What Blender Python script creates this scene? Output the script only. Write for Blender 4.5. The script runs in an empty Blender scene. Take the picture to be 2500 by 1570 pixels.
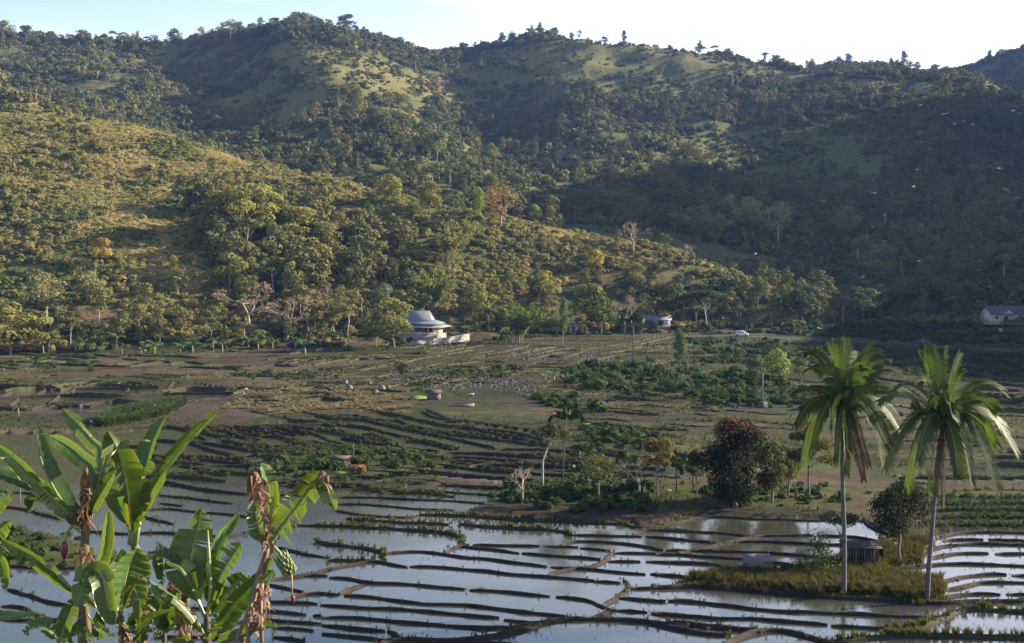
import bpy, math, random
import numpy as np
from mathutils import Vector, Matrix
R = math.radians
rng = np.random.default_rng(7)
random.seed(7)
scene = bpy.context.scene
COL = scene.collection

# ------------------------------------------------------------------ camera, world, sun, exposure
F, CX, CY = 2778.0, 1250.0, 785.0          # focal length and centre in photograph pixels
PITCH = math.atan(145 / F)
CAMZ = 26.0
cam_d = bpy.data.cameras.new("camera")
cam = bpy.data.objects.new("camera", cam_d)
COL.objects.link(cam)
cam.location = (0, 0, CAMZ)
cam.rotation_euler = (math.pi / 2 - PITCH, 0, 0)
cam_d.sensor_width = 36.0
cam_d.lens = 36.0 * F / 2500.0
cam_d.clip_start, cam_d.clip_end = 0.5, 9000.0
scene.camera = cam
SUN_AZ, SUN_EL = R(75), R(21)              # azimuth from +Y (view direction) clockwise towards +X
world = bpy.data.worlds.new("World")
scene.world = world
world.use_nodes = True
wn, wl = world.node_tree.nodes, world.node_tree.links
wn.clear()
w_out = wn.new("ShaderNodeOutputWorld")
w_bg = wn.new("ShaderNodeBackground")
sky = wn.new("ShaderNodeTexSky")
sky.sky_type = 'NISHITA'
sky.sun_disc = False
sky.sun_elevation = SUN_EL
sky.sun_rotation = SUN_AZ
sky.air_density, sky.dust_density, sky.ozone_density = 1.25, 0.25, 3.0
w_bg.inputs['Strength'].default_value = 0.056
tc = wn.new("ShaderNodeTexCoord")
wmap = wn.new("ShaderNodeMapping")
wmap.inputs['Scale'].default_value = (2.2, 2.2, 9.0)
wmap.inputs['Location'].default_value = (0.6, 0.2, 0.35)
wl.new(tc.outputs['Generated'], wmap.inputs['Vector'])
wno = wn.new("ShaderNodeTexNoise")
wno.inputs['Scale'].default_value = 1.6
wno.inputs['Detail'].default_value = 7.0
wno.inputs['Roughness'].default_value = 0.58
wl.new(wmap.outputs['Vector'], wno.inputs['Vector'])
wr = wn.new("ShaderNodeValToRGB")
wr.color_ramp.elements[0].position = 0.36
wr.color_ramp.elements[0].color = (.42, .42, .42, 1)
wr.color_ramp.elements[1].position = 0.55
wsep = wn.new("ShaderNodeSeparateXYZ")
wl.new(tc.outputs['Generated'], wsep.inputs[0])
wadd = wn.new("ShaderNodeMath"); wadd.operation = 'MULTIPLY_ADD'      # more cloud towards the sun's side
wl.new(wsep.outputs['X'], wadd.inputs[0]); wadd.inputs[1].default_value = 0.32; wl.new(wno.outputs['Fac'], wadd.inputs[2])
wl.new(wadd.outputs[0], wr.inputs['Fac'])
wmix = wn.new("ShaderNodeMix")
wmix.data_type = 'RGBA'
CLOUD = (8.6, 9.2, 11.0, 1)
wmix.inputs[7].default_value = CLOUD
wmr = wn.new("ShaderNodeMapRange")                                   # clouds lie low; overhead the sky is clear
wzx = wn.new("ShaderNodeMath"); wzx.operation = 'MULTIPLY_ADD'
wl.new(wsep.outputs['X'], wzx.inputs[0]); wzx.inputs[1].default_value = -0.16; wl.new(wsep.outputs['Z'], wzx.inputs[2])
wl.new(wzx.outputs[0], wmr.inputs['Value'])
for k_, v_ in (('From Min', .20), ('From Max', .32), ('To Min', 1.0), ('To Max', .10)): wmr.inputs[k_].default_value = v_
wmul = wn.new("ShaderNodeMath"); wmul.operation = 'MULTIPLY'
wl.new(wr.outputs['Color'], wmul.inputs[0]); wl.new(wmr.outputs['Result'], wmul.inputs[1])
wl.new(wmul.outputs[0], wmix.inputs[0])
wl.new(sky.outputs['Color'], wmix.inputs[6])
wl.new(wmix.outputs[2], w_bg.inputs['Color'])
wl.new(w_bg.outputs['Background'], w_out.inputs['Surface'])
sun_d = bpy.data.lights.new("sun", 'SUN')
sun_d.energy = 5.0
sun_d.angle = R(0.55)
sun_d.color = (1.0, 0.86, 0.67)
sun = bpy.data.objects.new("sun", sun_d)
COL.objects.link(sun)
sdir = Vector((math.sin(SUN_AZ) * math.cos(SUN_EL), math.cos(SUN_AZ) * math.cos(SUN_EL), math.sin(SUN_EL)))
sun.rotation_euler = (-sdir).to_track_quat('-Z', 'Y').to_euler()
sun.location = (300, 0, 300)
vs = scene.view_settings
scene.display_settings.display_device = 'sRGB'
vs.view_transform = 'Standard'
vs.look = 'None'
vs.exposure = 1.85
vs.gamma = 1.0
vs.use_curve_mapping = False
scene.cycles.max_bounces = 6
scene.cycles.transparent_max_bounces = 6
scene.cycles.volume_bounces = 0
scene.cycles.use_denoising = True

# ------------------------------------------------------------------ pixel <-> place
cP, sP = math.cos(PITCH), math.sin(PITCH)
def ray(px, py):
    u, v = (np.asarray(px, float) - CX) / F, (CY - np.asarray(py, float)) / F
    return u, cP + v * sP, -sP + v * cP
def at(px, py, d):
    x, y, z = ray(px, py)
    return Vector((float(x * d / y), float(d), float(CAMZ + z * d / y)))
def flat(px, py, z=0.0):
    x, y, dz = ray(px, py)
    t = (z - CAMZ) / dz
    return x * t, y * t
def project(x, y, z):
    z = z - CAMZ
    yc = y * cP - z * sP
    zc = y * sP + z * cP
    yc = np.where(yc < 0.1, 0.1, yc)
    return CX + F * x / yc, CY - F * zc / yc
def inside(px, py, poly):
    px, py = np.asarray(px), np.asarray(py)
    r = np.zeros(px.shape, bool)
    n = len(poly)
    for i in range(n):
        x1, y1 = poly[i]; x2, y2 = poly[(i + 1) % n]
        if y1 == y2: continue
        c = ((y1 > py) != (y2 > py)) & (px < (x2 - x1) * (py - y1) / (y2 - y1) + x1)
        r ^= c
    return r
def zoomed(pts, x0, y0, s):
    return [(x0 + a / s, y0 + b / s) for a, b in pts]

# ------------------------------------------------------------------ noise
def vnoise(x, y, seed=0):
    xi, yi = np.floor(x).astype(np.int64), np.floor(y).astype(np.int64)
    fx, fy = x - xi, y - yi
    fx, fy = fx * fx * (3 - 2 * fx), fy * fy * (3 - 2 * fy)
    def h(a, b):
        n = (a * 374761393 + b * 668265263 + seed * 974634777) & 0x7fffffff
        n = ((n ^ (n >> 13)) * 1274126177) & 0x7fffffff
        return ((n ^ (n >> 16)) & 0xffff) / 65535.0
    a, b, c, d = h(xi, yi), h(xi + 1, yi), h(xi, yi + 1), h(xi + 1, yi + 1)
    return (a * (1 - fx) + b * fx) * (1 - fy) + (c * (1 - fx) + d * fx) * fy
def fbm(x, y, scale, octv=4, seed=0, rough=0.5):
    r, a, t = 0.0, 1.0, 0.0
    for k in range(octv):
        r = r + a * vnoise(x / scale * 2 ** k + 17.3 * k, y / scale * 2 ** k - 9.1 * k, seed + k)
        t += a; a *= rough
    return r / t

# ------------------------------------------------------------------ objects, tags
def link(o):
    COL.objects.link(o)
    return o
def tag(o, label=None, cat=None, group=None, kind=None):
    if label: o['label'] = label
    if cat: o['category'] = cat
    if group: o['group'] = group
    if kind: o['kind'] = kind
    return o
def empty(name, loc, rz=0.0):
    o = bpy.data.objects.new(name, None)
    o.location = loc
    o.rotation_euler = (0, 0, rz)
    o.empty_display_size = 0.3
    return link(o)
def np_mesh(name, V, quads=None, tris=None, mats=(), midx=None, smooth=False, uv=None):
    me = bpy.data.meshes.new(name)
    V = np.asarray(V, np.float32)
    nq = 0 if quads is None else len(quads)
    nt = 0 if tris is None else len(tris)
    loops = []
    if nq: loops.append(np.asarray(quads, np.int32).ravel())
    if nt: loops.append(np.asarray(tris, np.int32).ravel())
    L = np.concatenate(loops)
    tot = np.concatenate([np.full(nq, 4, np.int32), np.full(nt, 3, np.int32)])
    st = np.concatenate([[0], np.cumsum(tot)[:-1]]).astype(np.int32)
    me.vertices.add(len(V)); me.vertices.foreach_set('co', V.ravel())
    me.loops.add(len(L)); me.loops.foreach_set('vertex_index', L)
    me.polygons.add(len(tot)); me.polygons.foreach_set('loop_start', st)
    me.polygons.foreach_set('loop_total', tot)
    if midx is not None: me.polygons.foreach_set('material_index', np.asarray(midx, np.int32))
    if smooth: me.polygons.foreach_set('use_smooth', np.ones(len(tot), bool))
    for m in mats: me.materials.append(m)
    if uv is not None:
        ul = me.uv_layers.new(name='UVMap')
        ul.data.foreach_set('uv', np.asarray(uv, np.float32)[L].ravel())
    me.update(calc_edges=True)
    me.validate()
    return me
def obj(name, me, parent=None, loc=None):
    o = bpy.data.objects.new(name, me)
    link(o)
    if parent: o.parent = parent
    if loc is not None: o.location = loc
    return o
class MB:
    """collects simple solids into one mesh"""
    def __init__(s): s.v, s.q, s.t, s.qm, s.tm, s.m = [], [], [], [], [], 0
    def add(s, V, quads=(), tris=()):
        b = len(s.v)
        s.v += [tuple(p) for p in V]
        s.q += [tuple(b + i for i in q) for q in quads]; s.qm += [s.m] * len(quads)
        s.t += [tuple(b + i for i in q) for q in tris]; s.tm += [s.m] * len(tris)
        return s
    def box(s, c, d, rz=0.0, top=1.0):
        a, b, h = d[0] / 2, d[1] / 2, d[2] / 2
        V = []
        for z, k in ((-h, 1.0), (h, top)):
            for x, y in ((-a, -b), (a, -b), (a, b), (-a, b)):
                x, y = x * k, y * k
                V.append((c[0] + x * math.cos(rz) - y * math.sin(rz), c[1] + x * math.sin(rz) + y * math.cos(rz), c[2] + z))
        return s.add(V, [(0, 3, 2, 1), (4, 5, 6, 7), (0, 1, 5, 4), (1, 2, 6, 5), (2, 3, 7, 6), (3, 0, 4, 7)])
    def prism(s, prof, ext):
        """prof: 3D polygon points (planar), ext: extrusion vector"""
        n = len(prof); e = Vector(ext)
        P = [Vector(p) for p in prof]; V = P + [p + e for p in P]
        b = len(s.v); s.v += [tuple(p) for p in V]
        for i in range(n):
            j = (i + 1) % n
            s.q.append((b + i, b + j, b + n + j, b + n + i)); s.qm.append(s.m)
        for i in range(1, n - 1):
            s.t.append((b, b + i + 1, b + i)); s.tm.append(s.m)
            s.t.append((b + n, b + n + i, b + n + i + 1)); s.tm.append(s.m)
        return s
    def tube(s, pts, rad, n=7, cap=True):
        pts = [Vector(p) for p in pts]
        if not hasattr(rad, '__len__'): rad = [rad] * len(pts)
        b = len(s.v)
        up = Vector((0.13, 0.97, 0.2))
        for i, p in enumerate(pts):
            t = (pts[min(i + 1, len(pts) - 1)] - pts[max(i - 1, 0)])
            t = t.normalized() if t.length > 1e-9 else Vector((0, 0, 1))
            if abs(t.dot(up)) > 0.95: up = Vector((0.95, 0.1, 0.3))
            x = t.cross(up).normalized(); y = x.cross(t)
            up = y
            for k in range(n):
                a = 2 * math.pi * k / n
                s.v.append(tuple(p + (x * math.cos(a) + y * math.sin(a)) * rad[i]))
        for i in range(len(pts) - 1):
            for k in range(n):
                k2 = (k + 1) % n
                s.q.append((b + i * n + k, b + i * n + k2, b + (i + 1) * n + k2, b + (i + 1) * n + k)); s.qm.append(s.m)
        if cap:
            e = b + (len(pts) - 1) * n
            for k in range(1, n - 1):
                s.t.append((b, b + k + 1, b + k)); s.tm.append(s.m)
                s.t.append((e, e + k, e + k + 1)); s.tm.append(s.m)
        return s
    def ball(s, c, r, nu=10, nv=7, sc=(1, 1, 1), jit=0.0):
        V, Q, T = [], [], []
        for j in range(nv + 1):
            th = math.pi * j / nv
            for i in range(nu):
                ph = 2 * math.pi * i / nu
                k = r * (1 + random.uniform(-jit, jit))
                V.append((c[0] + k * sc[0] * math.sin(th) * math.cos(ph), c[1] + k * sc[1] * math.sin(th) * math.sin(ph), c[2] + k * sc[2] * math.cos(th)))
        for j in range(nv):
            for i in range(nu):
                i2 = (i + 1) % nu
                Q.append((j * nu + i, (j + 1) * nu + i, (j + 1) * nu + i2, j * nu + i2))
        return s.add(V, Q)
    def mesh(s, name, mats, smooth=False):
        if not isinstance(mats, (list, tuple)): mats = [mats]
        return np_mesh(name, s.v, s.q or None, s.t or None, mats, (s.qm if s.q else []) + (s.tm if s.t else []), smooth)
    def build(s, name, mats, parent=None, smooth=False, loc=None):
        return obj(name, s.mesh(name, mats, smooth), parent, loc)

# ------------------------------------------------------------------ materials
def mat_base(name):
    m = bpy.data.materials.new(name)
    m.use_nodes = True
    n, l = m.node_tree.nodes, m.node_tree.links
    n.clear()
    o = n.new("ShaderNodeOutputMaterial")
    return m, n, l, o
def nd(n, t, **kw):
    x = n.new(t)
    for k, v in kw.items(): setattr(x, k, v)
    return x
def noise_node(n, l, vec, scale, detail=4.0, rough=0.55):
    t = n.new("ShaderNodeTexNoise")
    t.inputs['Scale'].default_value = scale
    t.inputs['Detail'].default_value = detail
    t.inputs['Roughness'].default_value = rough
    if vec is not None: l.new(vec, t.inputs['Vector'])
    return t
def ramp(n, l, fac, stops):
    r = n.new("ShaderNodeValToRGB")
    e = r.color_ramp.elements
    while len(e) < len(stops): e.new(0.5)
    for i, (p, c) in enumerate(stops):
        e[i].position = p
        e[i].color = (*c, 1) if len(c) == 3 else c
    l.new(fac, r.inputs['Fac'])
    return r
def mixc(n, l, fac, a, b, mode='MIX'):
    m = n.new("ShaderNodeMix"); m.data_type = 'RGBA'; m.blend_type = mode
    for s, v in ((0, fac), (6, a), (7, b)):
        if hasattr(v, 'is_linked') or hasattr(v, 'links'): l.new(v, m.inputs[s])
        else: m.inputs[s].default_value = v if s == 0 else ((*v, 1) if len(v) == 3 else v)
    return m.outputs[2]
def surf(name, c1, c2, scale=2.0, rough=0.85, bump=0.3, metal=0.0, spec=0.3, stretch=(1, 1, 1), bdist=0.05):
    """two-tone noisy solid surface"""
    m, n, l, o = mat_base(name)
    tcn = n.new("ShaderNodeTexCoord")
    mp = n.new("ShaderNodeMapping"); mp.inputs['Scale'].default_value = stretch
    l.new(tcn.outputs['Object'], mp.inputs['Vector'])
    t = noise_node(n, l, mp.outputs['Vector'], scale, 6, 0.6)
    r = ramp(n, l, t.outputs['Fac'], [(0.3, c1), (0.7, c2)])
    p = n.new("ShaderNodeBsdfPrincipled")
    l.new(r.outputs['Color'], p.inputs['Base Color'])
    p.inputs['Roughness'].default_value = rough
    p.inputs['Metallic'].default_value = metal
    p.inputs['Specular IOR Level'].default_value = spec
    if bump:
        b = n.new("ShaderNodeBump"); b.inputs['Strength'].default_value = bump; b.inputs['Distance'].default_value = bdist
        l.new(t.outputs['Fac'], b.inputs['Height']); l.new(b.outputs['Normal'], p.inputs['Normal'])
    l.new(p.outputs['BSDF'], o.inputs['Surface'])
    return m
def foliage(name, cols, trans=0.3, rough=0.8, spec=0.12, loc_scale=0.02, use_color=False):
    """leaf material: colour varies by instance, place and leaf; part of the light passes through"""
    m, n, l, o = mat_base(name)
    oi = n.new("ShaderNodeObjectInfo")
    geo = n.new("ShaderNodeNewGeometry")
    t = noise_node(n, l, geo.outputs['Position'], loc_scale, 3, 0.6)
    t2 = noise_node(n, l, geo.outputs['Position'], 1.1, 2, 0.5)
    a = nd(n, "ShaderNodeMath", operation='MULTIPLY_ADD'); l.new(t.outputs['Fac'], a.inputs[0]); a.inputs[1].default_value = 1.3; a.inputs[2].default_value = -0.15
    b = nd(n, "ShaderNodeMath", operation='MULTIPLY_ADD'); l.new(oi.outputs['Random'], b.inputs[0]); b.inputs[1].default_value = 0.55; l.new(a.outputs[0], b.inputs[2])
    c = nd(n, "ShaderNodeMath", operation='MULTIPLY_ADD'); l.new(t2.outputs['Fac'], c.inputs[0]); c.inputs[1].default_value = 0.5; l.new(b.outputs[0], c.inputs[2])
    s = nd(n, "ShaderNodeMath", operation='MULTIPLY'); l.new(c.outputs[0], s.inputs[0]); s.inputs[1].default_value = 0.6
    k = len(cols) - 1
    r = ramp(n, l, s.outputs[0], [(0.2 + 0.65 * i / k, cc) for i, cc in enumerate(cols)])
    colr = r.outputs['Color']
    if use_color: colr = mixc(n, l, 1.0, colr, oi.outputs['Color'], 'MULTIPLY')
    p = n.new("ShaderNodeBsdfPrincipled")
    l.new(colr, p.inputs['Base Color'])
    p.inputs['Roughness'].default_value = rough
    p.inputs['Specular IOR Level'].default_value = spec
    tr = n.new("ShaderNodeBsdfTranslucent")
    tcol = mixc(n, l, 1.0, colr, (1.5, 1.45, 0.7), 'MULTIPLY')
    l.new(tcol, tr.inputs['Color'])
    mx = n.new("ShaderNodeMixShader"); mx.inputs[0].default_value = trans
    l.new(p.outputs['BSDF'], mx.inputs[1]); l.new(tr.outputs['BSDF'], mx.inputs[2])
    l.new(mx.outputs['Shader'], o.inputs['Surface'])
    return m
# ------------------------------------------------------------------ land form: control points (photo pixel, forward distance)
def cp(lst):
    out = []
    for px, py, d in lst:
        p = at(px, py, d); out.append((p.x, p.y, p.z))
    return out
def valley(x, y):
    return np.clip((y - 270.0) * 0.013, 0, 4.0)
FOOT = [(-700, 872), (-300, 872), (0, 870), (150, 868), (300, 867), (500, 863), (700, 856), (830, 850), (900, 846), (1000, 840), (1150, 832), (1300, 824),
        (1500, 814), (1700, 808), (1800, 808), (2000, 800), (2200, 798), (2400, 800), (2550, 810)]
FOOTW = []
for px, py in FOOT:
    z = 0.0
    for _ in range(12):
        x, y = flat(px, py, z); z = float(valley(x, y))
    FOOTW.append((float(x), float(y), z))
C = list(FOOTW)
C += [(x * 0.88, y * 0.88, -7.0) for x, y, z in FOOTW]
# near hill on the left, running down to the right
CREST = [(-700, 320, 540), (-300, 288, 530), (0, 286, 525), (160, 281, 525), (240, 293, 522), (340, 311, 518), (450, 350, 512), (570, 387, 505), (730, 428, 495),
         (850, 460, 487), (940, 482, 480), (1080, 508, 472), (1180, 530, 466), (1260, 552, 460), (1340, 566, 456), (1450, 592, 450), (1550, 618, 446),
         (1650, 644, 442), (1760, 682, 440), (1900, 728, 440), (2020, 770, 442)]
C += cp(CREST)
C += cp([(-300, 560, 400), (0, 560, 400), (300, 560, 397), (150, 420, 460), (420, 470, 455), (560, 560, 432), (700, 640, 402), (800, 540, 455), (900, 690, 400), (1100, 660, 418), (1150, 745, 398),
         (1450, 695, 428), (1700, 742, 428), (300, 720, 352), (60, 720, 352), (600, 740, 362)])
# second knoll behind it at the left edge
C += cp([(-400, 170, 650), (-100, 172, 640), (0, 197, 630), (60, 229, 620), (110, 262, 610)])
C += cp([(-100, 320, 575), (0, 318, 575)])
# gully behind the near hill
C += cp([(300, 372, 645), (600, 450, 620), (900, 520, 595), (1200, 580, 560), (1500, 624, 520), (1750, 690, 500), (150, 330, 665)])
# back mountain: skyline, spur, hollow, flanks
C += cp([(-600, 110, 1320), (-300, 95, 1300), (0, 96, 1300), (100, 105, 1290), (250, 116, 1270), (400, 114, 1250), (500, 104, 1240), (600, 92, 1220), (700, 82, 1200),
         (780, 82, 1190), (830, 97, 1190), (880, 107, 1200), (950, 119, 1210), (1000, 130, 1230), (1060, 139, 1260), (1095, 142, 1290)])
C += cp([(300, 300, 880), (300, 205, 1060), (500, 330, 890), (500, 210, 1130), (640, 350, 910), (650, 255, 1085), (610, 160, 1180), (150, 205, 1040), (0, 160, 1100), (-300, 200, 1000)])
C += cp([(680, 125, 1120), (718, 160, 1040), (780, 195, 965), (858, 232, 890), (918, 290, 810), (978, 350, 745), (1035, 420, 665), (1080, 470, 605)])
C += cp([(1010, 200, 1060), (1010, 275, 930), (1120, 230, 1110), (1120, 330, 920), (1170, 410, 790)])
C += cp([(1215, 300, 1030), (1240, 370, 920), (1260, 440, 810), (1300, 520, 660)])
# right mountain
C += cp([(1150, 130, 1270), (1230, 117, 1230), (1320, 106, 1190), (1400, 94, 1170), (1450, 97, 1160), (1500, 100, 1150), (1560, 104, 1140), (1620, 122, 1130), (1700, 139, 1120),
         (1800, 148, 1110), (1870, 160, 1100), (1950, 182, 1085), (2050, 194, 1070), (2150, 197, 1060), (2300, 201, 1050), (2410, 209, 1040), (2460, 236, 1020), (2500, 262, 1000), (2700, 320, 980)])
C += cp([(1350, 200, 1060), (1400, 300, 930), (1420, 400, 820), (1450, 500, 690), (1500, 575, 570), (1550, 250, 970), (1600, 330, 880), (1650, 430, 760), (1700, 530, 640), (1750, 610, 560),
         (1850, 300, 980), (1900, 420, 860), (1950, 560, 680), (2000, 655, 540), (2000, 745, 480), (2200, 300, 890), (2180, 450, 740), (2250, 610, 540), (2300, 725, 470), (2450, 350, 840),
         (2450, 500, 660), (2450, 660, 500), (2700, 520, 660), (2700, 420, 780)])
# far ridge at the right and the dip in front of it
C += cp([(1880, 186, 1650), (1950, 176, 1650), (2050, 165, 1620), (2150, 170, 1610), (2300, 168, 1590), (2400, 157, 1520), (2440, 137, 1480), (2500, 120, 1450), (2700, 104, 1420)])
C += [(350, 1300, 172), (470, 1290, 172), (590, 1240, 162), (250, 1500, 150)]
for px in (-600, 0, 400, 800, 1200, 1600):
    C.append(((px - CX) / F * 1650, 1650, 150.0))
for px in (1900, 2200, 2500, 2800):
    C.append(((px - CX) / F * 2050, 2050, 150.0))
# land outside the picture: valley floor this side, an unseen hill added at the right, shaped to shade the right slope
C += [(0, 100, -8), (-60, 150, -8), (60, 140, -8), (0, 250, -8), (-110, 240, -8), (90, 230, -8), (0, 60, -10), (-60, 60, -10), (60, 60, -10),
      (-200, 150, -6), (-260, 260, 5), (-380, 330, 60), (-600, 500, 130), (-300, 60, 0),
      (128, 215, -4), (170, 300, 1), (212, 400, 12), (165, 180, 14), (240, 290, 50), (300, 400, 85), (390, 470, 112), (330, 250, 80), (230, 160, 36), (400, 200, 95),
      (450, 560, 140), (450, 650, 142), (460, 730, 168), (500, 800, 240), (550, 880, 255), (600, 980, 255), (650, 1080, 240),
      (140, 90, 0), (200, 60, 8), (320, 100, 45), (520, 300, 120), (600, 480, 150), (760, 600, 200), (900, 900, 260)]
C = np.array(C)
SC = 300.0
def tps_kernel(r2):
    return 0.5 * r2 * np.log(r2 + 1e-12)
n_ = len(C)
XY = C[:, :2] / SC
d2 = ((XY[:, None, :] - XY[None, :, :]) ** 2).sum(-1)
A = np.zeros((n_ + 3, n_ + 3))
A[:n_, :n_] = tps_kernel(d2) + np.eye(n_) * 2e-4
A[:n_, n_] = 1; A[:n_, n_ + 1:] = XY
A[n_:, :n_] = A[:n_, n_:].T
sol = np.linalg.solve(A, np.concatenate([C[:, 2], np.zeros(3)]))
def tps(x, y):
    sh = np.shape(x); x = np.ravel(x) / SC; y = np.ravel(y) / SC
    out = np.empty(len(x))
    for i in range(0, len(x), 20000):
        a, b = x[i:i + 20000], y[i:i + 20000]
        r2 = (a[:, None] - XY[None, :, 0]) ** 2 + (b[:, None] - XY[None, :, 1]) ** 2
        out[i:i + 20000] = tps_kernel(r2) @ sol[:n_] + sol[n_] + a * sol[n_ + 1] + b * sol[n_ + 2]
    return out.reshape(sh)
GX0, GX1, GY0, GY1, GS = -900.0, 1100.0, -60.0, 2300.0, 8.0
gx = np.arange(GX0, GX1 + GS, GS); gy = np.arange(GY0, GY1 + GS, GS)
GXX, GYY = np.meshgrid(gx, gy)
COARSE = tps(GXX, GYY)
def coarse(x, y):
    u = np.clip((x - GX0) / GS, 0, len(gx) - 1.001); v = np.clip((y - GY0) / GS, 0, len(gy) - 1.001)
    i, j = u.astype(int), v.astype(int); fu, fv = u - i, v - j
    return (COARSE[j, i] * (1 - fu) + COARSE[j, i + 1] * fu) * (1 - fv) + (COARSE[j + 1, i] * (1 - fu) + COARSE[j + 1, i + 1] * fu) * fv
def bank(x, y):
    """the slope the photographer and the banana plants stand on"""
    yy = y + 0.10 * (x + 2)
    z = 24.1 - 0.52 * yy
    z = z + 0.9 * np.exp(-((x + 9.5) / 3.5) ** 2) * np.exp(-((y - 19) / 5.0) ** 2) * 1.6
    return np.minimum(z, 24.3)
# flooded paddies and islands, in photograph pixels on the valley floor
WATER = [[(-600, 1058), (250, 1060), (420, 1045), (560, 1045), (700, 1030), (860, 1008), (1040, 1003), (1100, 1030), (1300, 1055), (1330, 1085), (1480, 1090), (1640, 1105), (1720, 1118),
          (1700, 1160), (1560, 1168), (1440, 1185), (1290, 1195), (1270, 1212), (1195, 1228), (1130, 1255), (1230, 1260), (1540, 1274), (1565, 1292), (1700, 1258), (1720, 1259), (2010, 1268), (2105, 1274),
          (2150, 1300), (2250, 1312), (2290, 1302), (2380, 1298), (2900, 1300), (3200, 1720), (-700, 1720)],
         [(-600, 938), (470, 937), (590, 955), (545, 974), (300, 1002), (100, 1008), (-600, 1012)],
         [(2195, 1166), (2260, 1157), (2300, 1152), (2420, 1148), (2420, 1108), (2900, 1100), (2900, 1178), (2195, 1174)],
         [(2370, 990), (2500, 975), (2800, 968), (2800, 1030), (2420, 1012)],
         [(1440, 968), (1530, 960), (1560, 975), (1480, 985)], [(1680, 990), (1760, 985), (1800, 998), (1690, 1003)]]
def z3(p): return zoomed(p, 1600, 1200, 2.6756)
def z1(p): return zoomed(p, 0, 980, 2.5622)
def z2(p): return zoomed(p, 800, 1200, 2.6756)
def z4(p): return zoomed(p, 800, 820, 2.6756)
def z5(p): return zoomed(p, 0, 820, 2.6756)
DRY = [z3([(130, 615), (240, 560), (470, 540), (600, 525), (960, 505), (1150, 470), (1240, 400), (1500, 400), (1530, 520), (1620, 560), (1870, 575), (1900, 700), (1750, 728), (1500, 698), (1000, 678), (500, 632), (240, 608)]),
       z3([(1460, 310), (1560, 300), (1800, 300), (1830, 330), (1760, 400), (1740, 480), (1540, 505), (1440, 400)]),
       z1([(-200, 780), (60, 800), (300, 825), (480, 890), (600, 940), (590, 985), (480, 1040), (250, 1040), (-200, 1020)]),
       [(600, 1150), (650, 1128), (700, 1112), (790, 1092), (860, 1096), (960, 1092), (1090, 1115), (1100, 1140), (1000, 1152), (900, 1166), (760, 1168), (660, 1160)],
       [(880, 1187), (1010, 1160), (1130, 1172), (1230, 1178), (1200, 1186), (1050, 1186), (900, 1196)],
       z3([(2020, 735), (2100, 750), (2250, 772), (2400, 785), (2400, 775), (2200, 755)])]
def in_water(px, py):
    w = np.zeros(np.shape(px), bool)
    for p in WATER: w |= inside(px, py, p)
    for p in DRY: w &= ~inside(px, py, p)
    return w
def height(x, y, detail=True):
    h = coarse(x, y)
    v = valley(x, y)
    if detail:
        amp = np.clip((h - v) / 25.0, 0, 1)
        far = np.clip((y - 480) / 300, 0.35, 1.5)
        h = h + amp * far * ((fbm(x, y, 120, 5, 3) - 0.5) * 22 + (np.abs(fbm(x + 40, y, 70, 3, 9) - 0.5) - 0.12) * -16)
    v0 = v
    if detail:
        px, py = project(x, y, v)
        w = in_water(px, py)
        v = v + np.where(w, -0.18, 0.16 + 0.28 * fbm(x, y * 1.6, 14, 3, 5)) * (y < 330)
        # stepped fields towards the far edge of the floor
        step = np.clip((y - 300) / 40, 0, 1)
        v = v + step * 0.45 * (np.floor((v0 + 0.5 * fbm(x, y, 60, 2, 8)) * 2) / 2 - v0)
    z = np.maximum(v, h)
    near = np.clip((60 - y) / 10, 0, 1)
    return np.where(y < 60, np.maximum(bank(x, y), z), z)

# fan-shaped sheet: same fineness in the picture everywhere, coarser outside the frame
az = np.concatenate([np.radians(np.arange(-60, -27, 1.2)), np.radians(np.linspace(-27, 27, 860)), np.radians(np.arange(28, 76, 1.2))])
rad = [3.0]
while rad[-1] < 2300: rad.append(rad[-1] * (1.0075 if rad[-1] > 65 else 1.03) + (0.0))
rad = np.array(rad)
AZ, RD = np.meshgrid(az, rad)
TX, TY = RD * np.sin(AZ), RD * np.cos(AZ)
TZ = height(TX, TY)
SL = (TZ - CAMZ) / RD
SMAX = np.maximum.accumulate(SL, axis=0)
def ground_z(x, y):
    """height of the sheet itself (interpolated in the fan grid)"""
    x, y = np.asarray(x, float), np.asarray(y, float)
    a, r = np.arctan2(x, y), np.hypot(x, y)
    j = np.clip(np.searchsorted(az, a) - 1, 0, len(az) - 2); i = np.clip(np.searchsorted(rad, r) - 1, 0, len(rad) - 2)
    fa = np.clip((a - az[j]) / (az[j + 1] - az[j]), 0, 1); fr = np.clip((r - rad[i]) / (rad[i + 1] - rad[i]), 0, 1)
    return (TZ[i, j] * (1 - fa) + TZ[i, j + 1] * fa) * (1 - fr) + (TZ[i + 1, j] * (1 - fa) + TZ[i + 1, j + 1] * fa) * fr
def seen(x, y, z):
    a, r = np.arctan2(x, y), np.hypot(x, y)
    j = np.clip(np.searchsorted(az, a), 0, len(az) - 1); i = np.clip(np.searchsorted(rad, r) - 2, 0, len(rad) - 1)
    return (z - CAMZ) / r > SMAX[i, j] - 0.0015
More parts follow.
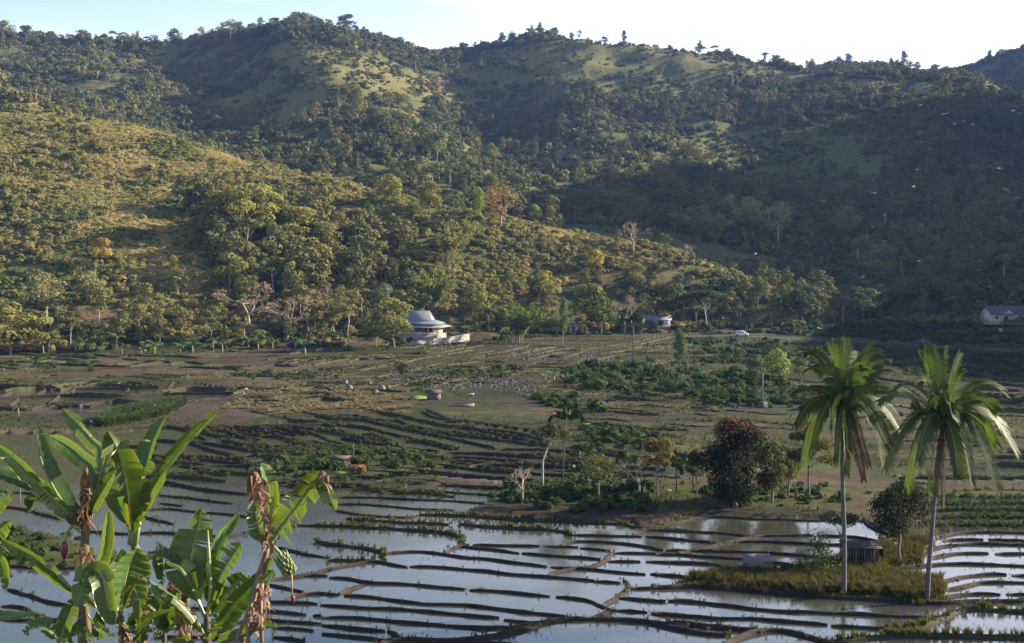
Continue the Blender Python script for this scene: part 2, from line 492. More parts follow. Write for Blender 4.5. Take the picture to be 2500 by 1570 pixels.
def hit(px, py):
    """the place on the land that a pixel of the photograph shows"""
    x, y, z = [float(v) for v in ray(px, py)]
    a, s = math.atan2(x, y), z / math.hypot(x, y)
    j = int(np.argmin(np.abs(az - a)))
    c = SL[:, j]
    k = np.nonzero((c >= s) & (rad > 45))[0]
    if len(k) == 0:
        i = int(np.argmax(np.where(rad < 1400, c, -9))); r = rad[i]
    else:
        i = int(k[0]); s0, s1 = c[i - 1], c[i]
        r = rad[i - 1] + (rad[i] - rad[i - 1]) * (np.clip((s - s0) / (s1 - s0 + 1e-9), 0, 1))
    gx_, gy_ = r * math.sin(a), r * math.cos(a)
    return Vector((gx_, gy_, float(ground_z(gx_, gy_))))

# ------------------------------------------------------------------ what grows or lies where (colour of the ground itself)
TPX, TPY = project(TX, TY, TZ)
hill = np.clip((TZ - valley(TX, TY) - 2.0) / 5.0, 0, 1)
def lerp(a, b, t): return a + (b - a) * t[..., None]
def c3(*c): return np.array(c, float)
n1 = fbm(TX, TY * 2.2, 26, 4, 21); n2 = fbm(TX, TY, 7, 3, 33); n3 = fbm(TX, TY, 90, 4, 44)
sm = lambda v, a, b: np.clip((v - a) / (b - a), 0, 1)
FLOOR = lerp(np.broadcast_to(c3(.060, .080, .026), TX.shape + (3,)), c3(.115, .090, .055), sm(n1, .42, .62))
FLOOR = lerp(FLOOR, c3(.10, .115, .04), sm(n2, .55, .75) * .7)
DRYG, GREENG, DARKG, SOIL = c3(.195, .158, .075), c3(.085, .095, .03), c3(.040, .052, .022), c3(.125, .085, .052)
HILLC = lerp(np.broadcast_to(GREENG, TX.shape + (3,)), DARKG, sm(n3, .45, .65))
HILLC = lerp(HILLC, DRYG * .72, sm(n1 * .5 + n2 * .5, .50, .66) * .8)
GRASS_B = [(-200, 262), (60, 262), (235, 285), (450, 340), (700, 415), (885, 462), (920, 490), (780, 470), (690, 445), (560, 425), (440, 440), (425, 520), (470, 590), (520, 670), (490, 720), (380, 700), (300, 640), (180, 560), (70, 470), (-200, 420)]
GRASS_K = [(-200, 180), (20, 190), (70, 225), (115, 265), (-200, 270)]
GRASS_C = [(640, 130), (690, 105), (800, 115), (960, 150), (1080, 190), (1190, 245), (1150, 270), (1000, 230), (900, 245), (850, 222), (760, 200)]
GRASS_D = [(1130, 130), (1320, 104), (1430, 92), (1560, 100), (1700, 132), (1880, 160), (1980, 186), (2150, 196), (2440, 206), (2440, 225), (2050, 212), (1800, 190), (1720, 250), (1500, 250), (1400, 190)]
GRASS_M = [(1640, 340), (1800, 300), (2060, 330), (2180, 420), (2000, 510), (1780, 450)]
GRASS_S = [(1240, 545), (1340, 555), (1560, 605), (1680, 640), (1660, 665), (1480, 625), (1330, 590)]
def soft_in(poly, px, py, amt=14):
    w = 0
    for dx, dy in ((0, 0), (amt, 0), (-amt, 0), (0, amt * .7), (0, -amt * .7)): w = w + inside(px + dx, py + dy, poly)
    return w / 5.0
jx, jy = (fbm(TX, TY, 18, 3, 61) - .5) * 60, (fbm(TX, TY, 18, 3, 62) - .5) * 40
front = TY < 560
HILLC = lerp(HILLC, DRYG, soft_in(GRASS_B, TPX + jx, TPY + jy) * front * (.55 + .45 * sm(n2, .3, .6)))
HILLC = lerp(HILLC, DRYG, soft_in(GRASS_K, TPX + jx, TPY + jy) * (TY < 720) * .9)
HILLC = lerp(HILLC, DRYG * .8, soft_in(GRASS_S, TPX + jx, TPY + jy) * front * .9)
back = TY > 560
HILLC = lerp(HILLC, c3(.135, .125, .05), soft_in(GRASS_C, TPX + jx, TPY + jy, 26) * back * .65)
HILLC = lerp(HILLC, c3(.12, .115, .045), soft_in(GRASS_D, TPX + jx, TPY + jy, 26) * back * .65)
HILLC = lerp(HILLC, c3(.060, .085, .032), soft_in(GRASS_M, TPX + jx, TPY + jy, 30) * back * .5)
for poly, c, lo in ([(160, 745), (280, 745), (290, 790), (170, 800)], SOIL, 0), ([(1050, 715), (1120, 700), (1130, 745), (1060, 760)], SOIL, 0), ([(1120, 745), (1180, 745), (1180, 775), (1120, 775)], SOIL, 0), \
        ([(1040, 200), (1085, 190), (1110, 205), (1100, 225), (1050, 225)], SOIL * .8, 560), ([(1490, 100), (1535, 98), (1540, 108), (1495, 110)], SOIL, 560), ([(1430, 795), (1470, 795), (1470, 812), (1430, 812)], SOIL, 0):
    HILLC = lerp(HILLC, c, soft_in(poly, TPX + jx * .4, TPY + jy * .4, 8) * ((TY > lo) if lo else front))
def hash2(a, b_):
    n_h = (a * 374761393 + b_ * 668265263 + 77) & 0x7fffffff
    n_h = ((n_h ^ (n_h >> 13)) * 1274126177) & 0x7fffffff
    return ((n_h ^ (n_h >> 16)) & 0xffff) / 65535.0
# patchwork of small terraced plots
pv = (TY + TX * .10 + 10 * fbm(TX, TY, 40, 2, 301)) / 6.5
prow = np.floor(pv).astype(np.int64)
pu = (TX + 9 * fbm(TX, TY, 25, 2, 302)) / 24.0 + hash2(prow, prow * 0 + 3) * 5
pcol = np.floor(pu).astype(np.int64)
hh_ = hash2(prow, pcol)
PAL = np.array([(.150, .105, .085), (.070, .100, .032), (.120, .098, .104), (.135, .140, .050), (.060, .062, .045), (.200, .145, .105), (.080, .125, .036), (.085, .064, .060)])
PC = PAL[np.minimum((hh_ * 8).astype(int), 7)] * (.8 + .4 * hash2(pcol, prow + 9))[..., None]
edge_ = np.minimum(pv - prow, 1 - (pv - prow)) < .13
PC = np.where(edge_[..., None], c3(.085, .095, .038), PC)
FLOOR = lerp(FLOOR, PC, np.where((TY > 125) & (TY < 470), .78, 0.0))
PLOT = [  # fields of the valley floor
    ([(-300, 872), (760, 862), (760, 905), (560, 912), (250, 925), (-300, 932)], (.150, .105, .070), .4),
    ([(520, 872), (780, 868), (790, 890), (560, 905)], (.110, .070, .060), .8),
    ([(165, 885), (300, 880), (330, 905), (250, 912)], (.19, .11, .065), .8),
    ([(-300, 905), (100, 905), (140, 930), (-300, 938)], (.15, .125, .05), .8),
    ([(62, 942), (140, 934), (146, 945), (66, 950)], (.10, .22, .04), 1),
    ([(-300, 936), (560, 932), (565, 978), (300, 1002), (-300, 1010)], (.085, .072, .070), .7),
    ([(650, 935), (850, 925), (870, 975), (700, 990), (640, 965)], (.15, .12, .105), .8),
    ([(540, 1000), (600, 962), (700, 938), (900, 958), (1020, 978), (1000, 1006), (850, 1000), (700, 1016), (600, 1000)], (.16, .12, .07), .7),
    ([(240, 1022), (330, 985), (430, 970), (460, 962), (420, 985), (330, 1008)], (.10, .065, .055), .9),
    ([(400, 1015), (560, 985), (640, 1000), (600, 1030), (480, 1042), (400, 1040)], (.125, .085, .075), .8),
    ([(1040, 1000), (1120, 985), (1280, 990), (1340, 1010), (1330, 1030), (1200, 1030), (1080, 1018)], (.090, .115, .040), .6),
    ([(1000, 972), (1040, 968), (1042, 974), (1000, 980)], (.11, .24, .04), 1),
    ([(950, 905), (1100, 905), (1250, 925), (1340, 955), (1380, 975), (1330, 985), (1240, 955), (1100, 950), (960, 940)], (.070, .068, .075), .85),
    ([(1270, 905), (1330, 890), (1400, 898), (1530, 895), (1520, 908), (1460, 920), (1400, 922), (1280, 905)], (.15, .175, .050), .95),
    ([(1230, 845), (1330, 838), (1450, 860), (1540, 895), (1440, 898), (1330, 885), (1240, 875)], (.125, .088, .080), .85),
    ([(1000, 862), (1230, 845), (1240, 880), (1060, 895)], (.120, .095, .055), .6),
    ([(1720, 830), (2600, 840), (2600, 960), (2000, 930), (1760, 890)], (.050, .062, .032), .6),
    ([(1900, 905), (2600, 930), (2600, 1000), (2300, 985), (2000, 950)], (.062, .056, .062), .5),
    ([(1580, 1090), (1700, 1080), (1740, 1105), (1740, 1110), (1600, 1105)], (.20, .175, .075), .9),
    ([(1330, 1040), (1640, 1030), (1740, 1060), (1720, 1085), (1480, 1085), (1340, 1075)], (.095, .115, .042), .5),
    ([(1136, 1249), (1210, 1234), (1400, 1237), (1660, 1250), (1650, 1276), (1560, 1288), (1530, 1277), (1360, 1269), (1170, 1258)], (.095, .064, .052), 1),
    ([(1720, 1238), (2030, 1244), (2080, 1270), (2010, 1267), (1712, 1258)], (.050, .043, .038), 1),
    ([(1250, 1200), (1760, 1200), (2080, 1215), (2080, 1242), (1700, 1240), (1400, 1236), (1250, 1232)], (.085, .105, .033), .8),
    ([(2060, 1170), (2600, 1180), (2600, 1200), (2080, 1200)], (.105, .080, .055), .8),
    ([(2280, 1200), (2600, 1200), (2600, 1215), (2280, 1218)], (.115, .155, .040), .9),
    ([(2280, 1218), (2600, 1215), (2600, 1300), (2280, 1300)], (.060, .058, .034), 1),
    ([(1900, 1080), (2080, 1085), (2090, 1160), (1950, 1165)], (.115, .14, .045), .8),
    ([(1950, 1155), (2120, 1158), (2120, 1172), (1950, 1172)], (.15, .085, .065), .9)]
for poly, c, k in PLOT:
    FLOOR = lerp(FLOOR, np.array(c) * (.8 + .4 * n2[..., None]), inside(TPX + jx * .1, TPY + jy * .05, poly) * k)
for p in DRY[:4]:
    FLOOR = lerp(FLOOR, c3(.085, .105, .035), inside(TPX, TPY, p) * .8)
WAT = in_water(TPX, TPY) & (TY > 55) & (hill < .5)
MUD = lerp(np.broadcast_to(c3(.060, .050, .057), TX.shape + (3,)), c3(.042, .052, .024), sm(n1, .42, .6))
FLOOR = FLOOR * (.40 + .14 * sm(n1, .5, .7))[..., None]
FLOOR = np.where(WAT[..., None], MUD, FLOOR)
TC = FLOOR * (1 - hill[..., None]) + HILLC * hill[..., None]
bk = np.clip((60 - TY) / 6, 0, 1)
TC = lerp(TC, c3(.075, .08, .03), bk)

m, n, l, o = mat_base("land")
att = n.new("ShaderNodeVertexColor"); att.layer_name = "ground"
geo = n.new("ShaderNodeNewGeometry")
ta = noise_node(n, l, geo.outputs['Position'], 0.35, 6, 0.62)
tb = noise_node(n, l, geo.outputs['Position'], 2.4, 4, 0.6)
ra = ramp(n, l, ta.outputs['Fac'], [(0.25, (.58, .60, .60)), (0.75, (1.42, 1.36, 1.30))])
rb = ramp(n, l, tb.outputs['Fac'], [(0.25, (.70, .70, .70)), (0.75, (1.3, 1.3, 1.25))])
c_ = mixc(n, l, 1.0, att.outputs['Color'], ra.outputs['Color'], 'MULTIPLY')
c_ = mixc(n, l, 1.0, c_, rb.outputs['Color'], 'MULTIPLY')
p = n.new("ShaderNodeBsdfPrincipled"); p.inputs['Roughness'].default_value = 0.95; p.inputs['Specular IOR Level'].default_value = 0.1
l.new(c_, p.inputs['Base Color'])
b = n.new("ShaderNodeBump"); b.inputs['Strength'].default_value = 0.6; b.inputs['Distance'].default_value = 0.6
l.new(ta.outputs['Fac'], b.inputs['Height']); l.new(b.outputs['Normal'], p.inputs['Normal'])
l.new(p.outputs['BSDF'], o.inputs['Surface'])
LAND = m
nr, na = TX.shape
idx = np.arange(nr * na).reshape(nr, na)
q = np.stack([idx[:-1, :-1], idx[:-1, 1:], idx[1:, 1:], idx[1:, :-1]], -1).reshape(-1, 4)
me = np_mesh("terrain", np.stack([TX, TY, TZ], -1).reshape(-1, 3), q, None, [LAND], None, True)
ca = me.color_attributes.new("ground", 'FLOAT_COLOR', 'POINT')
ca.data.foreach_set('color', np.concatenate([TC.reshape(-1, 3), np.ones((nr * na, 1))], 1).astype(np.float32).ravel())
tag(obj("terrain", me), "grassy valley floor with brown fields and the hills around it", None, None, 'structure')

# ------------------------------------------------------------------ water of the paddies: one level sheet, land and bunds stand out of it
m, n, l, o = mat_base("paddy_water")
geo = n.new("ShaderNodeNewGeometry")
mp = n.new("ShaderNodeMapping"); mp.inputs['Scale'].default_value = (1.0, 1.6, 1)
l.new(geo.outputs['Position'], mp.inputs['Vector'])
ta = noise_node(n, l, mp.outputs['Vector'], 0.11, 4, 0.55)
tb = noise_node(n, l, mp.outputs['Vector'], 5.5, 2, 0.5)
tcn = noise_node(n, l, mp.outputs['Vector'], 1.6, 5, 0.65)
rc = ramp(n, l, ta.outputs['Fac'], [(0.38, (.040, .036, .042)), (0.62, (.038, .044, .024))])
p = n.new("ShaderNodeBsdfPrincipled")
rr = ramp(n, l, ta.outputs['Fac'], [(0.4, (.05, .05, .05)), (0.7, (.16, .16, .16))])
l.new(rr.outputs['Color'], p.inputs['Roughness'])
# floating weed and mud breaking the surface in specks
rs = ramp(n, l, tcn.outputs['Fac'], [(0.56, (0, 0, 0)), (0.66, (1, 1, 1))])
cc = mixc(n, l, rs.outputs['Color'], rc.outputs['Color'], (.055, .060, .022))
l.new(cc, p.inputs['Base Color'])
p.inputs['IOR'].default_value = 2.1
sp = nd(n, "ShaderNodeMath", operation='MULTIPLY_ADD'); l.new(rs.outputs['Color'], sp.inputs[0]); sp.inputs[1].default_value = -0.35; sp.inputs[2].default_value = 0.65
l.new(sp.outputs[0], p.inputs['Specular IOR Level'])
b = n.new("ShaderNodeBump"); b.inputs['Strength'].default_value = 0.2; b.inputs['Distance'].default_value = 0.02
l.new(tb.outputs['Fac'], b.inputs['Height']); l.new(b.outputs['Normal'], p.inputs['Normal'])
l.new(p.outputs['BSDF'], o.inputs['Surface'])
xs = np.linspace(-190, 190, 40); ys = np.linspace(52, 268, 30)
XX, YY = np.meshgrid(xs, ys); ii = np.arange(XX.size).reshape(XX.shape)
q = np.stack([ii[:-1, :-1], ii[:-1, 1:], ii[1:, 1:], ii[1:, :-1]], -1).reshape(-1, 4)
me = np_mesh("paddy_water", np.stack([XX, YY, XX * 0], -1).reshape(-1, 3), q, None, [m])
tag(obj("paddy_water", me), "shallow water standing in the rice paddies, reflecting the sky", None, None, 'structure')
# ------------------------------------------------------------------ foliage materials
M_SHRUB = foliage("shrub_leaves", [(0.0479, 0.0685, 0.0285), (0.0845, 0.1106, 0.0399), (0.1338, 0.1514, 0.0513), (0.2113, 0.1843, 0.0712), (0.2606, 0.1973, 0.0883)], .25, loc_scale=.03)
M_FOREST = foliage("forest_leaves", [(0.0416, 0.0524, 0.0241), (0.0664, 0.081, 0.0306), (0.1038, 0.1094, 0.0372), (0.1593, 0.1334, 0.0482)], .12, loc_scale=.02)
M_LEAF = foliage("tree_leaves", [(.55, .55, .55), (.85, .85, .85), (1.05, 1.05, 1.0), (1.35, 1.3, 1.2)], .28, use_color=True)
M_GRASS = foliage("grass_blades", [(0.0306, 0.0459, 0.0152), (0.0493, 0.068, 0.0209), (0.0765, 0.085, 0.0304), (0.1105, 0.0952, 0.0475)], .35, loc_scale=.06)
M_STRAW = foliage("straw", [(.12, .095, .055), (.19, .15, .09), (.25, .20, .13)], .2, loc_scale=.1)
M_RICE = foliage("rice_shoots", [(0.0315, 0.054, 0.016), (0.0525, 0.0828, 0.024), (0.0665, 0.09, 0.032)], .35, loc_scale=.05)
M_REDGRASS = foliage("drying_grass", [(0.0338, 0.0382, 0.0144), (0.0562, 0.0493, 0.0208), (0.075, 0.0595, 0.0272), (0.0488, 0.068, 0.0208)], .3, loc_scale=.3)
M_CROP = foliage("crop_leaves", [(0.0216, 0.0396, 0.0144), (0.0396, 0.0648, 0.0224), (0.0576, 0.0864, 0.032)], .3, loc_scale=.1)
M_BARK = surf("bark", (.10, .082, .066), (.23, .20, .17), 3.0, .9, .4, stretch=(1, 1, .25))
M_PALEBARK = surf("pale_bark", (.22, .19, .165), (.42, .38, .33), 2.5, .85, .3, stretch=(1, 1, .25))
M_TWIG = surf("bare_twigs", (.20, .145, .125), (.36, .28, .245), 2.0, .9, .2)
M_SOIL = surf("bund_soil", (.016, .0115, .0105), (.036, .025, .022), 1.4, .92, .8, bdist=.12)
M_ROCK = surf("rock", (.04, .036, .04), (.125, .105, .105), 1.2, .9, .6, bdist=.2)

# ------------------------------------------------------------------ leaf clouds
def leaf_cloud(cent, rad, n, size, flatz=1.0, inner=.55, up=.35, seed=1, droop=0.0):
    """n small leaf faces on and in a set of ellipsoid clumps; cent (k,3), rad (k,3)"""
    g = np.random.default_rng(seed)
    cent, rad = np.asarray(cent, float), np.asarray(rad, float)
    w = (rad[:, 0] * rad[:, 2]) ** .9; w /= w.sum()
    k = g.choice(len(cent), n, p=w)
    d = g.normal(size=(n, 3)); d[:, 2] += up
    d /= np.linalg.norm(d, axis=1)[:, None]
    rr = (inner + (1 - inner) * g.random(n) ** .5)[:, None]
    P = cent[k] + d * rad[k] * rr
    nrm = d + g.normal(size=(n, 3)) * .33; nrm[:, 2] += .12
    nrm /= np.linalg.norm(nrm, axis=1)[:, None]
    a = np.cross(nrm, g.normal(size=(n, 3))); a /= np.linalg.norm(a, axis=1)[:, None]
    if droop: a[:, 2] -= droop; a /= np.linalg.norm(a, axis=1)[:, None]
    b = np.cross(nrm, a)
    s = size * g.uniform(.6, 1.35, n)[:, None]
    V = np.stack([P - a * s - b * s * .12, P + b * s * .55 - a * s * .1, P + a * s + nrm * s * .2, P - b * s * .55 + a * s * .15], 1).reshape(-1, 3)
    return V, np.arange(4 * n).reshape(n, 4)
def lobes(g, h, r, nl, base, shape='round'):
    """clump centres and radii of a crown of height h, radius r standing on z=base"""
    cs, rs = [], []
    for i in range(nl):
        a = 2 * math.pi * (i / nl * 2.4 + g.random() * .25)
        if shape == 'round':
            t = g.random(); k = r * .72 * math.sqrt(max(0.05, 1 - (2 * t - 1) ** 2)) * g.uniform(.55, 1.0); z = base + h * (.12 + .74 * t); q = r * g.uniform(.30, .48); f = .8
        elif shape == 'tier':
            t = (i + .5) / nl; k = r * g.uniform(.25, .85) * (1.05 - .55 * t); z = base + h * (.15 + .75 * t) + g.uniform(-.04, .04) * h; q = r * g.uniform(.30, .5); f = .42
        elif shape == 'tall':
            t = (i + .5) / nl; k = r * g.uniform(.1, .7) * (1.1 - .7 * t); z = base + h * (.06 + .86 * t); q = r * g.uniform(.4, .62); f = 1.1
        elif shape == 'flat':
            k = r * g.uniform(.15, .85); z = base + h * (.75 - .25 * (k / r) ** 2 + g.uniform(-.12, .1)); q = r * g.uniform(.26, .4); f = .4
            t = 0
        cs.append((k * math.cos(a), k * math.sin(a), z)); rs.append((q, q, q * f))
    return np.array(cs), np.array(rs)
def bush_mesh(name, seed, n=320, size=.115, mat=None, h=.75):
    g = np.random.default_rng(seed); cs, rs = [], []
    for i in range(6):
        a = g.random() * 6.28; k = g.uniform(.1, .62)
        cs.append((k * math.cos(a), k * math.sin(a), h * g.uniform(.25, .62))); q = g.uniform(.3, .48); rs.append((q, q, q * g.uniform(.7, 1.0)))
    V, Q = leaf_cloud(cs, rs, n, size, seed=seed, inner=.75)
    return np_mesh(name, V, Q, None, [mat or M_SHRUB])
def trunk_mb(g, h, r, crown_base, cs, lean=.06, fork=4, nmax=7, top=.8):
    mb = MB()
    ang = g.random() * 6.28
    pts = [(0, 0, -.03 * h)]; 
    for t in (.12, .35, .6, 1.0):
        z = crown_base * t
        pts.append((lean * h * t * t * math.cos(ang) + g.uniform(-.01, .01) * h, lean * h * t * t * math.sin(ang), z))
    mb.tube(pts, [r * 1.5, r * 1.1, r * .95, r * .85, r * .7], 7)
    e = Vector(pts[-1])
    for i in range(min(nmax, len(cs))):
        c = Vector(cs[i]); m = e.lerp(c, .5) + Vector((0, 0, -.03 * h + g.uniform(-.02, .04) * h))
        s = Vector(pts[3]).lerp(e, g.uniform(.2, 1.0))
        mb.tube([s, m, c], [r * .5, r * .32, r * .12], 5, False)
    return mb
TREES = {}
def tree_proto(key, seed, H, rad, base, shape, nl, n, size, bark, leafmat=None, droop=0, inner=.72, tr=.16):
    g = np.random.default_rng(seed)
    cs, rs = lobes(g, H - base, rad, nl, base, shape)
    V, Q = leaf_cloud(cs, rs, n, size, seed=seed + 5, droop=droop, inner=inner)
    cm = np_mesh("crown", V, Q, None, [leafmat or M_LEAF])
    tm = trunk_mb(g, H, tr, base + (H - base) * .18, cs).mesh("trunk", bark, True)
    TREES[key] = (tm, cm, H)
tree_proto('round', 11, 10, 4.3, 2.6, 'round', 16, 1900, .30, M_BARK)
tree_proto('round2', 12, 10, 3.8, 3.0, 'round', 13, 1700, .30, M_BARK)
tree_proto('tier', 13, 12, 5.4, 4.2, 'tier', 15, 2000, .32, M_PALEBARK, inner=.65)
tree_proto('tier2', 14, 12, 4.6, 5.2, 'tier', 12, 1700, .32, M_PALEBARK, inner=.65)
tree_proto('tall', 15, 13, 2.6, 3.2, 'tall', 12, 1500, .30, M_PALEBARK)
tree_proto('tall2', 16, 12, 3.0, 2.0, 'tall', 14, 1500, .32, M_BARK)
tree_proto('flat', 17, 11, 5.2, 6.0, 'flat', 17, 1700, .30, M_PALEBARK, inner=.3)
tree_proto('sparse', 18, 11, 4.2, 3.2, 'round', 20, 900, .26, M_PALEBARK, inner=.2)
tree_proto('sparse2', 19, 10, 3.4, 4.2, 'tier', 11, 700, .26, M_BARK, inner=.2)
def bamboo_proto(key, seed, H=12, nst=46, n=1700):
    g = np.random.default_rng(seed); mb = MB(); P = []
    for i in range(nst):
        a = g.random() * 6.28; o = g.uniform(0, .9); L = H * g.uniform(.65, 1.05); lean = g.uniform(.15, .62) * L
        pts = []
        for t in np.linspace(0, 1, 8):
            k = o + lean * t ** 2.3
            pts.append((k * math.cos(a), k * math.sin(a), L * (t - .30 * t ** 4 * lean / L * 1.6)))
        if i % 2 == 0: mb.tube(pts, [.07, .065, .06, .055, .045, .035, .02, .01], 4, False)
        for t in np.linspace(2.5, 7, 12):
            k = min(int(t), 6); f = t - k
            P.append([pts[k][q] * (1 - f) + pts[k + 1][q] * f for q in range(3)])
    P = np.array(P); Rr = np.stack([np.full(len(P), .55)] * 2 + [np.full(len(P), .5)], 1)
    V, Q = leaf_cloud(P, Rr, n * 2, .30, seed=seed, droop=.9, inner=.1, up=-.2)
    TREES[key] = (mb.mesh("stems", surf("bamboo_stem_" + key, (.10, .12, .04), (.2, .2, .08), 2)), np_mesh("foliage", V, Q, None, [M_LEAF]), H)
bamboo_proto('bamboo', 31); bamboo_proto('bamboo2', 32, 11, 36, 1300)
def bare_proto(key, seed, H=9, spread=.55, leafn=0):
    g = np.random.default_rng(seed); mb = MB(); tips = []
    def grow(p, d, L, r, lev):
        q = p + d * L
        mid = p + d * L * .5 + Vector(g.normal(size=3)) * L * .05
        mb.tube([p, mid, q], [r, r * .8, r * .62], 5 if lev < 2 else 3, False)
        if lev >= 5: tips.append(q); return
        for _ in range(int(3 if lev in (0, 3) else 2) + (g.random() < .45)):
            nd_ = (d + Vector(g.normal(size=3)) * spread + Vector((0, 0, .22))).normalized()
            grow(q, nd_, L * g.uniform(.58, .8), r * .6, lev + 1)
    grow(Vector((0, 0, -.2)), Vector((0, 0, 1)), H * .24, .19, 0)
    zz = max(v[2] for v in mb.v); k = H / zz
    mb.v = [(a * k, b * k, c * k) for a, b, c in mb.v]
    tips = np.array([t[:] for t in tips]) * k
    V, Q = leaf_cloud(tips, np.full((len(tips), 3), .35), max(leafn, 1), .13, seed=seed, inner=.1)
    TREES[key] = (mb.mesh("trunk", M_TWIG), np_mesh("twigs", V, Q, None, [M_LEAF]), H)
bare_proto('bare', 41, leafn=260); bare_proto('bare2', 42, 9, .62, 700); bare_proto('bare3', 43, 9, .5, 120)
def banana_mesh(seed, H=4.0, nl=8):
    """small banana plant for the far side of the valley: trunk mesh, leaves mesh"""
    g = np.random.default_rng(seed); mb = MB()
    mb.tube([(0, 0, -.1), (.03, 0, H * .25), (0, .03, H * .5)], [.19, .15, .10], 7)
    V, Q = [], []
    for i in range(nl):
        a = i * 2.4 + g.uniform(-.3, .3); up = g.uniform(.15, 1.25); L = H * g.uniform(.42, .58)
        pts = []
        for t in np.linspace(0, 1, 7):
            el = up - t * t * g.uniform(1.0, 1.6)
            pts.append((pts[-1] if pts else Vector((0, 0, H * .48))) + (Vector((math.cos(a) * math.cos(el), math.sin(a) * math.cos(el), math.sin(el))) * L / 6 if pts else Vector((0, 0, 0))))
        side = Vector((-math.sin(a), math.cos(a), 0))
        for k in range(7):
            w = .30 * math.sin(math.pi * (k + .55) / 7.3) ** .6 * (1 if k else .15)
            dz = Vector((0, 0, -w * .35))
            b = len(V)
            V += [tuple(pts[k] - side * w + dz), tuple(pts[k]), tuple(pts[k] + side * w + dz)]
            if k: Q += [(b - 3, b - 2, b + 1, b), (b - 2, b - 1, b + 2, b + 1)]
    return mb, V, Q
M_BAN = foliage("banana_leaves_far", [(.04, .075, .025), (.07, .12, .04), (.11, .16, .06)], .35, rough=.4, spec=.5)
M_BANSTEM = surf("banana_stem_far", (.12, .10, .06), (.24, .2, .14), 4, .8, .2)
for i in range(3):
    mb, V, Q = banana_mesh(50 + i)
    TREES['banana%d' % i] = (mb.mesh("pseudostem", M_BANSTEM, True), np_mesh("leaves", V, Q, None, [M_BAN], None, True), 4.6)
def plant(name, parts, key, loc, h, label, cat, color=(.06, .08, .025), group=None, rz=None, sx=1.0):
    """one tree or plant: an Empty at its foot with a trunk and a crown"""
    tm, cm, H = TREES[key]
    e = empty(name, loc, random.random() * 6.28 if rz is None else rz)
    s = h / H
    e.scale = (s * sx, s * sx, s)
    tag(e, label, cat, group)
    t = obj(parts[0], tm, e); c = obj(parts[1], cm, e)
    c.color = (color[0] * 1.2, color[1] * 1.2, color[2] * 1.2, 1); t.color = (1, 1, 1, 1)
    return e

# ------------------------------------------------------------------ scatter: one object, meshes instanced on points
def scatter(name, P, S, RZ, K, protos, label, tilt=None, mat=None):
    me = bpy.data.meshes.new(name)
    n_ = len(P)
    me.vertices.add(n_); me.vertices.foreach_set('co', np.asarray(P, np.float32).ravel())
    rot = np.zeros((n_, 3), np.float32); rot[:, 2] = RZ
    if tilt is not None: rot[:, :2] = tilt
    for nm, ty, ar in (("s", 'FLOAT_VECTOR', S if np.ndim(S) == 2 else np.stack([S] * 3, 1)), ("r", 'FLOAT_VECTOR', rot), ("k", 'INT', K)):
        a_ = me.attributes.new(nm, ty, 'POINT')
        a_.data.foreach_set('value' if ty == 'INT' else 'vector', np.asarray(ar, np.int32 if ty == 'INT' else np.float32).ravel())
    o_ = obj(name, me)
    ng = bpy.data.node_groups.new(name, 'GeometryNodeTree')
    ng.interface.new_socket('Geometry', in_out='INPUT', socket_type='NodeSocketGeometry')
    ng.interface.new_socket('Geometry', in_out='OUTPUT', socket_type='NodeSocketGeometry')
    N, L = ng.nodes, ng.links
    gi, go = N.new('NodeGroupInput'), N.new('NodeGroupOutput')
    iop = N.new('GeometryNodeInstanceOnPoints')
    L.new(gi.outputs[0], iop.inputs['Points'])
    jn = N.new('GeometryNodeJoinGeometry')
    for pm in reversed(protos):
        po = bpy.data.objects.new(name + "_source", pm)      # mesh source only, not in the scene
        oi = N.new('GeometryNodeObjectInfo'); oi.inputs['Object'].default_value = po
        g2 = N.new('GeometryNodeGeometryToInstance'); L.new(oi.outputs['Geometry'], g2.inputs[0]); L.new(g2.outputs[0], jn.inputs[0])
    L.new(jn.outputs[0], iop.inputs['Instance'])
    iop.inputs['Pick Instance'].default_value = True
    for nm, ty, sk in (("k", 'INT', 'Instance Index'), ("r", 'FLOAT_VECTOR', 'Rotation'), ("s", 'FLOAT_VECTOR', 'Scale')):
        na_ = N.new('GeometryNodeInputNamedAttribute'); na_.data_type = ty; na_.inputs['Name'].default_value = nm
        L.new(na_.outputs['Attribute'], iop.inputs[sk])
    L.new(iop.outputs[0], go.inputs[0])
    md = o_.modifiers.new(name, 'NODES'); md.node_group = ng
    return tag(o_, label, None, None, 'stuff')
def spread(n, dmin, dmax, g, amax=26.5):
    """random places within the view fan, even over the ground"""
    a = np.radians(g.uniform(-amax, amax, n)); r = np.sqrt(g.uniform(dmin ** 2, dmax ** 2, n))
    x, y = r * np.sin(a), r * np.cos(a); z = ground_z(x, y)
    px, py = project(x, y, z)
    return x, y, z, px, py
BUSH = [bush_mesh("shrub", s) for s in (1, 2, 3, 4, 5, 6)]
def forest_mesh(key, seed, H, rad, base, shape, nl, n, size):
    g = np.random.default_rng(seed)
    cs, rs = lobes(g, H - base, rad, nl, base, shape)
    V, Q = leaf_cloud(cs, rs, n, size, seed=seed + 5, inner=.78)
    mb = trunk_mb(g, H, .16, base + (H - base) * .18, cs, nmax=4)
    V2 = np.array(mb.v); q2 = np.array(mb.q) + len(V); t2 = np.array(mb.t) + len(V)
    return np_mesh(key, np.concatenate([V, V2]), np.concatenate([Q, q2]), t2, [M_FOREST, M_PALEBARK], [0] * len(Q) + [1] * (len(q2) + len(t2)))
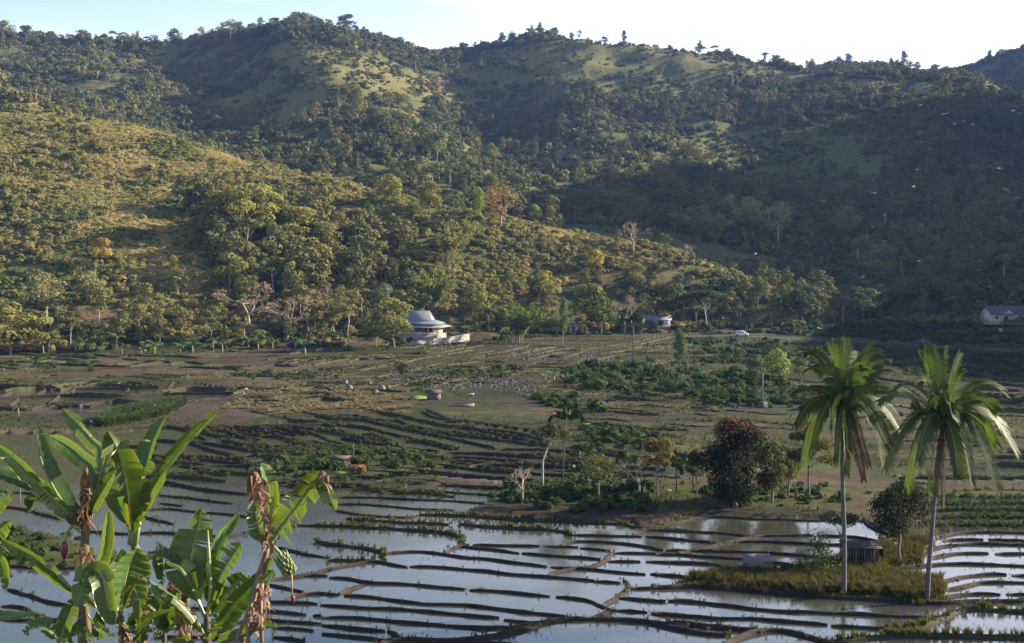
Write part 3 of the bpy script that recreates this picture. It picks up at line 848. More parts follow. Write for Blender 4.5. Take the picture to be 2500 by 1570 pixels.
FOR = [forest_mesh("forest_tree", 71, 10, 4.2, 2.4, 'round', 12, 1000, .34), forest_mesh("forest_tree", 72, 10, 3.6, 2.8, 'round', 11, 900, .34),
       forest_mesh("forest_tree", 73, 12, 4.8, 4.2, 'tier', 12, 1000, .34), forest_mesh("forest_tree", 74, 13, 2.8, 3.0, 'tall', 10, 800, .33),
       forest_mesh("forest_tree", 75, 11, 4.6, 5.4, 'flat', 12, 800, .33)]
g = np.random.default_rng(101)
# shrub cover of the near hill
FOREST_B = [(440, 530), (560, 530), (700, 550), (880, 585), (1000, 595), (1020, 600), (960, 640), (1020, 690), (1010, 790), (700, 760), (560, 700), (500, 620)]
x, y, z, px, py = spread(95000, 300, 560, g)
hl = z - valley(x, y)
den = np.where(inside(px + (fbm(x, y, 20, 2, 5) - .5) * 70, py + (fbm(x, y, 20, 2, 6) - .5) * 50, GRASS_B), .55, 1.0) * np.where(inside(px, py, GRASS_S), .5, 1)
cl = fbm(x, y, 16, 3, 71)
den = den * np.clip((cl - .30) / .25, .05, 1.1) * .62
keep = (hl > 1.0) & (g.random(len(x)) < den) & seen(x, y, z + 2.5) & ~inside(px, py, [(160, 742), (285, 742), (292, 800), (165, 800)]) & ~((z < 8) & (px > 880) & (px < 1180) & (py > 740))
x, y, z, px, py = [v[keep] for v in (x, y, z, px, py)]
gr = inside(px, py, GRASS_B)
s = np.where(gr, g.uniform(.6, 1.7, len(x)) * np.where(fbm(x, y, 12, 2, 75) > .55, 1.7, .8), g.uniform(.9, 2.6, len(x))) * np.where(g.random(len(x)) < .1, 1.5, 1)
scatter("hillside_shrubs", np.stack([x, y, z - .1 * s], 1), np.stack([s, s, s * g.uniform(.7, 1.25, len(s))], 1), g.uniform(0, 6.28, len(x)), g.integers(0, 6, len(x)), BUSH, "low bushes covering the grassy hill on the near left side")
nB = len(x)
x, y, z, px, py = spread(200000, 380, 660, g)
jx_, jy_ = (fbm(x, y, 20, 2, 5) - .5) * 60, (fbm(x, y, 20, 2, 6) - .5) * 40
ing = inside(px + jx_, py + jy_, GRASS_B) & (y < 560) | inside(px + jx_, py + jy_, GRASS_K) | inside(px + jx_, py + jy_, GRASS_S) & (y < 560)
keep = ing & (g.random(len(x)) < .85 * np.clip((fbm(x, y, 9, 3, 73) - .25) / .3, .1, 1)) & seen(x, y, z + 1.5)
x, y, z = [v[keep] for v in (x, y, z)]; s = g.uniform(.4, 1.2, len(x)) * (.6 + 1.1 * fbm(x, y, 10, 3, 76))
M_DRYBUSH = foliage("dry_hill_grass", [(0.1439, 0.1635, 0.0554), (0.2399, 0.2346, 0.0832), (0.3358, 0.2844, 0.12), (0.4112, 0.32, 0.1693)], .3, loc_scale=.04)
scatter("hillside_grass", np.stack([x, y, z - .08], 1), np.stack([s * 1.2, s * 1.2, s], 1), g.uniform(0, 6.28, len(x)), g.integers(0, 4, len(x)), [bush_mesh("grass_clump", 90 + i, 200, .11, M_DRYBUSH, .62) for i in range(4)], "tall dry grass and low scrub on the sunny near hillside")
print("DRY", len(x))
# woods and scrub of the mountains behind
x, y, z, px, py = spread(210000, 470, 1700, g)
hl = z - valley(x, y)
gC = inside(px, py, GRASS_C) & (y > 560); gD = inside(px, py, GRASS_D) & (y > 560); gM = inside(px, py, GRASS_M) & (y > 560)
cl = fbm(x, y, 45, 4, 81)
den = np.clip((cl - .33) / .22, .06, 1) * np.where(gC, .6, 1) * np.where(gD, .5, 1) * np.where(gM, .75, 1)
keep = (hl > 1) & (g.random(len(x)) < den * .46) & seen(x, y, z + 3) & ((y > 560) | (px > 1900))
x, y, z, px, py = [v[keep] for v in (x, y, z, px, py)]
s = g.uniform(1.5, 5.0, len(x)) * np.where(g.random(len(x)) < .14, 1.8, 1) * np.where(inside(px, py, GRASS_M), .6, 1) * np.where(inside(px, py, GRASS_D) | inside(px, py, GRASS_C), .6, 1)
scatter("mountain_scrub", np.stack([x, y, z - .1 * s], 1), np.stack([s, s, s * g.uniform(.8, 1.4, len(s))], 1), g.uniform(0, 6.28, len(x)), g.integers(0, 6, len(x)), [bush_mesh("scrub", 20 + i, 280, .125, M_FOREST, .9) for i in range(6)], "dark scrub and thicket covering the mountain slopes")
nC = len(x)
x, y, z, px, py = spread(26000, 470, 1330, g)
hl = z - valley(x, y)
gG = (inside(px, py, GRASS_C) | inside(px, py, GRASS_D) | inside(px, py, GRASS_M)) & (y > 560)
cl = fbm(x, y, 70, 4, 91)
den = np.clip((cl - .36) / .2, .05, 1) * np.where(gG, .07, 1) * np.where(py < 250, .55, 1) * np.where((px < 900) & (py > 110) & (py < 400), .3, 1)
keep = (hl > 1) & (g.random(len(x)) < den * .42) & seen(x, y, z + 8) & ((y > 570) | (px > 1950))
x2, y2, z2_ = x[keep], y[keep], z[keep]
s = g.uniform(.5, 1.3, len(x2))
scatter("forest", np.stack([x2, y2, z2_ - .3], 1), np.stack([s * g.uniform(.85, 1.15, len(s)), s, s], 1), g.uniform(0, 6.28, len(x2)), g.choice(5, len(x2), p=[.3, .25, .2, .13, .12]), FOR, "far off woods covering the shaded mountain slopes")
# woods of the near hill: hollow beside the grass, foot of the slope
x, y, z, px, py = spread(16000, 320, 500, g)
hl = z - valley(x, y)
foot_ = (hl < 12) & (px > 560)
footl = (hl < 8) & (px <= 560)
den = np.where(inside(px, py, FOREST_B), .55, .03) + np.where(foot_, .35, 0) + np.where(footl, .15, 0)
den = den * np.where(inside(px, py, GRASS_B), .02, 1) * np.where((px > 900) & (px < 1190) & (hl < 14) & (py > 700), .12, 1) * np.where((px > 1360) & (px < 1660) & (hl < 9), .12, 1) * np.where((px > 2380) & (hl < 9), 0, 1) * np.where(hl < 1.2, .25, 1)
keep = (hl > .6) & (g.random(len(x)) < den * .26) & seen(x, y, z + 6) & ~inside(px, py, [(160, 742), (285, 742), (292, 800), (165, 800)])
x3, y3, z3_ = x[keep], y[keep], z[keep]
s = g.uniform(.5, 1.35, len(x3)) * np.where(inside(px[keep], py[keep], FOREST_B), 1.15, .8)
scatter("hill_woods", np.stack([x3, y3, z3_ - .3], 1), np.stack([s * g.uniform(.85, 1.15, len(s)), s, s], 1), g.uniform(0, 6.28, len(x3)), g.choice(5, len(x3), p=[.3, .25, .2, .13, .12]), FOR, "woods filling the hollows and the foot of the near hill")
print("SCATTER", nB, nC, len(x2), len(x3))
# ------------------------------------------------------------------ earth bunds between the paddies
BUNDS = []   # (pixel polyline, width m, height m, grassy)
def B(conv, w, h, gr, *lines):
    for ln in lines: BUNDS.append((conv(ln), w, h, gr))
B(z2, .34, .24, .25, [(80, 35), (390, 40), (620, 50), (830, 58), (960, 70), (1050, 75)], [(0, 80), (200, 78), (400, 95), (600, 115), (830, 120)], [(50, 122), (200, 150), (400, 165), (520, 172), (600, 150)])
B(z2, .42, .32, .75, [(600, 150), (760, 150), (1000, 160), (1250, 180), (1500, 190), (1750, 200), (1950, 210)], [(150, 190), (400, 195), (600, 205), (790, 212)], [(860, 208), (1000, 222), (1250, 240), (1520, 250), (1590, 280)],
  [(-60, 220), (0, 222), (250, 232), (500, 245), (750, 262), (860, 285), (890, 330)], [(-80, 325), (0, 340), (150, 355), (300, 375), (350, 390), (380, 440)], [(0, 445), (120, 450), (230, 448), (300, 446)])
B(z2, .36, .28, .06, [(370, 400), (500, 390), (620, 390), (760, 405), (880, 430), (1000, 430), (1150, 455), (1300, 468), (1435, 485)], [(1452, 488), (1580, 500), (1700, 500), (1820, 520), (2070, 540)], [(2100, 535), (2250, 545), (2370, 560)],
  [(880, 355), (1000, 370), (1150, 385), (1250, 398)], [(1272, 400), (1500, 420), (1650, 430), (1780, 438)], [(950, 345), (1200, 350), (1390, 352)], [(1412, 350), (1500, 358), (1640, 362)], [(1655, 365), (1850, 385)],
  [(1590, 280), (1800, 285), (2050, 290)], [(2080, 290), (2250, 305), (2390, 318)], [(1520, 345), (1600, 318), (1750, 325), (1950, 340), (2100, 360), (2190, 380)], [(2212, 380), (2330, 385)],
  [(1870, 400), (2000, 400), (2200, 405), (2300, 410), (2400, 418)], [(1820, 450), (2040, 455)], [(2080, 455), (2250, 462), (2400, 470)],
  [(-60, 512), (0, 500), (120, 480), (300, 448), (400, 470), (520, 488)], [(540, 485), (750, 490), (900, 510), (1060, 515), (1150, 535), (1300, 545), (1500, 560), (1700, 575), (1735, 580)], [(1747, 585), (1920, 595)],
  [(0, 558), (120, 560), (220, 580), (265, 600), (450, 595), (600, 605), (750, 625), (900, 635)], [(920, 642), (1050, 645), (1200, 655), (1350, 675), (1455, 682)], [(1490, 685), (1650, 695), (1740, 710), (1770, 745), (1860, 770)],
  [(-20, 668), (80, 672)], [(110, 675), (300, 685), (420, 708), (520, 715), (650, 740), (760, 730), (900, 740), (1050, 755), (1200, 770), (1350, 790), (1480, 805), (1600, 820)],
  [(-40, 735), (200, 755), (400, 760), (600, 775), (800, 795), (950, 812), (1120, 825)], [(1150, 830), (1300, 850), (1380, 860)],
  [(-40, 818), (200, 820), (400, 838), (550, 855), (700, 870), (900, 885), (1050, 890), (1200, 880)], [(-40, 870), (150, 890), (370, 905)], [(-40, 928), (200, 945), (380, 965)],
  [(1970, 630), (2100, 632), (2250, 625), (2330, 590), (2400, 570)], [(1900, 690), (2050, 700), (2200, 715)], [(2222, 710), (2390, 708)], [(1860, 770), (2000, 775), (2080, 785)], [(2100, 790), (2250, 800), (2390, 812)],
  [(900, 985), (1100, 985), (1250, 992)])
B(z2, .58, .36, .3, [(420, 965), (600, 965), (800, 975), (950, 960), (1150, 925), (1300, 900), (1400, 865), (1450, 835), (1600, 825), (1750, 835), (1950, 835), (2100, 850), (2250, 870), (2350, 890)], [(2200, 860), (2400, 880)], [(1200, 880), (1380, 868), (1420, 850)], [(340, 992), (400, 968), (440, 960)], [(400, 905), (440, 910), (475, 950)])
B(z2, .46, .30, .25, [(770, 390), (860, 350), (920, 345)], [(1430, 548), (1560, 505), (1720, 490), (1800, 455), (1870, 395)], [(80, 665), (180, 625), (260, 600)], [(1790, 745), (1880, 700), (1950, 650), (1965, 590), (1930, 575)], [(1730, 820), (1860, 775)],
  [(2000, 275), (2080, 250), (2200, 245), (2400, 258)], [(1960, 215), (2020, 240), (2150, 225), (2270, 205), (2408, 165)])
B(z3, .40, .30, .08, [(0, 215), (150, 195), (300, 165), (350, 160), (500, 170), (700, 180), (1000, 185), (1110, 185)], [(0, 250), (200, 258), (400, 268), (620, 290)], [(690, 285), (900, 285), (1030, 282)], [(1060, 285), (1250, 290), (1450, 318), (1480, 330)],
  [(0, 295), (200, 312), (400, 335)], [(520, 328), (700, 325), (900, 335), (1150, 345), (1450, 350)], [(0, 375), (50, 380)], [(67, 382), (210, 385)], [(250, 385), (450, 390), (700, 400), (900, 410), (1000, 420), (1200, 430)],
  [(0, 408), (150, 410), (300, 420), (450, 430), (600, 440)], [(0, 455), (200, 462), (400, 475), (500, 495)], [(770, 460), (850, 470), (950, 490)], [(0, 540), (120, 545), (210, 555)],
  [(80, 710), (250, 715), (400, 735), (600, 760), (800, 780), (1000, 785), (1200, 795), (1400, 800), (1600, 815), (1700, 820), (1800, 820), (1900, 815)], [(0, 710), (66, 712)],
  [(0, 795), (200, 810), (400, 825), (600, 825), (800, 840), (1000, 860), (1130, 870)], [(1150, 870), (1300, 880), (1500, 895), (1560, 890)],
  [(1370, 200), (1430, 245), (1550, 285), (1600, 300)], [(1830, 300), (1950, 270), (2100, 262), (2408, 268), (2700, 268)], [(1880, 320), (2000, 308), (2140, 312)], [(2180, 312), (2408, 322), (2700, 324)], [(1780, 380), (1880, 355), (2000, 340), (2200, 340), (2408, 348), (2700, 350)],
  [(1790, 435), (1900, 410), (2000, 400), (2180, 400)], [(2215, 402), (2408, 405), (2700, 408)], [(1530, 510), (1700, 490), (1800, 475), (2000, 465), (2200, 475), (2408, 485), (2700, 490)],
  [(1860, 600), (1950, 560), (2050, 545), (2180, 535), (2290, 540)], [(2330, 542), (2408, 545), (2700, 548)], [(1870, 640), (1980, 630), (2060, 605), (2130, 590), (2300, 590), (2408, 595), (2700, 600)],
  [(1850, 700), (1950, 675), (2080, 660), (2240, 665)], [(2285, 665), (2408, 668), (2700, 672)])
B(z3, .60, .40, .25, [(-20, 628), (0, 630), (120, 625), (240, 610), (400, 620), (600, 640), (800, 660), (950, 675), (1100, 690), (1300, 695), (1500, 700), (1680, 710), (1750, 730), (1900, 725), (2100, 720), (2408, 712), (2700, 706)],
  [(0, 868), (100, 885), (300, 925), (500, 935)], [(60, 855), (250, 865), (450, 890), (640, 905), (720, 905)], [(450, 990), (580, 930), (720, 900), (850, 905), (950, 930), (1050, 965), (1150, 985)])
B(z3, .60, .34, .85, [(1150, 975), (1300, 960), (1500, 950), (1700, 930), (2000, 940), (2408, 950), (2700, 955)], [(1500, 900), (1700, 885), (1830, 850), (1900, 815), (2000, 770), (2100, 755), (2250, 770), (2408, 785), (2700, 800)])
B(z3, .46, .28, .15, [(150, 400), (300, 370), (430, 340), (520, 320), (640, 295), (690, 278)])
B(z1, .42, .26, .3, [(1080, 165), (1180, 185), (1290, 240)], [(1310, 160), (1420, 185), (1580, 250)], [(1500, 155), (1650, 180), (1830, 250), (1950, 290)], [(1740, 165), (1850, 175), (2000, 215), (2070, 245)],
  [(1130, 405), (1340, 430), (1345, 440)], [(1180, 420), (1350, 400), (1580, 410)], [(1000, 500), (1200, 540), (1400, 570), (1560, 580)], [(1700, 490), (1850, 500), (2060, 510)], [(1000, 585), (1200, 605), (1400, 630), (1450, 635)], [(1000, 635), (1140, 650)],
  [(900, 680), (1050, 665), (1250, 690), (1400, 700), (1560, 720)], [(890, 715), (1000, 745), (1090, 765)], [(0, 650), (40, 660), (150, 670), (280, 705), (380, 730)], [(560, 810), (800, 830), (950, 815), (1200, 830), (1400, 845), (1650, 800), (1850, 770), (2050, 776)],
  [(1700, 580), (1900, 590)], [(1750, 910), (1900, 950), (2050, 975)], [(1000, 890), (1030, 940), (920, 945)], [(600, 980), (800, 990), (950, 965), (1150, 960), (1280, 945)], [(1240, 270), (1290, 300), (1480, 340)], [(0, 560), (200, 575), (380, 590)],
  [(1530, 260), (1700, 310), (1800, 345)], [(1180, 255), (1400, 330), (1560, 365)])
B(z1, .40, .28, .15, [(1700, 1110), (1900, 1085), (2000, 1060), (2060, 1050)], [(1900, 1085), (2050, 1088)], [(1670, 1140), (1800, 1165), (1900, 1190)], [(1790, 1240), (1900, 1195), (2000, 1195), (2060, 1197)], [(1560, 1250), (1900, 1255), (1990, 1262)],
  [(1570, 1300), (1750, 1310), (1920, 1330)], [(1960, 1335), (2010, 1338)], [(1600, 1360), (1850, 1375), (2010, 1390)], [(1700, 1410), (1950, 1430)], [(1700, 1470), (1900, 1495)], [(0, 1020), (250, 1040), (480, 1040)], [(60, 1170), (180, 1210), (280, 1250), (450, 1270)],
  [(0, 1280), (130, 1275), (230, 1340), (400, 1380)], [(0, 1360), (200, 1370), (450, 1360)], [(920, 1220), (1080, 1230)], [(930, 1360), (1080, 1330)], [(970, 1400), (1060, 1410), (1300, 1400), (1560, 1370)], [(960, 1470), (1060, 1465), (1400, 1480)], [(900, 1290), (1200, 1290), (1560, 1300)])
B(z4, .42, .26, .45, [(0, 610), (100, 620), (250, 680), (420, 710), (530, 740), (590, 760)], [(20, 575), (200, 595), (350, 620), (510, 665), (700, 710), (820, 745)], [(280, 560), (450, 600), (700, 650), (900, 690), (1100, 735)], [(440, 545), (550, 590), (800, 630), (1000, 665), (1200, 690), (1350, 715)],
  [(620, 490), (700, 540), (900, 560), (1100, 590), (1350, 620), (1500, 640)], [(760, 560), (1000, 570), (1180, 595), (1350, 570), (1500, 580)], [(730, 770), (900, 765), (1100, 775), (1300, 795), (1640, 805)], [(1100, 745), (1300, 742), (1500, 750), (1650, 765)], [(800, 790), (1000, 800), (1300, 825)],
  [(820, 830), (1000, 850), (1200, 890), (1450, 910), (1700, 920)], [(620, 850), (800, 850), (1000, 880), (1100, 890), (1300, 900)], [(350, 860), (600, 880), (800, 905), (1000, 920), (1250, 940), (1400, 945), (1640, 960)], [(0, 925), (200, 920), (450, 935), (660, 960)], [(0, 965), (200, 970), (360, 990)],
  [(760, 975), (1000, 990), (1200, 1000), (1380, 1000)], [(280, 1045), (600, 1000), (850, 1025), (1100, 1040), (1320, 1050)], [(1650, 770), (1900, 780), (2100, 800)], [(0, 690), (150, 720), (300, 760)], [(1200, 830), (1500, 850), (1900, 870)], [(0, 540), (300, 545), (440, 560)], [(1500, 880), (1800, 890), (2100, 905)])
B(z4, .6, .5, .7, [(1600, 400), (1800, 380), (2000, 370), (2200, 400), (2408, 420)], [(1620, 440), (1850, 430), (2050, 430), (2250, 440)], [(1800, 480), (2000, 465), (2200, 470)], [(1830, 500), (2100, 530), (2300, 515), (2408, 500)], [(1300, 385), (1500, 380), (1700, 350)], [(1650, 580), (1900, 600), (2150, 620), (2350, 625)],
  [(540, 120), (700, 105), (890, 85)], [(450, 145), (900, 130), (1100, 100)], [(600, 185), (900, 165), (1250, 125)], [(1000, 210), (1280, 190), (1420, 175)], [(1650, 60), (2000, 40), (2200, 20)], [(1700, 85), (2100, 60), (2400, 45)], [(1720, 120), (2000, 100), (2408, 80)], [(1750, 145), (2100, 130), (2408, 120)], [(1850, 185), (2200, 160), (2408, 150)],
  [(100, 130), (400, 120), (540, 122)], [(0, 165), (300, 160), (600, 150)], [(0, 215), (250, 205), (520, 200)])
B(z5, .45, .34, .35, [(330, 355), (480, 350), (640, 345), (820, 345)], [(-80, 415), (0, 410), (150, 400), (300, 395), (500, 390), (720, 385)], [(820, 375), (1080, 375)], [(1090, 380), (1280, 378), (1520, 378)], [(280, 245), (450, 235), (700, 238)], [(480, 290), (700, 285), (830, 270), (1020, 240)], [(1200, 435), (1450, 405)],
  [(0, 405), (120, 350), (200, 320)], [(220, 400), (300, 350), (370, 310)], [(430, 385), (500, 345)], [(60, 460), (120, 410)], [(320, 450), (390, 395)], [(820, 370), (870, 300)], [(1080, 370), (1130, 305)], [(1280, 360), (1330, 310)], [(-80, 475), (0, 470), (170, 490), (300, 455), (380, 460)], [(580, 555), (700, 500), (900, 440)], [(1000, 570), (1300, 420)],
  [(-80, 303), (0, 300), (200, 295), (400, 290)], [(600, 225), (900, 215), (1100, 205)], [(1200, 190), (1500, 180)], [(1150, 160), (1400, 150), (1900, 130)], [(600, 150), (900, 140), (1200, 128)], [(330, 195), (600, 180)], [(870, 305), (1130, 300), (1330, 305), (1500, 290)], [(1750, 350), (2000, 335)], [(1280, 440), (1600, 400)], [(1640, 590), (1900, 590), (2200, 575)],
  [(840, 605), (1000, 610), (1100, 598)], [(1390, 590), (1600, 598), (1830, 590)], [(1000, 245), (1300, 225)])
z6 = lambda p: zoomed(p, 1600, 780, 2.6756)
B(z6, .6, .5, .6, [(0, 155), (200, 140)], [(0, 185), (230, 160)], [(0, 215), (250, 195)], [(0, 265), (150, 255), (300, 250)], [(1400, 215), (1800, 250), (2100, 270), (2408, 285), (2700, 290)], [(1500, 300), (1900, 320), (2408, 340), (2700, 345)], [(1600, 400), (2000, 410), (2408, 430), (2700, 440)], [(2200, 500), (2408, 495), (2700, 490)], [(2150, 540), (2408, 545), (2700, 545)], [(2150, 590), (2408, 600), (2700, 605)], [(2200, 640), (2408, 645), (2700, 650)],
  [(1650, 1050), (1900, 1040), (2100, 1045), (2408, 1040), (2700, 1040)], [(2150, 905), (2408, 900), (2700, 900)], [(2180, 950), (2408, 960), (2700, 965)], [(1880, 1140), (2100, 1125), (2250, 1120), (2408, 1130), (2700, 1135)], [(0, 500), (300, 510), (500, 505)], [(100, 620), (300, 600), (420, 610)])
rb = random.Random(4)
far_lines = []
for x0, x1, y0, y1, sl, k in ((-150, 760, 872, 1000, -.03, 70), (700, 1560, 842, 960, -.11, 80), (1500, 2650, 836, 1000, .025, 70), (1300, 2100, 950, 1100, .02, 40), (2050, 2650, 1000, 1200, 0, 16), (250, 1000, 1035, 1120, .13, 26), (250, 1350, 1090, 1215, .03, 34), (840, 1640, 1060, 1190, .04, 18), (560, 1300, 1000, 1090, .15, 22)):
    for _ in range(k):
        a, y_ = rb.uniform(x0, x1), rb.uniform(y0, y1); Ln = rb.uniform(70, 240)
        far_lines.append([(a + Ln * t_, y_ + Ln * t_ * (sl + rb.uniform(-.015, .015)) + 4 * math.sin(t_ * 5 + a)) for t_ in (0, .25, .5, .75, 1)])
hi_ = [q for q in far_lines if q[0][1] < 985]; lo_ = [q for q in far_lines if q[0][1] >= 985]
B(lambda p: p, .42, .8, .55, *[q for i, q in enumerate(hi_) if i % 3]); B(lambda p: p, .5, .7, .7, *hi_[::3])
B(lambda p: p, .36, .34, .35, *lo_[::2]); B(lambda p: p, .40, .34, .7, *lo_[1::2])
M_BUNDG = surf("grassy_bund", (.022, .022, .012), (.052, .052, .024), 1.2, .95, .8, bdist=.12)
GRASSP = []; gg = np.random.default_rng(5)
for bi, (ln, w, h, gr) in enumerate(BUNDS):
    W = []
    for px, py in ln:
        x, y = flat(px, py, .1)
        for _ in range(6): x, y = flat(px, py, max(float(valley(x, y)), 0.0) + .1)
        W.append((float(x), float(y)))
    W = np.array(W)
    seg = np.linalg.norm(np.diff(W, axis=0), axis=1); cum = np.concatenate([[0], np.cumsum(seg)])
    if 128 < W[:, 1].mean() < 235: h, w = h * 1.75, w * 1.25
    step = .7 if W[:, 1].mean() < 125 else 1.3
    nn = max(3, int(cum[-1] / step))
    t = np.linspace(0, cum[-1], nn)
    X = np.interp(t, cum, W[:, 0]); Y = np.interp(t, cum, W[:, 1])
    for _ in range(2):
        X[1:-1] = (X[:-2] + 2 * X[1:-1] + X[2:]) / 4; Y[1:-1] = (Y[:-2] + 2 * Y[1:-1] + Y[2:]) / 4
    X += (fbm(t + bi * 31, t * 0 + bi, 3.2, 2, 11) - .5) * .4; Y += (fbm(t + bi * 31, t * 0 + bi, 3.0, 3, 12) - .5) * .5
    tx, ty = np.gradient(X), np.gradient(Y); L = np.hypot(tx, ty) + 1e-9; nx, ny = -ty / L, tx / L
    Z = np.where(Y < 268, np.maximum(0, valley(X, Y)), ground_z(X, Y) - .1)
    ww = w * (1 + (fbm(t + bi * 7, t * 0, 1.6, 3, 13) - .5) * .55); hh = .72 * h * (1 + (fbm(t + bi * 9, t * 0 + 5, 1.3, 3, 14) - .5) * .6)
    ends = np.minimum(1, np.minimum(np.arange(nn) + .35, nn - .65 - np.arange(nn)) / 1.2); ww = ww * (.4 + .6 * ends); hh = hh * (.55 + .45 * ends)
    prof = [(-1.05, -.35), (-.95, .15), (-.72, .72), (-.3, 1.0), (.15, .97), (.62, .80), (.95, .2), (1.05, -.35)]
    V = np.zeros((nn, 8, 3))
    for k, (a, c) in enumerate(prof):
        r_ = 1 + (fbm(t * 1.0 + k * 11 + bi, t * 0 + k, .7, 2, 15) - .5) * .25
        a = a * .46
        V[:, k, 0] = X + nx * a * ww * r_; V[:, k, 1] = Y + ny * a * ww * r_; V[:, k, 2] = Z + c * hh * r_
    ii = np.arange(nn * 8).reshape(nn, 8)
    q = np.stack([ii[:-1, :-1], ii[:-1, 1:], ii[1:, 1:], ii[1:, :-1]], -1).reshape(-1, 4)
    caps = []
    for e in (0, nn - 1):
        r0 = ii[e]; caps += [(r0[0], r0[k], r0[k + 1]) if e == 0 else (r0[0], r0[k + 1], r0[k]) for k in range(1, 7)]
    me = np_mesh("paddy_bund", V.reshape(-1, 3), q, caps, [M_BUNDG if gr > .5 else M_SOIL], None, True)
    tag(obj("paddy_bund", me), "low earth bund between the paddies", None, "earth bunds of the terraces", 'structure')
    dens = (.4 + 7 * gr) * (1 if W[:, 1].mean() < 130 else .55)
    m_ = gg.poisson(cum[-1] * dens)
    if m_:
        k = gg.integers(0, nn, m_); off = gg.uniform(-1, .9, m_)
        off = off * .46; xx = X[k] + nx[k] * off * ww[k] + gg.uniform(-.3, .3, m_); yy = Y[k] + ny[k] * off * ww[k] + gg.uniform(-.15, .15, m_)
        GRASSP.append(np.stack([xx, yy, Z[k] + hh[k] * (1 - np.abs(off) ** 2 * .8) - .04, gg.uniform(.18, .5, m_) * (.6 + .8 * gr)], 1))
# ------------------------------------------------------------------ tufts: grass, rice, crops
def tuft_mesh(name, seed, nb, mat, lean=.5, w=.035, seg=2):
    g = np.random.default_rng(seed); V, Q, T = [], [], []
    for i in range(nb):
        a = g.random() * 6.28; r0 = g.uniform(0, .18); L = g.uniform(.6, 1.1); ln = g.uniform(.1, lean)
        p = Vector((r0 * math.cos(a), r0 * math.sin(a), 0)); d = Vector((math.cos(a), math.sin(a), 0)); s = Vector((-d.y, d.x, 0))
        b = len(V)
        m1 = p + d * ln * L * .35 + Vector((0, 0, L * .6)); e = p + d * ln * L + Vector((0, 0, L * .95))
        V += [tuple(p - s * w), tuple(p + s * w), tuple(m1 - s * w * .8), tuple(m1 + s * w * .8), tuple(e)]
        Q.append((b, b + 1, b + 3, b + 2)); T.append((b + 2, b + 3, b + 4))
    return np_mesh(name, V, Q, T, [mat])
TUFT = [tuft_mesh("tuft", i, 16, M_GRASS, .8, .045) for i in range(3)]
RICE = [tuft_mesh("shoots", 10 + i, 7, M_RICE, .6, .030) for i in range(3)]
CROP = [tuft_mesh("crop", 20 + i, 14, M_CROP, 1.1, .07) for i in range(3)]
STRAWP = [tuft_mesh("straw", 30 + i, 26, M_STRAW, 1.3, .05) for i in range(3)]
REDP = [tuft_mesh("tall_grass", 40 + i, 16, M_REDGRASS, .7, .028) for i in range(3)]
g = np.random.default_rng(202)
def in_poly(poly, n, jit=0.0):
    """n random ground places inside a polygon given in photograph pixels"""
    W = []
    for px, py in poly:
        zz = .2
        for _ in range(8): x_, y_ = flat(px, py, zz); zz = max(.2, float(valley(x_, y_)))
        W.append((float(x_), float(y_)))
    W = np.array(W)
    x0, y0 = W.min(0); x1, y1 = W.max(0)
    xs, ys = g.uniform(x0, x1, n * 14), g.uniform(y0, y1, n * 14)
    k = inside(xs, ys, [tuple(p) for p in W])
    xs, ys = xs[k][:n], ys[k][:n]
    return xs, ys, ground_z(xs, ys)
def tufts(name, parts_, protos, label):
    P = np.concatenate(parts_)
    scatter(name, P[:, :3], P[:, 3], g.uniform(0, 6.28, len(P)), g.integers(0, len(protos), len(P)), protos, label)
tufts("bund_grass", GRASSP, TUFT, "short grass growing along the earth bunds")
# rice shoots in the flooded fields: thick in the middle distance, thin in the near pools
x, y, z, px, py = spread(110000, 66, 215, g)
den = np.where(py < 1225, .80, np.where(py < 1300, .20, .075)) * np.clip((fbm(x, y * 1.5, 15, 3, 55) - .32) / .25, .03, 1)
den = np.where((px > 1100) & (py > 1525), .2, den); den = np.where((px > 2150) & (py > 1500), .2, den)
den = np.where((py > 1300) & (py < 1500) & (px > 900) & (px < 1500), den * .3, den)
k = in_water(px, py) & (g.random(len(x)) < den)
x, y, py = x[k], y[k], py[k]
tufts("rice_shoots", [np.stack([x, y, x * 0 - .02, g.uniform(.12, .30, len(x)) * np.where(py < 1230, 1.15, .8)], 1)], RICE, "young rice shoots standing in the flooded fields")
# rough grass of the valley floor
x, y, z, px, py = spread(45000, 60, 380, g)
wet = in_water(px, py); hl = z - valley(x, y)
den = np.clip((fbm(x, y, 22, 3, 66) - .36) / .22, 0, 1) * np.where(y > 200, .8, .8)
brown = inside(px, py, PLOT[0][0]) | inside(px, py, PLOT[5][0]) | inside(px, py, [(1136, 1249), (1210, 1234), (1400, 1237), (1660, 1250), (1650, 1276), (1560, 1288), (1360, 1269)]) | inside(px, py, PLOT[14][0]) | inside(px, py, PLOT[23 if len(PLOT) > 23 else 0][0])
k = ~wet & (hl < 2) & (g.random(len(x)) < den * np.where(brown, .15, 1))
tufts("field_grass", [np.stack([x[k], y[k], z[k] - .03, g.uniform(.25, .7, k.sum())], 1)], TUFT, "rough grass on the dry fields of the valley floor")
ISL = DRY[0]
xg_, yg_, zg_ = in_poly(ISL, 1800)
tufts("island_grass", [np.stack([xg_, yg_, zg_ - .03, g.uniform(.3, .75, len(xg_))], 1)], TUFT, "green grass growing on the island by the palms")
xi, yi, zi = in_poly(ISL, 1700); xj, yj, zj = in_poly(DRY[1], 700)
tufts("dry_grass", [np.stack([xi, yi, zi - .03, g.uniform(.35, 1.0, len(xi))], 1), np.stack([xj, yj, zj - .03, g.uniform(.25, .65, len(xj))], 1)], REDP, "reddish drying tall grass on the island by the palms")
xs_, ys_, zs_ = in_poly(PLOT[7][0], 4200)
rows = (np.abs(((ys_ - xs_ * .35) / 3.4) % 1 - .5) < .27) & (fbm(xs_, ys_, 7, 2, 8) > .42)
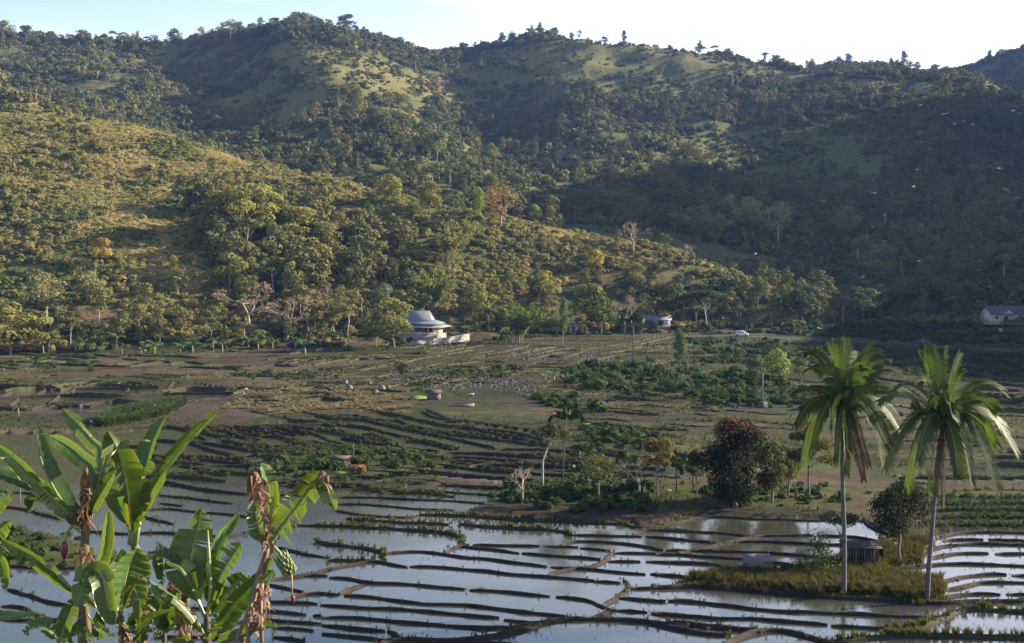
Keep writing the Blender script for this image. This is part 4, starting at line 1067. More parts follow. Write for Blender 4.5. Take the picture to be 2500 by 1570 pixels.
tufts("cut_straw", [np.stack([xs_[rows], ys_[rows], zs_[rows] - .05, g.uniform(.35, .75, rows.sum())], 1)], STRAWP, "pale straw laid in rows on the harvested field")
xc, yc, zc = in_poly([(225, 1036), (300, 1005), (430, 975), (455, 985), (415, 1012), (385, 1020), (260, 1044)], 1500)
xd, yd, zd = in_poly([(2285, 1212), (2600, 1210), (2600, 1298), (2285, 1298)], 1500)
kk = (np.abs((yd / 3.2) % 1 - .5) < .3)
tufts("crop_rows", [np.stack([xc, yc, zc, g.uniform(.8, 1.5, len(xc))], 1), np.stack([xd[kk], yd[kk], zd[kk], g.uniform(.3, .6, kk.sum())], 1)], CROP, "leafy crops planted in rows")
# bushes of the valley floor
HEDGE = [([(1380, 905), (1560, 895), (1700, 905), (1900, 930), (1880, 985), (1720, 990), (1640, 955), (1480, 960), (1400, 940)], 420, .8, 2.3), ([(1260, 1195), (1420, 1190), (1760, 1200), (1760, 1236), (1420, 1232), (1255, 1228)], 380, .5, 1.4), (DRY[3], 130, .5, 1.2),
         ([(1320, 965), (1380, 975), (1480, 1005), (1490, 1022), (1400, 1015), (1330, 985)], 60, .8, 1.8), ([(1700, 825), (1900, 840), (1900, 900), (1720, 890)], 150, .8, 2.0), ([(1430, 1050), (1560, 1050), (1600, 1085), (1440, 1082)], 90, .5, 1.3), ([(1720, 955), (2000, 950), (2050, 1010), (1800, 1000)], 120, .6, 1.6),
         (DRY[2], 90, .35, .8), ([(1640, 786), (2000, 790), (2380, 786), (2380, 806), (2000, 812), (1830, 806), (1780, 806), (1660, 812)], 420, 1.0, 2.8), ([(1700, 814), (1790, 813), (1790, 816), (1700, 818)], 30, .6, 1.2), ([(1830, 812), (2380, 812), (2600, 825), (2600, 850), (2200, 835), (2000, 822), (1830, 814)], 420, .8, 2.2), ([(1700, 834), (2000, 848), (2600, 880), (2600, 940), (2000, 900), (1700, 870)], 420, .6, 1.6), ([(1690, 826), (2000, 838), (2600, 872), (2600, 900), (2000, 860), (1690, 845)], 220, .6, 1.8), ([(1180, 812), (1380, 808), (1560, 806), (1640, 800), (1640, 812), (1400, 822), (1190, 832)], 150, .6, 2.0), ([(985, 832), (1140, 826), (1140, 829), (990, 838)], 70, .5, 1.2), ([(860, 815), (990, 815), (985, 850), (860, 856)], 110, .8, 2.2), ([(560, 840), (860, 835), (860, 848), (560, 858)], 140, .8, 2.0), ([(-200, 850), (560, 845), (560, 860), (-200, 866)], 200, .8, 2.4), ([(1150, 835), (1250, 828), (1250, 838), (1160, 842)], 40, .4, 1.0), ([(560, 900), (720, 905), (860, 905), (840, 930), (700, 935), (560, 925)], 70, .5, 1.2), ([(1000, 900), (1250, 905), (1240, 925), (1050, 915)], 90, .5, 1.3), ([(970, 945), (1060, 935), (1090, 950), (990, 962)], 40, .5, 1.0), ([(60, 880), (250, 880), (260, 905), (70, 910)], 45, .7, 1.6), ([(1900, 850), (2600, 870), (2600, 930), (1950, 900)], 150, .6, 1.7), ([(1760, 1190), (2080, 1190), (2060, 1230), (1760, 1235)], 70, .3, .8),
         ([(1500, 880), (1900, 880), (1900, 905), (1500, 900)], 60, .5, 1.3), ([(2100, 1000), (2350, 1010), (2500, 1050), (2500, 1100), (2150, 1090)], 60, .6, 1.6)]
PB = []
for poly, n_b, s0, s1 in HEDGE:
    a, b_, c = in_poly(poly, n_b); a = a + g.normal(0, 1.3, len(a)); b_ = b_ + g.normal(0, 1.8, len(a)); c = ground_z(a, b_)
    k = fbm(a, b_, 9, 2, 9) > .36; a, b_, c = a[k], b_[k], c[k]
    PB.append(np.stack([a, b_, c - .05, g.uniform(s0, s1, len(a)) * np.where(g.random(len(a)) < .12, 1.5, .9)], 1))
PB = np.concatenate(PB)
scatter("valley_shrubs", PB[:, :3], PB[:, 3], g.uniform(0, 6.28, len(PB)), g.integers(0, 6, len(PB)), [bush_mesh("thicket", 80 + i, 260, .14, M_CROP, .8) for i in range(6)], "green thickets between the fields of the valley floor")
# stones of the stream bed and rubble of the terraces
def rock_mesh(seed, nu=9, nv=6):
    random.seed(seed); mb = MB(); mb.ball((0, 0, 0), .5, nu, nv, (1, .8, .75), .18); return mb.mesh("stone", M_ROCK)
RK = [rock_mesh(i) for i in range(4)]
a, b_, c = in_poly(PLOT[12][0], 1000); a2, b2, c2 = in_poly([(1230, 845), (1330, 838), (1450, 860), (1540, 895), (1440, 898), (1240, 875)], 500)
PR = np.concatenate([np.stack([a, b_, c, g.uniform(.2, .75, len(a))], 1), np.stack([a2, b2, c2, g.uniform(.3, .8, len(a2))], 1)])
scatter("rubble", PR[:, :3], PR[:, 3], g.uniform(0, 6.28, len(PR)), g.integers(0, 4, len(PR)), RK, "grey stones of the stream bed and the broken terrace walls")
# low grass on the slope in front of the camera
x = g.uniform(-16, 12, 9000); y = g.uniform(11, 46, 9000); z = ground_z(x, y)
k = g.random(9000) < .6
tufts("slope_grass", [np.stack([x[k], y[k], z[k] - .03, g.uniform(.3, .8, k.sum())], 1)], TUFT, "grass on the slope below the camera, showing at the lower left")
# ------------------------------------------------------------------ materials for things people made
M_WHITE = surf("white_paint", (.34, .33, .32), (.56, .55, .54), 1.6, .7, 0)
M_TIN = surf("tin_roof", (.10, .115, .135), (.20, .22, .25), 1.2, .6, 0, 0, .35, stretch=(5, .5, .5))
M_RUSTROOF = surf("purple_brown_roof", (.085, .06, .07), (.15, .10, .105), 1.5, .8, 0, stretch=(4, .6, .6))
M_WOOD = surf("weathered_wood", (.035, .027, .024), (.12, .092, .078), 2.2, .9, .4, stretch=(6, 6, .4))
M_GREYWOOD = surf("grey_boards", (.085, .072, .072), (.20, .175, .165), 2.5, .9, .4, stretch=(.5, 4, 4))
M_DARK = surf("painted_shade", (.015, .015, .018), (.035, .033, .034), 1.0, .9, 0)  # near black: shade of insides and recesses put into the colour
M_ORANGEWOOD = surf("varnished_wood", (.30, .15, .06), (.42, .24, .12), 2, .6, .1)
M_STONEWALL = surf("limewashed_stone", (.13, .11, .10), (.34, .30, .275), 2.2, .9, .15, bdist=.03)
M_TAN = surf("tan_wall", (.24, .19, .15), (.36, .30, .24), 1.5, .85, 0)
M_GLASS = surf("dark_glass", (.02, .025, .03), (.05, .055, .06), .5, .12, 0, spec=.6)
M_CARPAINT = surf("white_car_paint", (.70, .70, .70), (.78, .78, .78), .3, .25, 0, spec=.6)
M_TYRE = surf("tyre", (.015, .015, .015), (.03, .03, .03), 3, .9, .1)
M_STEEL = surf("steel", (.35, .35, .36), (.5, .5, .5), 2, .4, 0, .6)
M_LAMP = surf("lamp_glass", (.55, .57, .6), (.7, .7, .72), 2, .15, 0, spec=.7)
M_BOULDER = surf("pale_boulder", (.09, .075, .065), (.23, .19, .16), 1.6, .9, .7, bdist=.2)
M_ROAD = surf("dirt_road", (.06, .055, .042), (.115, .10, .08), .5, .95, .4)

# ------------------------------------------------------------------ dirt road along the far foot of the hills
def ribbon(name, pix, width, mat, label, lift=.06):
    W = []
    for px, py in pix:
        p = hit(px, py); W.append((p.x, p.y))
    W = np.array(W); cum = np.concatenate([[0], np.cumsum(np.linalg.norm(np.diff(W, axis=0), axis=1))])
    t = np.arange(0, cum[-1], 2.0); X = np.interp(t, cum, W[:, 0]); Y = np.interp(t, cum, W[:, 1])
    for _ in range(8): X[1:-1] = (X[:-2] + X[1:-1] * 2 + X[2:]) / 4; Y[1:-1] = (Y[:-2] + Y[1:-1] * 2 + Y[2:]) / 4
    tx, ty = np.gradient(X), np.gradient(Y); L = np.hypot(tx, ty); nx, ny = -ty / L, tx / L
    V = []
    for k in (-1, -.5, 0, .5, 1):
        xx, yy = X + nx * k * width / 2, Y + ny * k * width / 2
        V.append(np.stack([xx, yy, np.maximum(ground_z(xx, yy), ground_z(X, Y)) + lift - .02 * abs(k)], 1))
    V = np.stack(V, 1); n5 = len(t); ii = np.arange(n5 * 5).reshape(n5, 5)
    q = np.stack([ii[:-1, :-1], ii[:-1, 1:], ii[1:, 1:], ii[1:, :-1]], -1).reshape(-1, 4)
    me = np_mesh(name, V.reshape(-1, 3), q, None, [mat], None, True)
    return tag(obj(name, me), label, None, None, 'structure')
ribbon("road", [(1560, 824), (1700, 821), (1810, 820), (1975, 829), (2070, 833), (2160, 837), (2275, 844), (2385, 850), (2500, 859), (2620, 866)], 2.8, M_ROAD, "narrow dirt road running along the far edge of the fields")
ribbon("path", [(-80, 874), (100, 870), (300, 869), (480, 865), (640, 858), (740, 853), (860, 850)], 2.4, M_ROAD, "earth path at the foot of the near hill")

# ------------------------------------------------------------------ buildings
def base(px, py): return hit(px, py)
# big house with a two-tiered metal roof
bp = base(1030, 838); RZ = R(-14)
h = empty("house", (bp.x - 2.6, bp.y + 7.0, bp.z + 1.0), RZ); h.scale = (.84, .84, .9)
tag(h, "large house with a tiered grey metal roof and open veranda, half hidden by a tree", "house")
def hipped(mb, x0, x1, y0, y1, z0, rx0, rx1, ry0, ry1, z1, th=.12):
    a = [(x0, y0, z0), (x1, y0, z0), (x1, y1, z0), (x0, y1, z0)]; b = [(rx0, ry0, z1), (rx1, ry0, z1), (rx1, ry1, z1), (rx0, ry1, z1)]
    lo = [(x, y, z - th) for x, y, z in a]
    V = a + b + lo
    return mb.add(V, [(0, 1, 5, 4), (1, 2, 6, 5), (2, 3, 7, 6), (3, 0, 4, 7), (4, 5, 6, 7), (8, 9, 1, 0), (9, 10, 2, 1), (10, 11, 3, 2), (11, 8, 0, 3), (8, 11, 10, 9)])
MB().box((0, 0, .6), (20.6, 11.6, 2.4)).build("plinth", M_STONEWALL, h)
MB().box((0, 1.2, 3.15), (18.4, 7.0, 2.7)).build("wall", M_TAN, h)
w_ = MB(); hipped(w_, -11.6, 11.6, -6.9, 6.9, 4.35, -8.6, 8.6, -4.4, 4.4, 5.2); w_.build("lower_roof", M_TIN, h)
w_ = MB(); hipped(w_, -10.2, 10.2, -5.4, 5.4, 5.35, -6.9, 6.9, -2.2, 2.2, 6.6); w_.build("middle_roof", M_TIN, h)
w_ = MB(); hipped(w_, -7.0, 7.0, -2.3, 2.3, 6.62, -5.6, 5.6, -.25, .25, 9.6); ur = w_.build("upper_roof", M_TIN, h)
MB().tube([(-5.7, 0, 9.65), (5.7, 0, 9.65)], .10, 6).build("ridge_cap", M_TIN, ur)
MB().box((0, -6.95, 4.18), (23.2, .08, .26)).box((11.65, 0, 4.18), (.08, 13.8, .26)).build("fascia", M_ORANGEWOOD, h)
for x in (-9, -6.4, -3.8, -1.2, 1.4, 4.0, 6.6, 9.2):
    MB().box((x, -5.4, 3.05), (.26, .26, 2.3)).build("column", M_WHITE, h)
MB().box((9.7, -2.0, 3.05), (.26, .26, 2.3)).build("column", M_WHITE, h)
MB().box((0, -5.55, 2.15), (20.2, .14, .55)).build("parapet", M_WHITE, h)
for x in (-6, -1, 3, 7):
    wd = MB().box((x, -2.33, 3.2), (1.5, .08, 1.5)).build("window", M_WHITE, h); MB().box((x, -2.39, 3.2), (1.25, .05, 1.25)).build("pane", M_GLASS, wd)
dr = MB().box((5.1, -2.34, 2.9), (1.0, .07, 2.1)).build("door", M_WOOD, h); MB().box((5.45, -2.42, 2.85), (.06, .1, .16)).build("handle", M_STEEL, dr)
# white retaining wall below it
mb = MB(); pw = []
for px, py, hh in ((1000, 843, 834), (1030, 842, 831), (1060, 841, 828), (1095, 839, 823), (1120, 837, 819), (1146, 835, 815)):
    yw = base(1000, 845).y + (base(1146, 836).y - base(1000, 845).y) * (px - 1000) / 146; p_ = at(px, py, yw); pw.append((p_.x, yw, float(ground_z(p_.x, yw)), hh, at(px, hh, yw).z))
V = []; Q = []
for k_, a in enumerate(pw): V += [(a[0], a[1], a[2] - 1.0), (a[0], a[1] + .4, a[4]), (a[0], a[1] + .95, a[4]), (a[0], a[1] + 1.2, a[2] - 1.0)]
for k_ in range(len(pw) - 1):
    b0 = k_ * 4; Q += [(b0, b0 + 4, b0 + 5, b0 + 1), (b0 + 1, b0 + 5, b0 + 6, b0 + 2), (b0 + 2, b0 + 6, b0 + 7, b0 + 3)]
e4 = (len(pw) - 1) * 4; Q += [(0, 1, 2, 3), (e4 + 3, e4 + 2, e4 + 1, e4)]
mb.add(V, Q)
tag(mb.build("retaining_wall", M_STONEWALL), "whitewashed stone retaining wall rising to the right below the large house", "wall")
def gable_house(name, loc, rz, L, D, H, rise, roofm, wallm, label, over=.5):
    e = empty(name, loc, rz); tag(e, label, "house" if L > 6 else "shed")
    m_ = MB(); m_.prism([(-L / 2, -D / 2, -.8), (-L / 2, D / 2, -.8), (-L / 2, D / 2, H), (-L / 2, 0, H + rise), (-L / 2, -D / 2, H)], (L, 0, 0)); m_.build("wall", wallm, e)
    m_ = MB()
    for s in (-1, 1):
        k = rise / (D / 2); y1 = s * (D / 2 + over); z1 = H - over * k + .05
        m_.prism([(-L / 2 - over, 0, H + rise + .06), (-L / 2 - over, y1, z1), (-L / 2 - over, y1, z1 + .09), (-L / 2 - over, 0, H + rise + .17)], (L + 2 * over, 0, 0))
    m_.build("roof", roofm, e)
    return e
def window(e, x, y, z, w, h, frame=M_WHITE, pane=M_GLASS, rz=0):
    f = MB().box((x, y, z), (w, .08, h), rz).build("window", frame, e)
    s = Vector((math.sin(rz), -math.cos(rz), 0)) * .05
    MB().box((x + s.x, y + s.y, z), (w * .84, .06, h * .84), rz).build("pane", pane, f); return f
b1 = base(1607, 800)
e = gable_house("house", (b1.x, b1.y + 3, b1.z + .3), R(-8), 9.2, 5.2, 2.5, 1.5, M_TIN, M_TAN, "small house with a light metal roof beside the bare tree")
MB().box((3.5, -2.64, 1.2), (1.6, .1, 2.1)).build("white_panel", M_WHITE, e)
window(e, 1.4, -2.63, 1.5, 1.9, 1.2, M_WOOD); window(e, -1.8, -2.63, 1.4, 1.8, 1.0, M_WOOD)
dd = MB().box((-3.4, -2.63, 1.0), (.95, .08, 2.0)).build("door", M_WOOD, e); MB().box((-3.05, -2.7, 1.0), (.06, .08, .14)).build("handle", M_STEEL, dd)
MB().box((0, -2.7, .25), (9.0, .25, .6)).build("plinth", M_STONEWALL, e)
b2 = base(1395, 814)
e = gable_house("shed", (b2.x, b2.y + 1.5, b2.z + .2), R(-12), 4.0, 3.0, 2.2, .55, M_TIN, M_TAN, "little shed with pale walls and grey roof right of the bamboo")
dd = MB().box((1.1, -1.53, 1.0), (.9, .07, 1.9)).build("door", M_WOOD, e); window(e, -.9, -1.53, 1.3, .7, .7, M_WOOD)
b3 = base(2462, 790)
e = gable_house("house", (b3.x + .4, b3.y + 4, b3.z + .4), R(9), 15.5, 7.5, 3.3, 2.5, M_RUSTROOF, M_WHITE, "white house with a purple brown roof at the foot of the right slope", .6)
for x in (-5.8, 3.6): window(e, x, -3.78, 1.9, 1.2, 1.3, M_WHITE)
window(e, 6.3, -3.78, 1.9, 1.1, 1.3, M_WHITE)
dd = MB().box((-2.0, -3.78, 1.1), (1.7, .08, 2.3)).build("door", M_RUSTROOF, e); MB().box((-1.4, -3.84, 1.1), (.06, .06, .2)).build("handle", M_STEEL, dd)
m_ = MB(); m_.prism([(-4.6, -3.8, 3.2), (.6, -3.8, 3.2), (-2.0, -3.8, 4.7)], (0, -2.0, 0)); pg = m_.build("porch_gable", M_WHITE, e)
m_ = MB(); m_.prism([(-5.0, -5.95, 3.05), (-2.0, -5.95, 4.85), (-2.0, -5.95, 4.98), (-5.0, -5.95, 3.18)], (0, 3.4, 0)); m_.prism([(1.0, -5.95, 3.05), (-2.0, -5.95, 4.85), (-2.0, -5.95, 4.98), (1.0, -5.95, 3.18)], (0, 3.4, 0)); m_.build("porch_roof", M_RUSTROOF, e)
for x in (-4.3, .3): MB().box((x, -5.6, 1.5), (.22, .22, 3.4)).build("porch_post", M_WHITE, e)
sp_ = base(2446, 818)
e = empty("signboard", sp_, R(5)); tag(e, "blank white signboard on two posts below the white house", "sign")
MB().box((0, 0, 1.6), (2.1, .08, 1.1)).build("board", M_WHITE, e)
for x in (-.8, .8): MB().box((x, .08, .6), (.09, .09, 1.9)).build("post", M_WOOD, e)
# board shelters on the island between the palms
p_ = base(1853, 1402)
e = empty("shelter", (p_.x, p_.y + .8, p_.z), R(3)); tag(e, "low grey board shelter with a sloping lid on the grassy island", "shelter")
for i in range(9): MB().box((-1.0 + i * .25, -.5, .42 + random.uniform(-.04, .04)), (.22, .04, .95)).build("board", M_GREYWOOD, e)
MB().box((1.08, 0, .42), (.04, 1.0, .9)).build("side", M_GREYWOOD, e); MB().box((-1.12, 0, .42), (.04, 1.0, .9)).build("side", M_GREYWOOD, e)
m_ = MB(); m_.add([(-1.25, -.68, .92), (1.22, -.70, .95), (1.2, .6, 1.33), (-1.18, .62, 1.30), (-1.25, -.68, .97), (1.22, -.70, 1.0), (1.2, .6, 1.38), (-1.18, .62, 1.35)], [(0, 3, 2, 1), (4, 5, 6, 7), (0, 1, 5, 4), (1, 2, 6, 5), (2, 3, 7, 6), (3, 0, 4, 7)]); m_.build("lid", M_GREYWOOD, e)
p_ = base(2108, 1386)
e = empty("shed", (p_.x, p_.y + .8, p_.z), R(-3)); tag(e, "dark open shed of hanging planks behind the left coconut palm", "shed")
for x, y in ((-1.4, -.7), (1.3, -.7), (-1.4, .8), (1.3, .8)): MB().tube([(x, y, -.2), (x, y, 1.75)], .05, 6).build("post", M_WOOD, e)
m_ = MB(); m_.add([(-1.65, -1.0, 1.66), (1.6, -1.0, 1.66), (1.6, 1.0, 1.84), (-1.65, 1.0, 1.84), (-1.65, -1.0, 1.72), (1.6, -1.0, 1.72), (1.6, 1.0, 1.90), (-1.65, 1.0, 1.90)], [(0, 3, 2, 1), (4, 5, 6, 7), (0, 1, 5, 4), (1, 2, 6, 5), (2, 3, 7, 6), (3, 0, 4, 7)]); m_.build("roof", M_WOOD, e)
for i in range(11):
    x = -1.3 + i * .245; ln = random.uniform(.9, 1.6)
    MB().box((x, -.72, 1.7 - ln / 2), (random.uniform(.12, .2), .035, ln), random.uniform(-.1, .1)).build("plank", M_WOOD if i % 3 else M_GREYWOOD, e)
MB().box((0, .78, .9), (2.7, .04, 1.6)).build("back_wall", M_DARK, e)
MB().box((1.66, -.1, 1.25), (.05, 1.5, .75)).build("side_panel", M_DARK, e)  # panel coloured near black to carry its own shade
# plank hut in the paddies
p_ = base(828, 1144)
e = empty("hut", (p_.x, p_.y + .7, p_.z), R(-16)); tag(e, "little field hut of uneven planks beside an orange heap in the paddies", "hut")
for i in range(8): MB().box((-.95 + i * .26, -.55, .55), (.2, .04, random.uniform(.9, 1.15)), random.uniform(-.15, .15)).build("plank", M_WOOD if i % 3 != 1 else M_ORANGEWOOD, e)
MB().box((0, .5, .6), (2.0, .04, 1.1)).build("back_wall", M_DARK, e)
for x in (-1.0, 1.0): MB().tube([(x, -.5, -.2), (x, -.5, 1.25)], .05, 6).build("post", M_WOOD, e)
m_ = MB(); m_.add([(-1.2, -.8, 1.12), (1.3, -.8, 1.22), (1.3, .7, 1.42), (-1.2, .7, 1.32), (-1.2, -.8, 1.16), (1.3, -.8, 1.26), (1.3, .7, 1.46), (-1.2, .7, 1.36)], [(0, 3, 2, 1), (4, 5, 6, 7), (0, 1, 5, 4), (1, 2, 6, 5), (2, 3, 7, 6), (3, 0, 4, 7)]); m_.build("roof", M_WOOD, e)
m_ = MB(); m_.add([(1.05, -.62, .95), (1.75, -.55, .9), (1.65, -.6, .62), (1.2, -.66, .2), (1.05, -.64, .3)], [], [(0, 4, 1), (1, 4, 2), (2, 4, 3)]); m_.build("white_sheet", M_WHITE, e)
M_ORANGE = foliage("orange_dry_leaves", [(.20, .075, .035), (.30, .12, .055), (.36, .16, .08)], .25, loc_scale=.5)
p_ = base(868, 1151)
V, Q = leaf_cloud([(0, 0, .2), (-.7, 0, .1), (.6, .1, .2), (.2, -.3, .3)], [(1.1, .8, .7), (.8, .6, .5), (.8, .6, .65), (.8, .5, .6)], 900, .12, seed=9)
tag(obj("dry_heap", np_mesh("dry_heap", V, Q, None, [M_ORANGE]), None, p_), "orange red heap of dry vegetation beside the little field hut", "heap")
p_ = base(863, 1116); tag(MB().tube([(0, 0, -.2), (.03, 0, .9), (0, .02, 1.75)], [.05, .045, .04], 6).build("stake", M_GREYWOOD, None, False, p_), "thin pale stake standing behind the little field hut", "stake")
p_ = base(1058, 976)
e = empty("hut", p_, R(-6)); tag(e, "tiny grey roofed hut between grass fields near the stream bed", "hut")
MB().box((0, .6, .6), (2.3, 1.4, 1.3)).build("wall", M_GREYWOOD, e); m_ = MB(); m_.prism([(-1.5, -.45, 1.18), (-1.5, .6, 1.75), (-1.5, 1.65, 1.18), (-1.5, 1.65, 1.25), (-1.5, .6, 1.83), (-1.5, -.45, 1.25)], (3.0, 0, 0)); m_.build("roof", M_WOOD, e); MB().prism([(-1.14, -.1, 1.25), (-1.14, 1.3, 1.25), (-1.14, .6, 1.7)], (2.28, 0, 0)).build("gable", M_GREYWOOD, e); MB().box((.55, -.12, .55), (.6, .05, 1.1)).build("door", M_RUSTROOF, e)
p_ = base(1133, 992)
e = empty("concrete_trough", p_, R(-10)); tag(e, "long low white concrete trough on the bright grass", "trough")
MB().box((0, 0, .22), (3.5, .9, .5)).build("body", M_STONEWALL, e); MB().box((0, 0, .49), (3.1, .5, .06)).build("basin_shade", M_DARK, e)  # dark slab on the solid body stands in for a shaded hollow
p_ = base(1149, 966); tag(MB().box((0, 0, .35), (1.3, .5, .1)).box((-.5, 0, .12), (.1, .4, .4)).box((.5, 0, .12), (.1, .4, .4)).build("bench", M_WHITE, None, False, p_), "small white bench slab by the stream bed", "bench")
# white car
p_ = base(1811, 821)
car = empty("parked_car", (p_.x, p_.y - .2, float(ground_z(p_.x, p_.y)) + .08), R(-14)); tag(car, "white van-like car parked on the dirt road before the dark woods", "car")
m_ = MB()
def carsec(x, w, z0, z1): return [(x, -w, z0), (x, w, z0), (x, w, z1), (x, -w, z1)]
secs = [(-2.1, .74, .45, 1.0), (-2.05, .82, .35, 1.25), (-1.0, .86, .32, 1.05), (.6, .86, .32, 1.02), (1.3, .84, .32, .98), (2.0, .78, .36, .86), (2.15, .68, .45, .7)]
V = []; Q = []
for s_ in secs: V += carsec(*s_)
for i in range(len(secs) - 1):
    for k in range(4): a = i * 4; Q.append((a + k, a + (k + 1) % 4, a + 4 + (k + 1) % 4, a + 4 + k))
Q += [(3, 2, 1, 0), (24, 25, 26, 27)]; m_.add(V, Q)
V = []; Q = []
for x, w, z0, z1 in ((-2.04, .80, 1.0, 1.05), (-1.85, .74, 1.0, 1.72), (-.4, .74, 1.0, 1.78), (.55, .72, 1.0, 1.68), (1.35, .78, .97, 1.0)): V += [(x, -.83, z0), (x, .83, z0), (x, w - .06, z1), (x, -w + .06, z1)]
for i in range(4):
    for k in range(4): a = i * 4; Q.append((a + k, a + (k + 1) % 4, a + 4 + (k + 1) % 4, a + 4 + k))
m_.add(V, Q + [(3, 2, 1, 0), (16, 17, 18, 19)]); m_.build("body", M_CARPAINT, car)
for s_ in (-1, 1):
    for x0, x1 in ((-1.75, -1.0), (-.9, -.05), (.05, .75)):
        MB().add([(x0, s_ * .815, 1.12), (x1, s_ * .815, 1.12), (x1 - .05, s_ * .735, 1.58), (x0 + .03, s_ * .735, 1.58)], [(0, 1, 2, 3) if s_ < 0 else (3, 2, 1, 0)]).build("side_window", M_GLASS, car)
    MB().box((2.1, s_ * .52, .68), (.14, .3, .14)).build("headlight", M_LAMP, car)
    for x in (-1.35, 1.4):
        wv = MB().tube([(x, s_ * .68, .33), (x, s_ * .90, .33)], .33, 14).build("wheel", M_TYRE, car); MB().tube([(x, s_ * .85, .33), (x, s_ * .915, .33)], .2, 10).build("rim", M_STEEL, wv)
MB().add([(1.30, -.70, 1.04), (1.30, .70, 1.04), (.62, .62, 1.62), (.62, -.62, 1.62)], [(0, 1, 2, 3)]).build("windscreen", M_GLASS, car)
MB().box((2.12, 0, .42), (.14, 1.4, .16)).build("bumper", M_STEEL, car)
# posts, boulders
p_ = base(1861, 995)
e = empty("utility_pole", p_); tag(e, "pale concrete post on a dark stone footing right of the green thicket", "post")
MB().tube([(0, 0, 0), (0, .02, 3.2), (.03, 0, 6.3)], [.15, .13, .11], 8).build("post", M_GREYWOOD, e); MB().box((0, 0, .35), (1.9, 1.3, 1.3), .2, .75).build("footing", M_ROCK, e)
p_ = base(50, 1236); tag(MB().tube([(0, 0, -.2), (0, 0, .9), (.03, 0, 1.9)], [.07, .06, .05], 6).build("stake", M_GREYWOOD, None, False, p_), "thin pale stake in the paddy behind the left bananas", "stake")
for i, (px, py, r_, lab) in enumerate([(843, 938, 1.0, "pale boulder standing on the bank of the small pool, farthest left"), (853, 953, 1.2, "large pale boulder at the corner of the brown field by the pool"), (901, 940, .9, "upright pale boulder at the right bank of the small pool"), (917, 962, 1.1, "leaning pale boulder in front of the rounded one by the field"),
                                   (932, 955, 1.45, "biggest rounded pale boulder right of the brown field"), (948, 949, .8, "narrow pale boulder right of the biggest rounded one"), (2338, 1423, .32, "single dark stone lying in the bright paddy at right")]):
    p_ = base(px, py); random.seed(300 + i); m_ = MB(); m_.ball((0, 0, r_ * .3), r_ * .55, 8, 6, (1, .8, random.uniform(.9, 1.5)), .17)
    tag(m_.build("boulder", M_BOULDER if px < 2000 else M_ROCK, None, False, p_), lab, "boulder", "boulders of the valley floor")
random.seed(9)
p_ = base(227, 1032); V = MB(); V.ball((0, 0, .2), .45, 9, 6, (1.3, .7, .5), .12); tag(V.build("white_sack", M_WHITE, None, True, p_), "white sack lying at the edge of the crop rows", "sack")
# haystack-like beds of bright rice seedlings
M_SEED = surf("seedling_carpet", (.085, .135, .030), (.125, .175, .045), 1.5, .9, .5)
def patch(name, pix, mat, label, lift=.12):
    W = []
    for px, py in pix:
        x, y = flat(px, py, .2); W.append((float(x), float(y)))
    W = np.array(W); c = W.mean(0)
    m_ = MB(); nn = len(W); zg = float(np.max(ground_z(W[:, 0], W[:, 1])))
    V = [(x, y, zg + lift) for x, y in W] + [(x, y, zg - .4) for x, y in W] + [(c[0], c[1], zg + lift + .03)]
    m_.add(V, [(i, nn + i, nn + (i + 1) % nn, (i + 1) % nn) for i in range(nn)], [(2 * nn, i, (i + 1) % nn) for i in range(nn)])
    return tag(m_.build(name, mat), label, None, None, 'structure')
for pix, lab in (([(1000, 971), (1018, 968), (1040, 970), (1042, 974), (1020, 975), (1001, 977)], "bright green seedling bed beside the tiny hut"), ([(62, 943), (100, 937), (140, 935), (142, 941), (100, 947), (64, 949)], "bright green seedling bed on the far left"),
                 ([(2205, 1412), (2240, 1408), (2290, 1412), (2302, 1420), (2280, 1428), (2230, 1424), (2206, 1420)], "bright green seedling bed beside the right palm"), ([(2156, 1322), (2180, 1319), (2200, 1322), (2200, 1335), (2175, 1337), (2156, 1334)], "bright green seedling bed behind the dark shed"),
                 ([(798, 1153), (830, 1149), (865, 1154), (868, 1159), (830, 1162), (797, 1159)], "bright green seedling bed below the field hut"), ([(1412, 1036), (1440, 1034), (1442, 1038), (1414, 1040)], "bright green seedling bed beside the tall areca palm")):
    patch("seedling_bed", pix, M_SEED, lab)

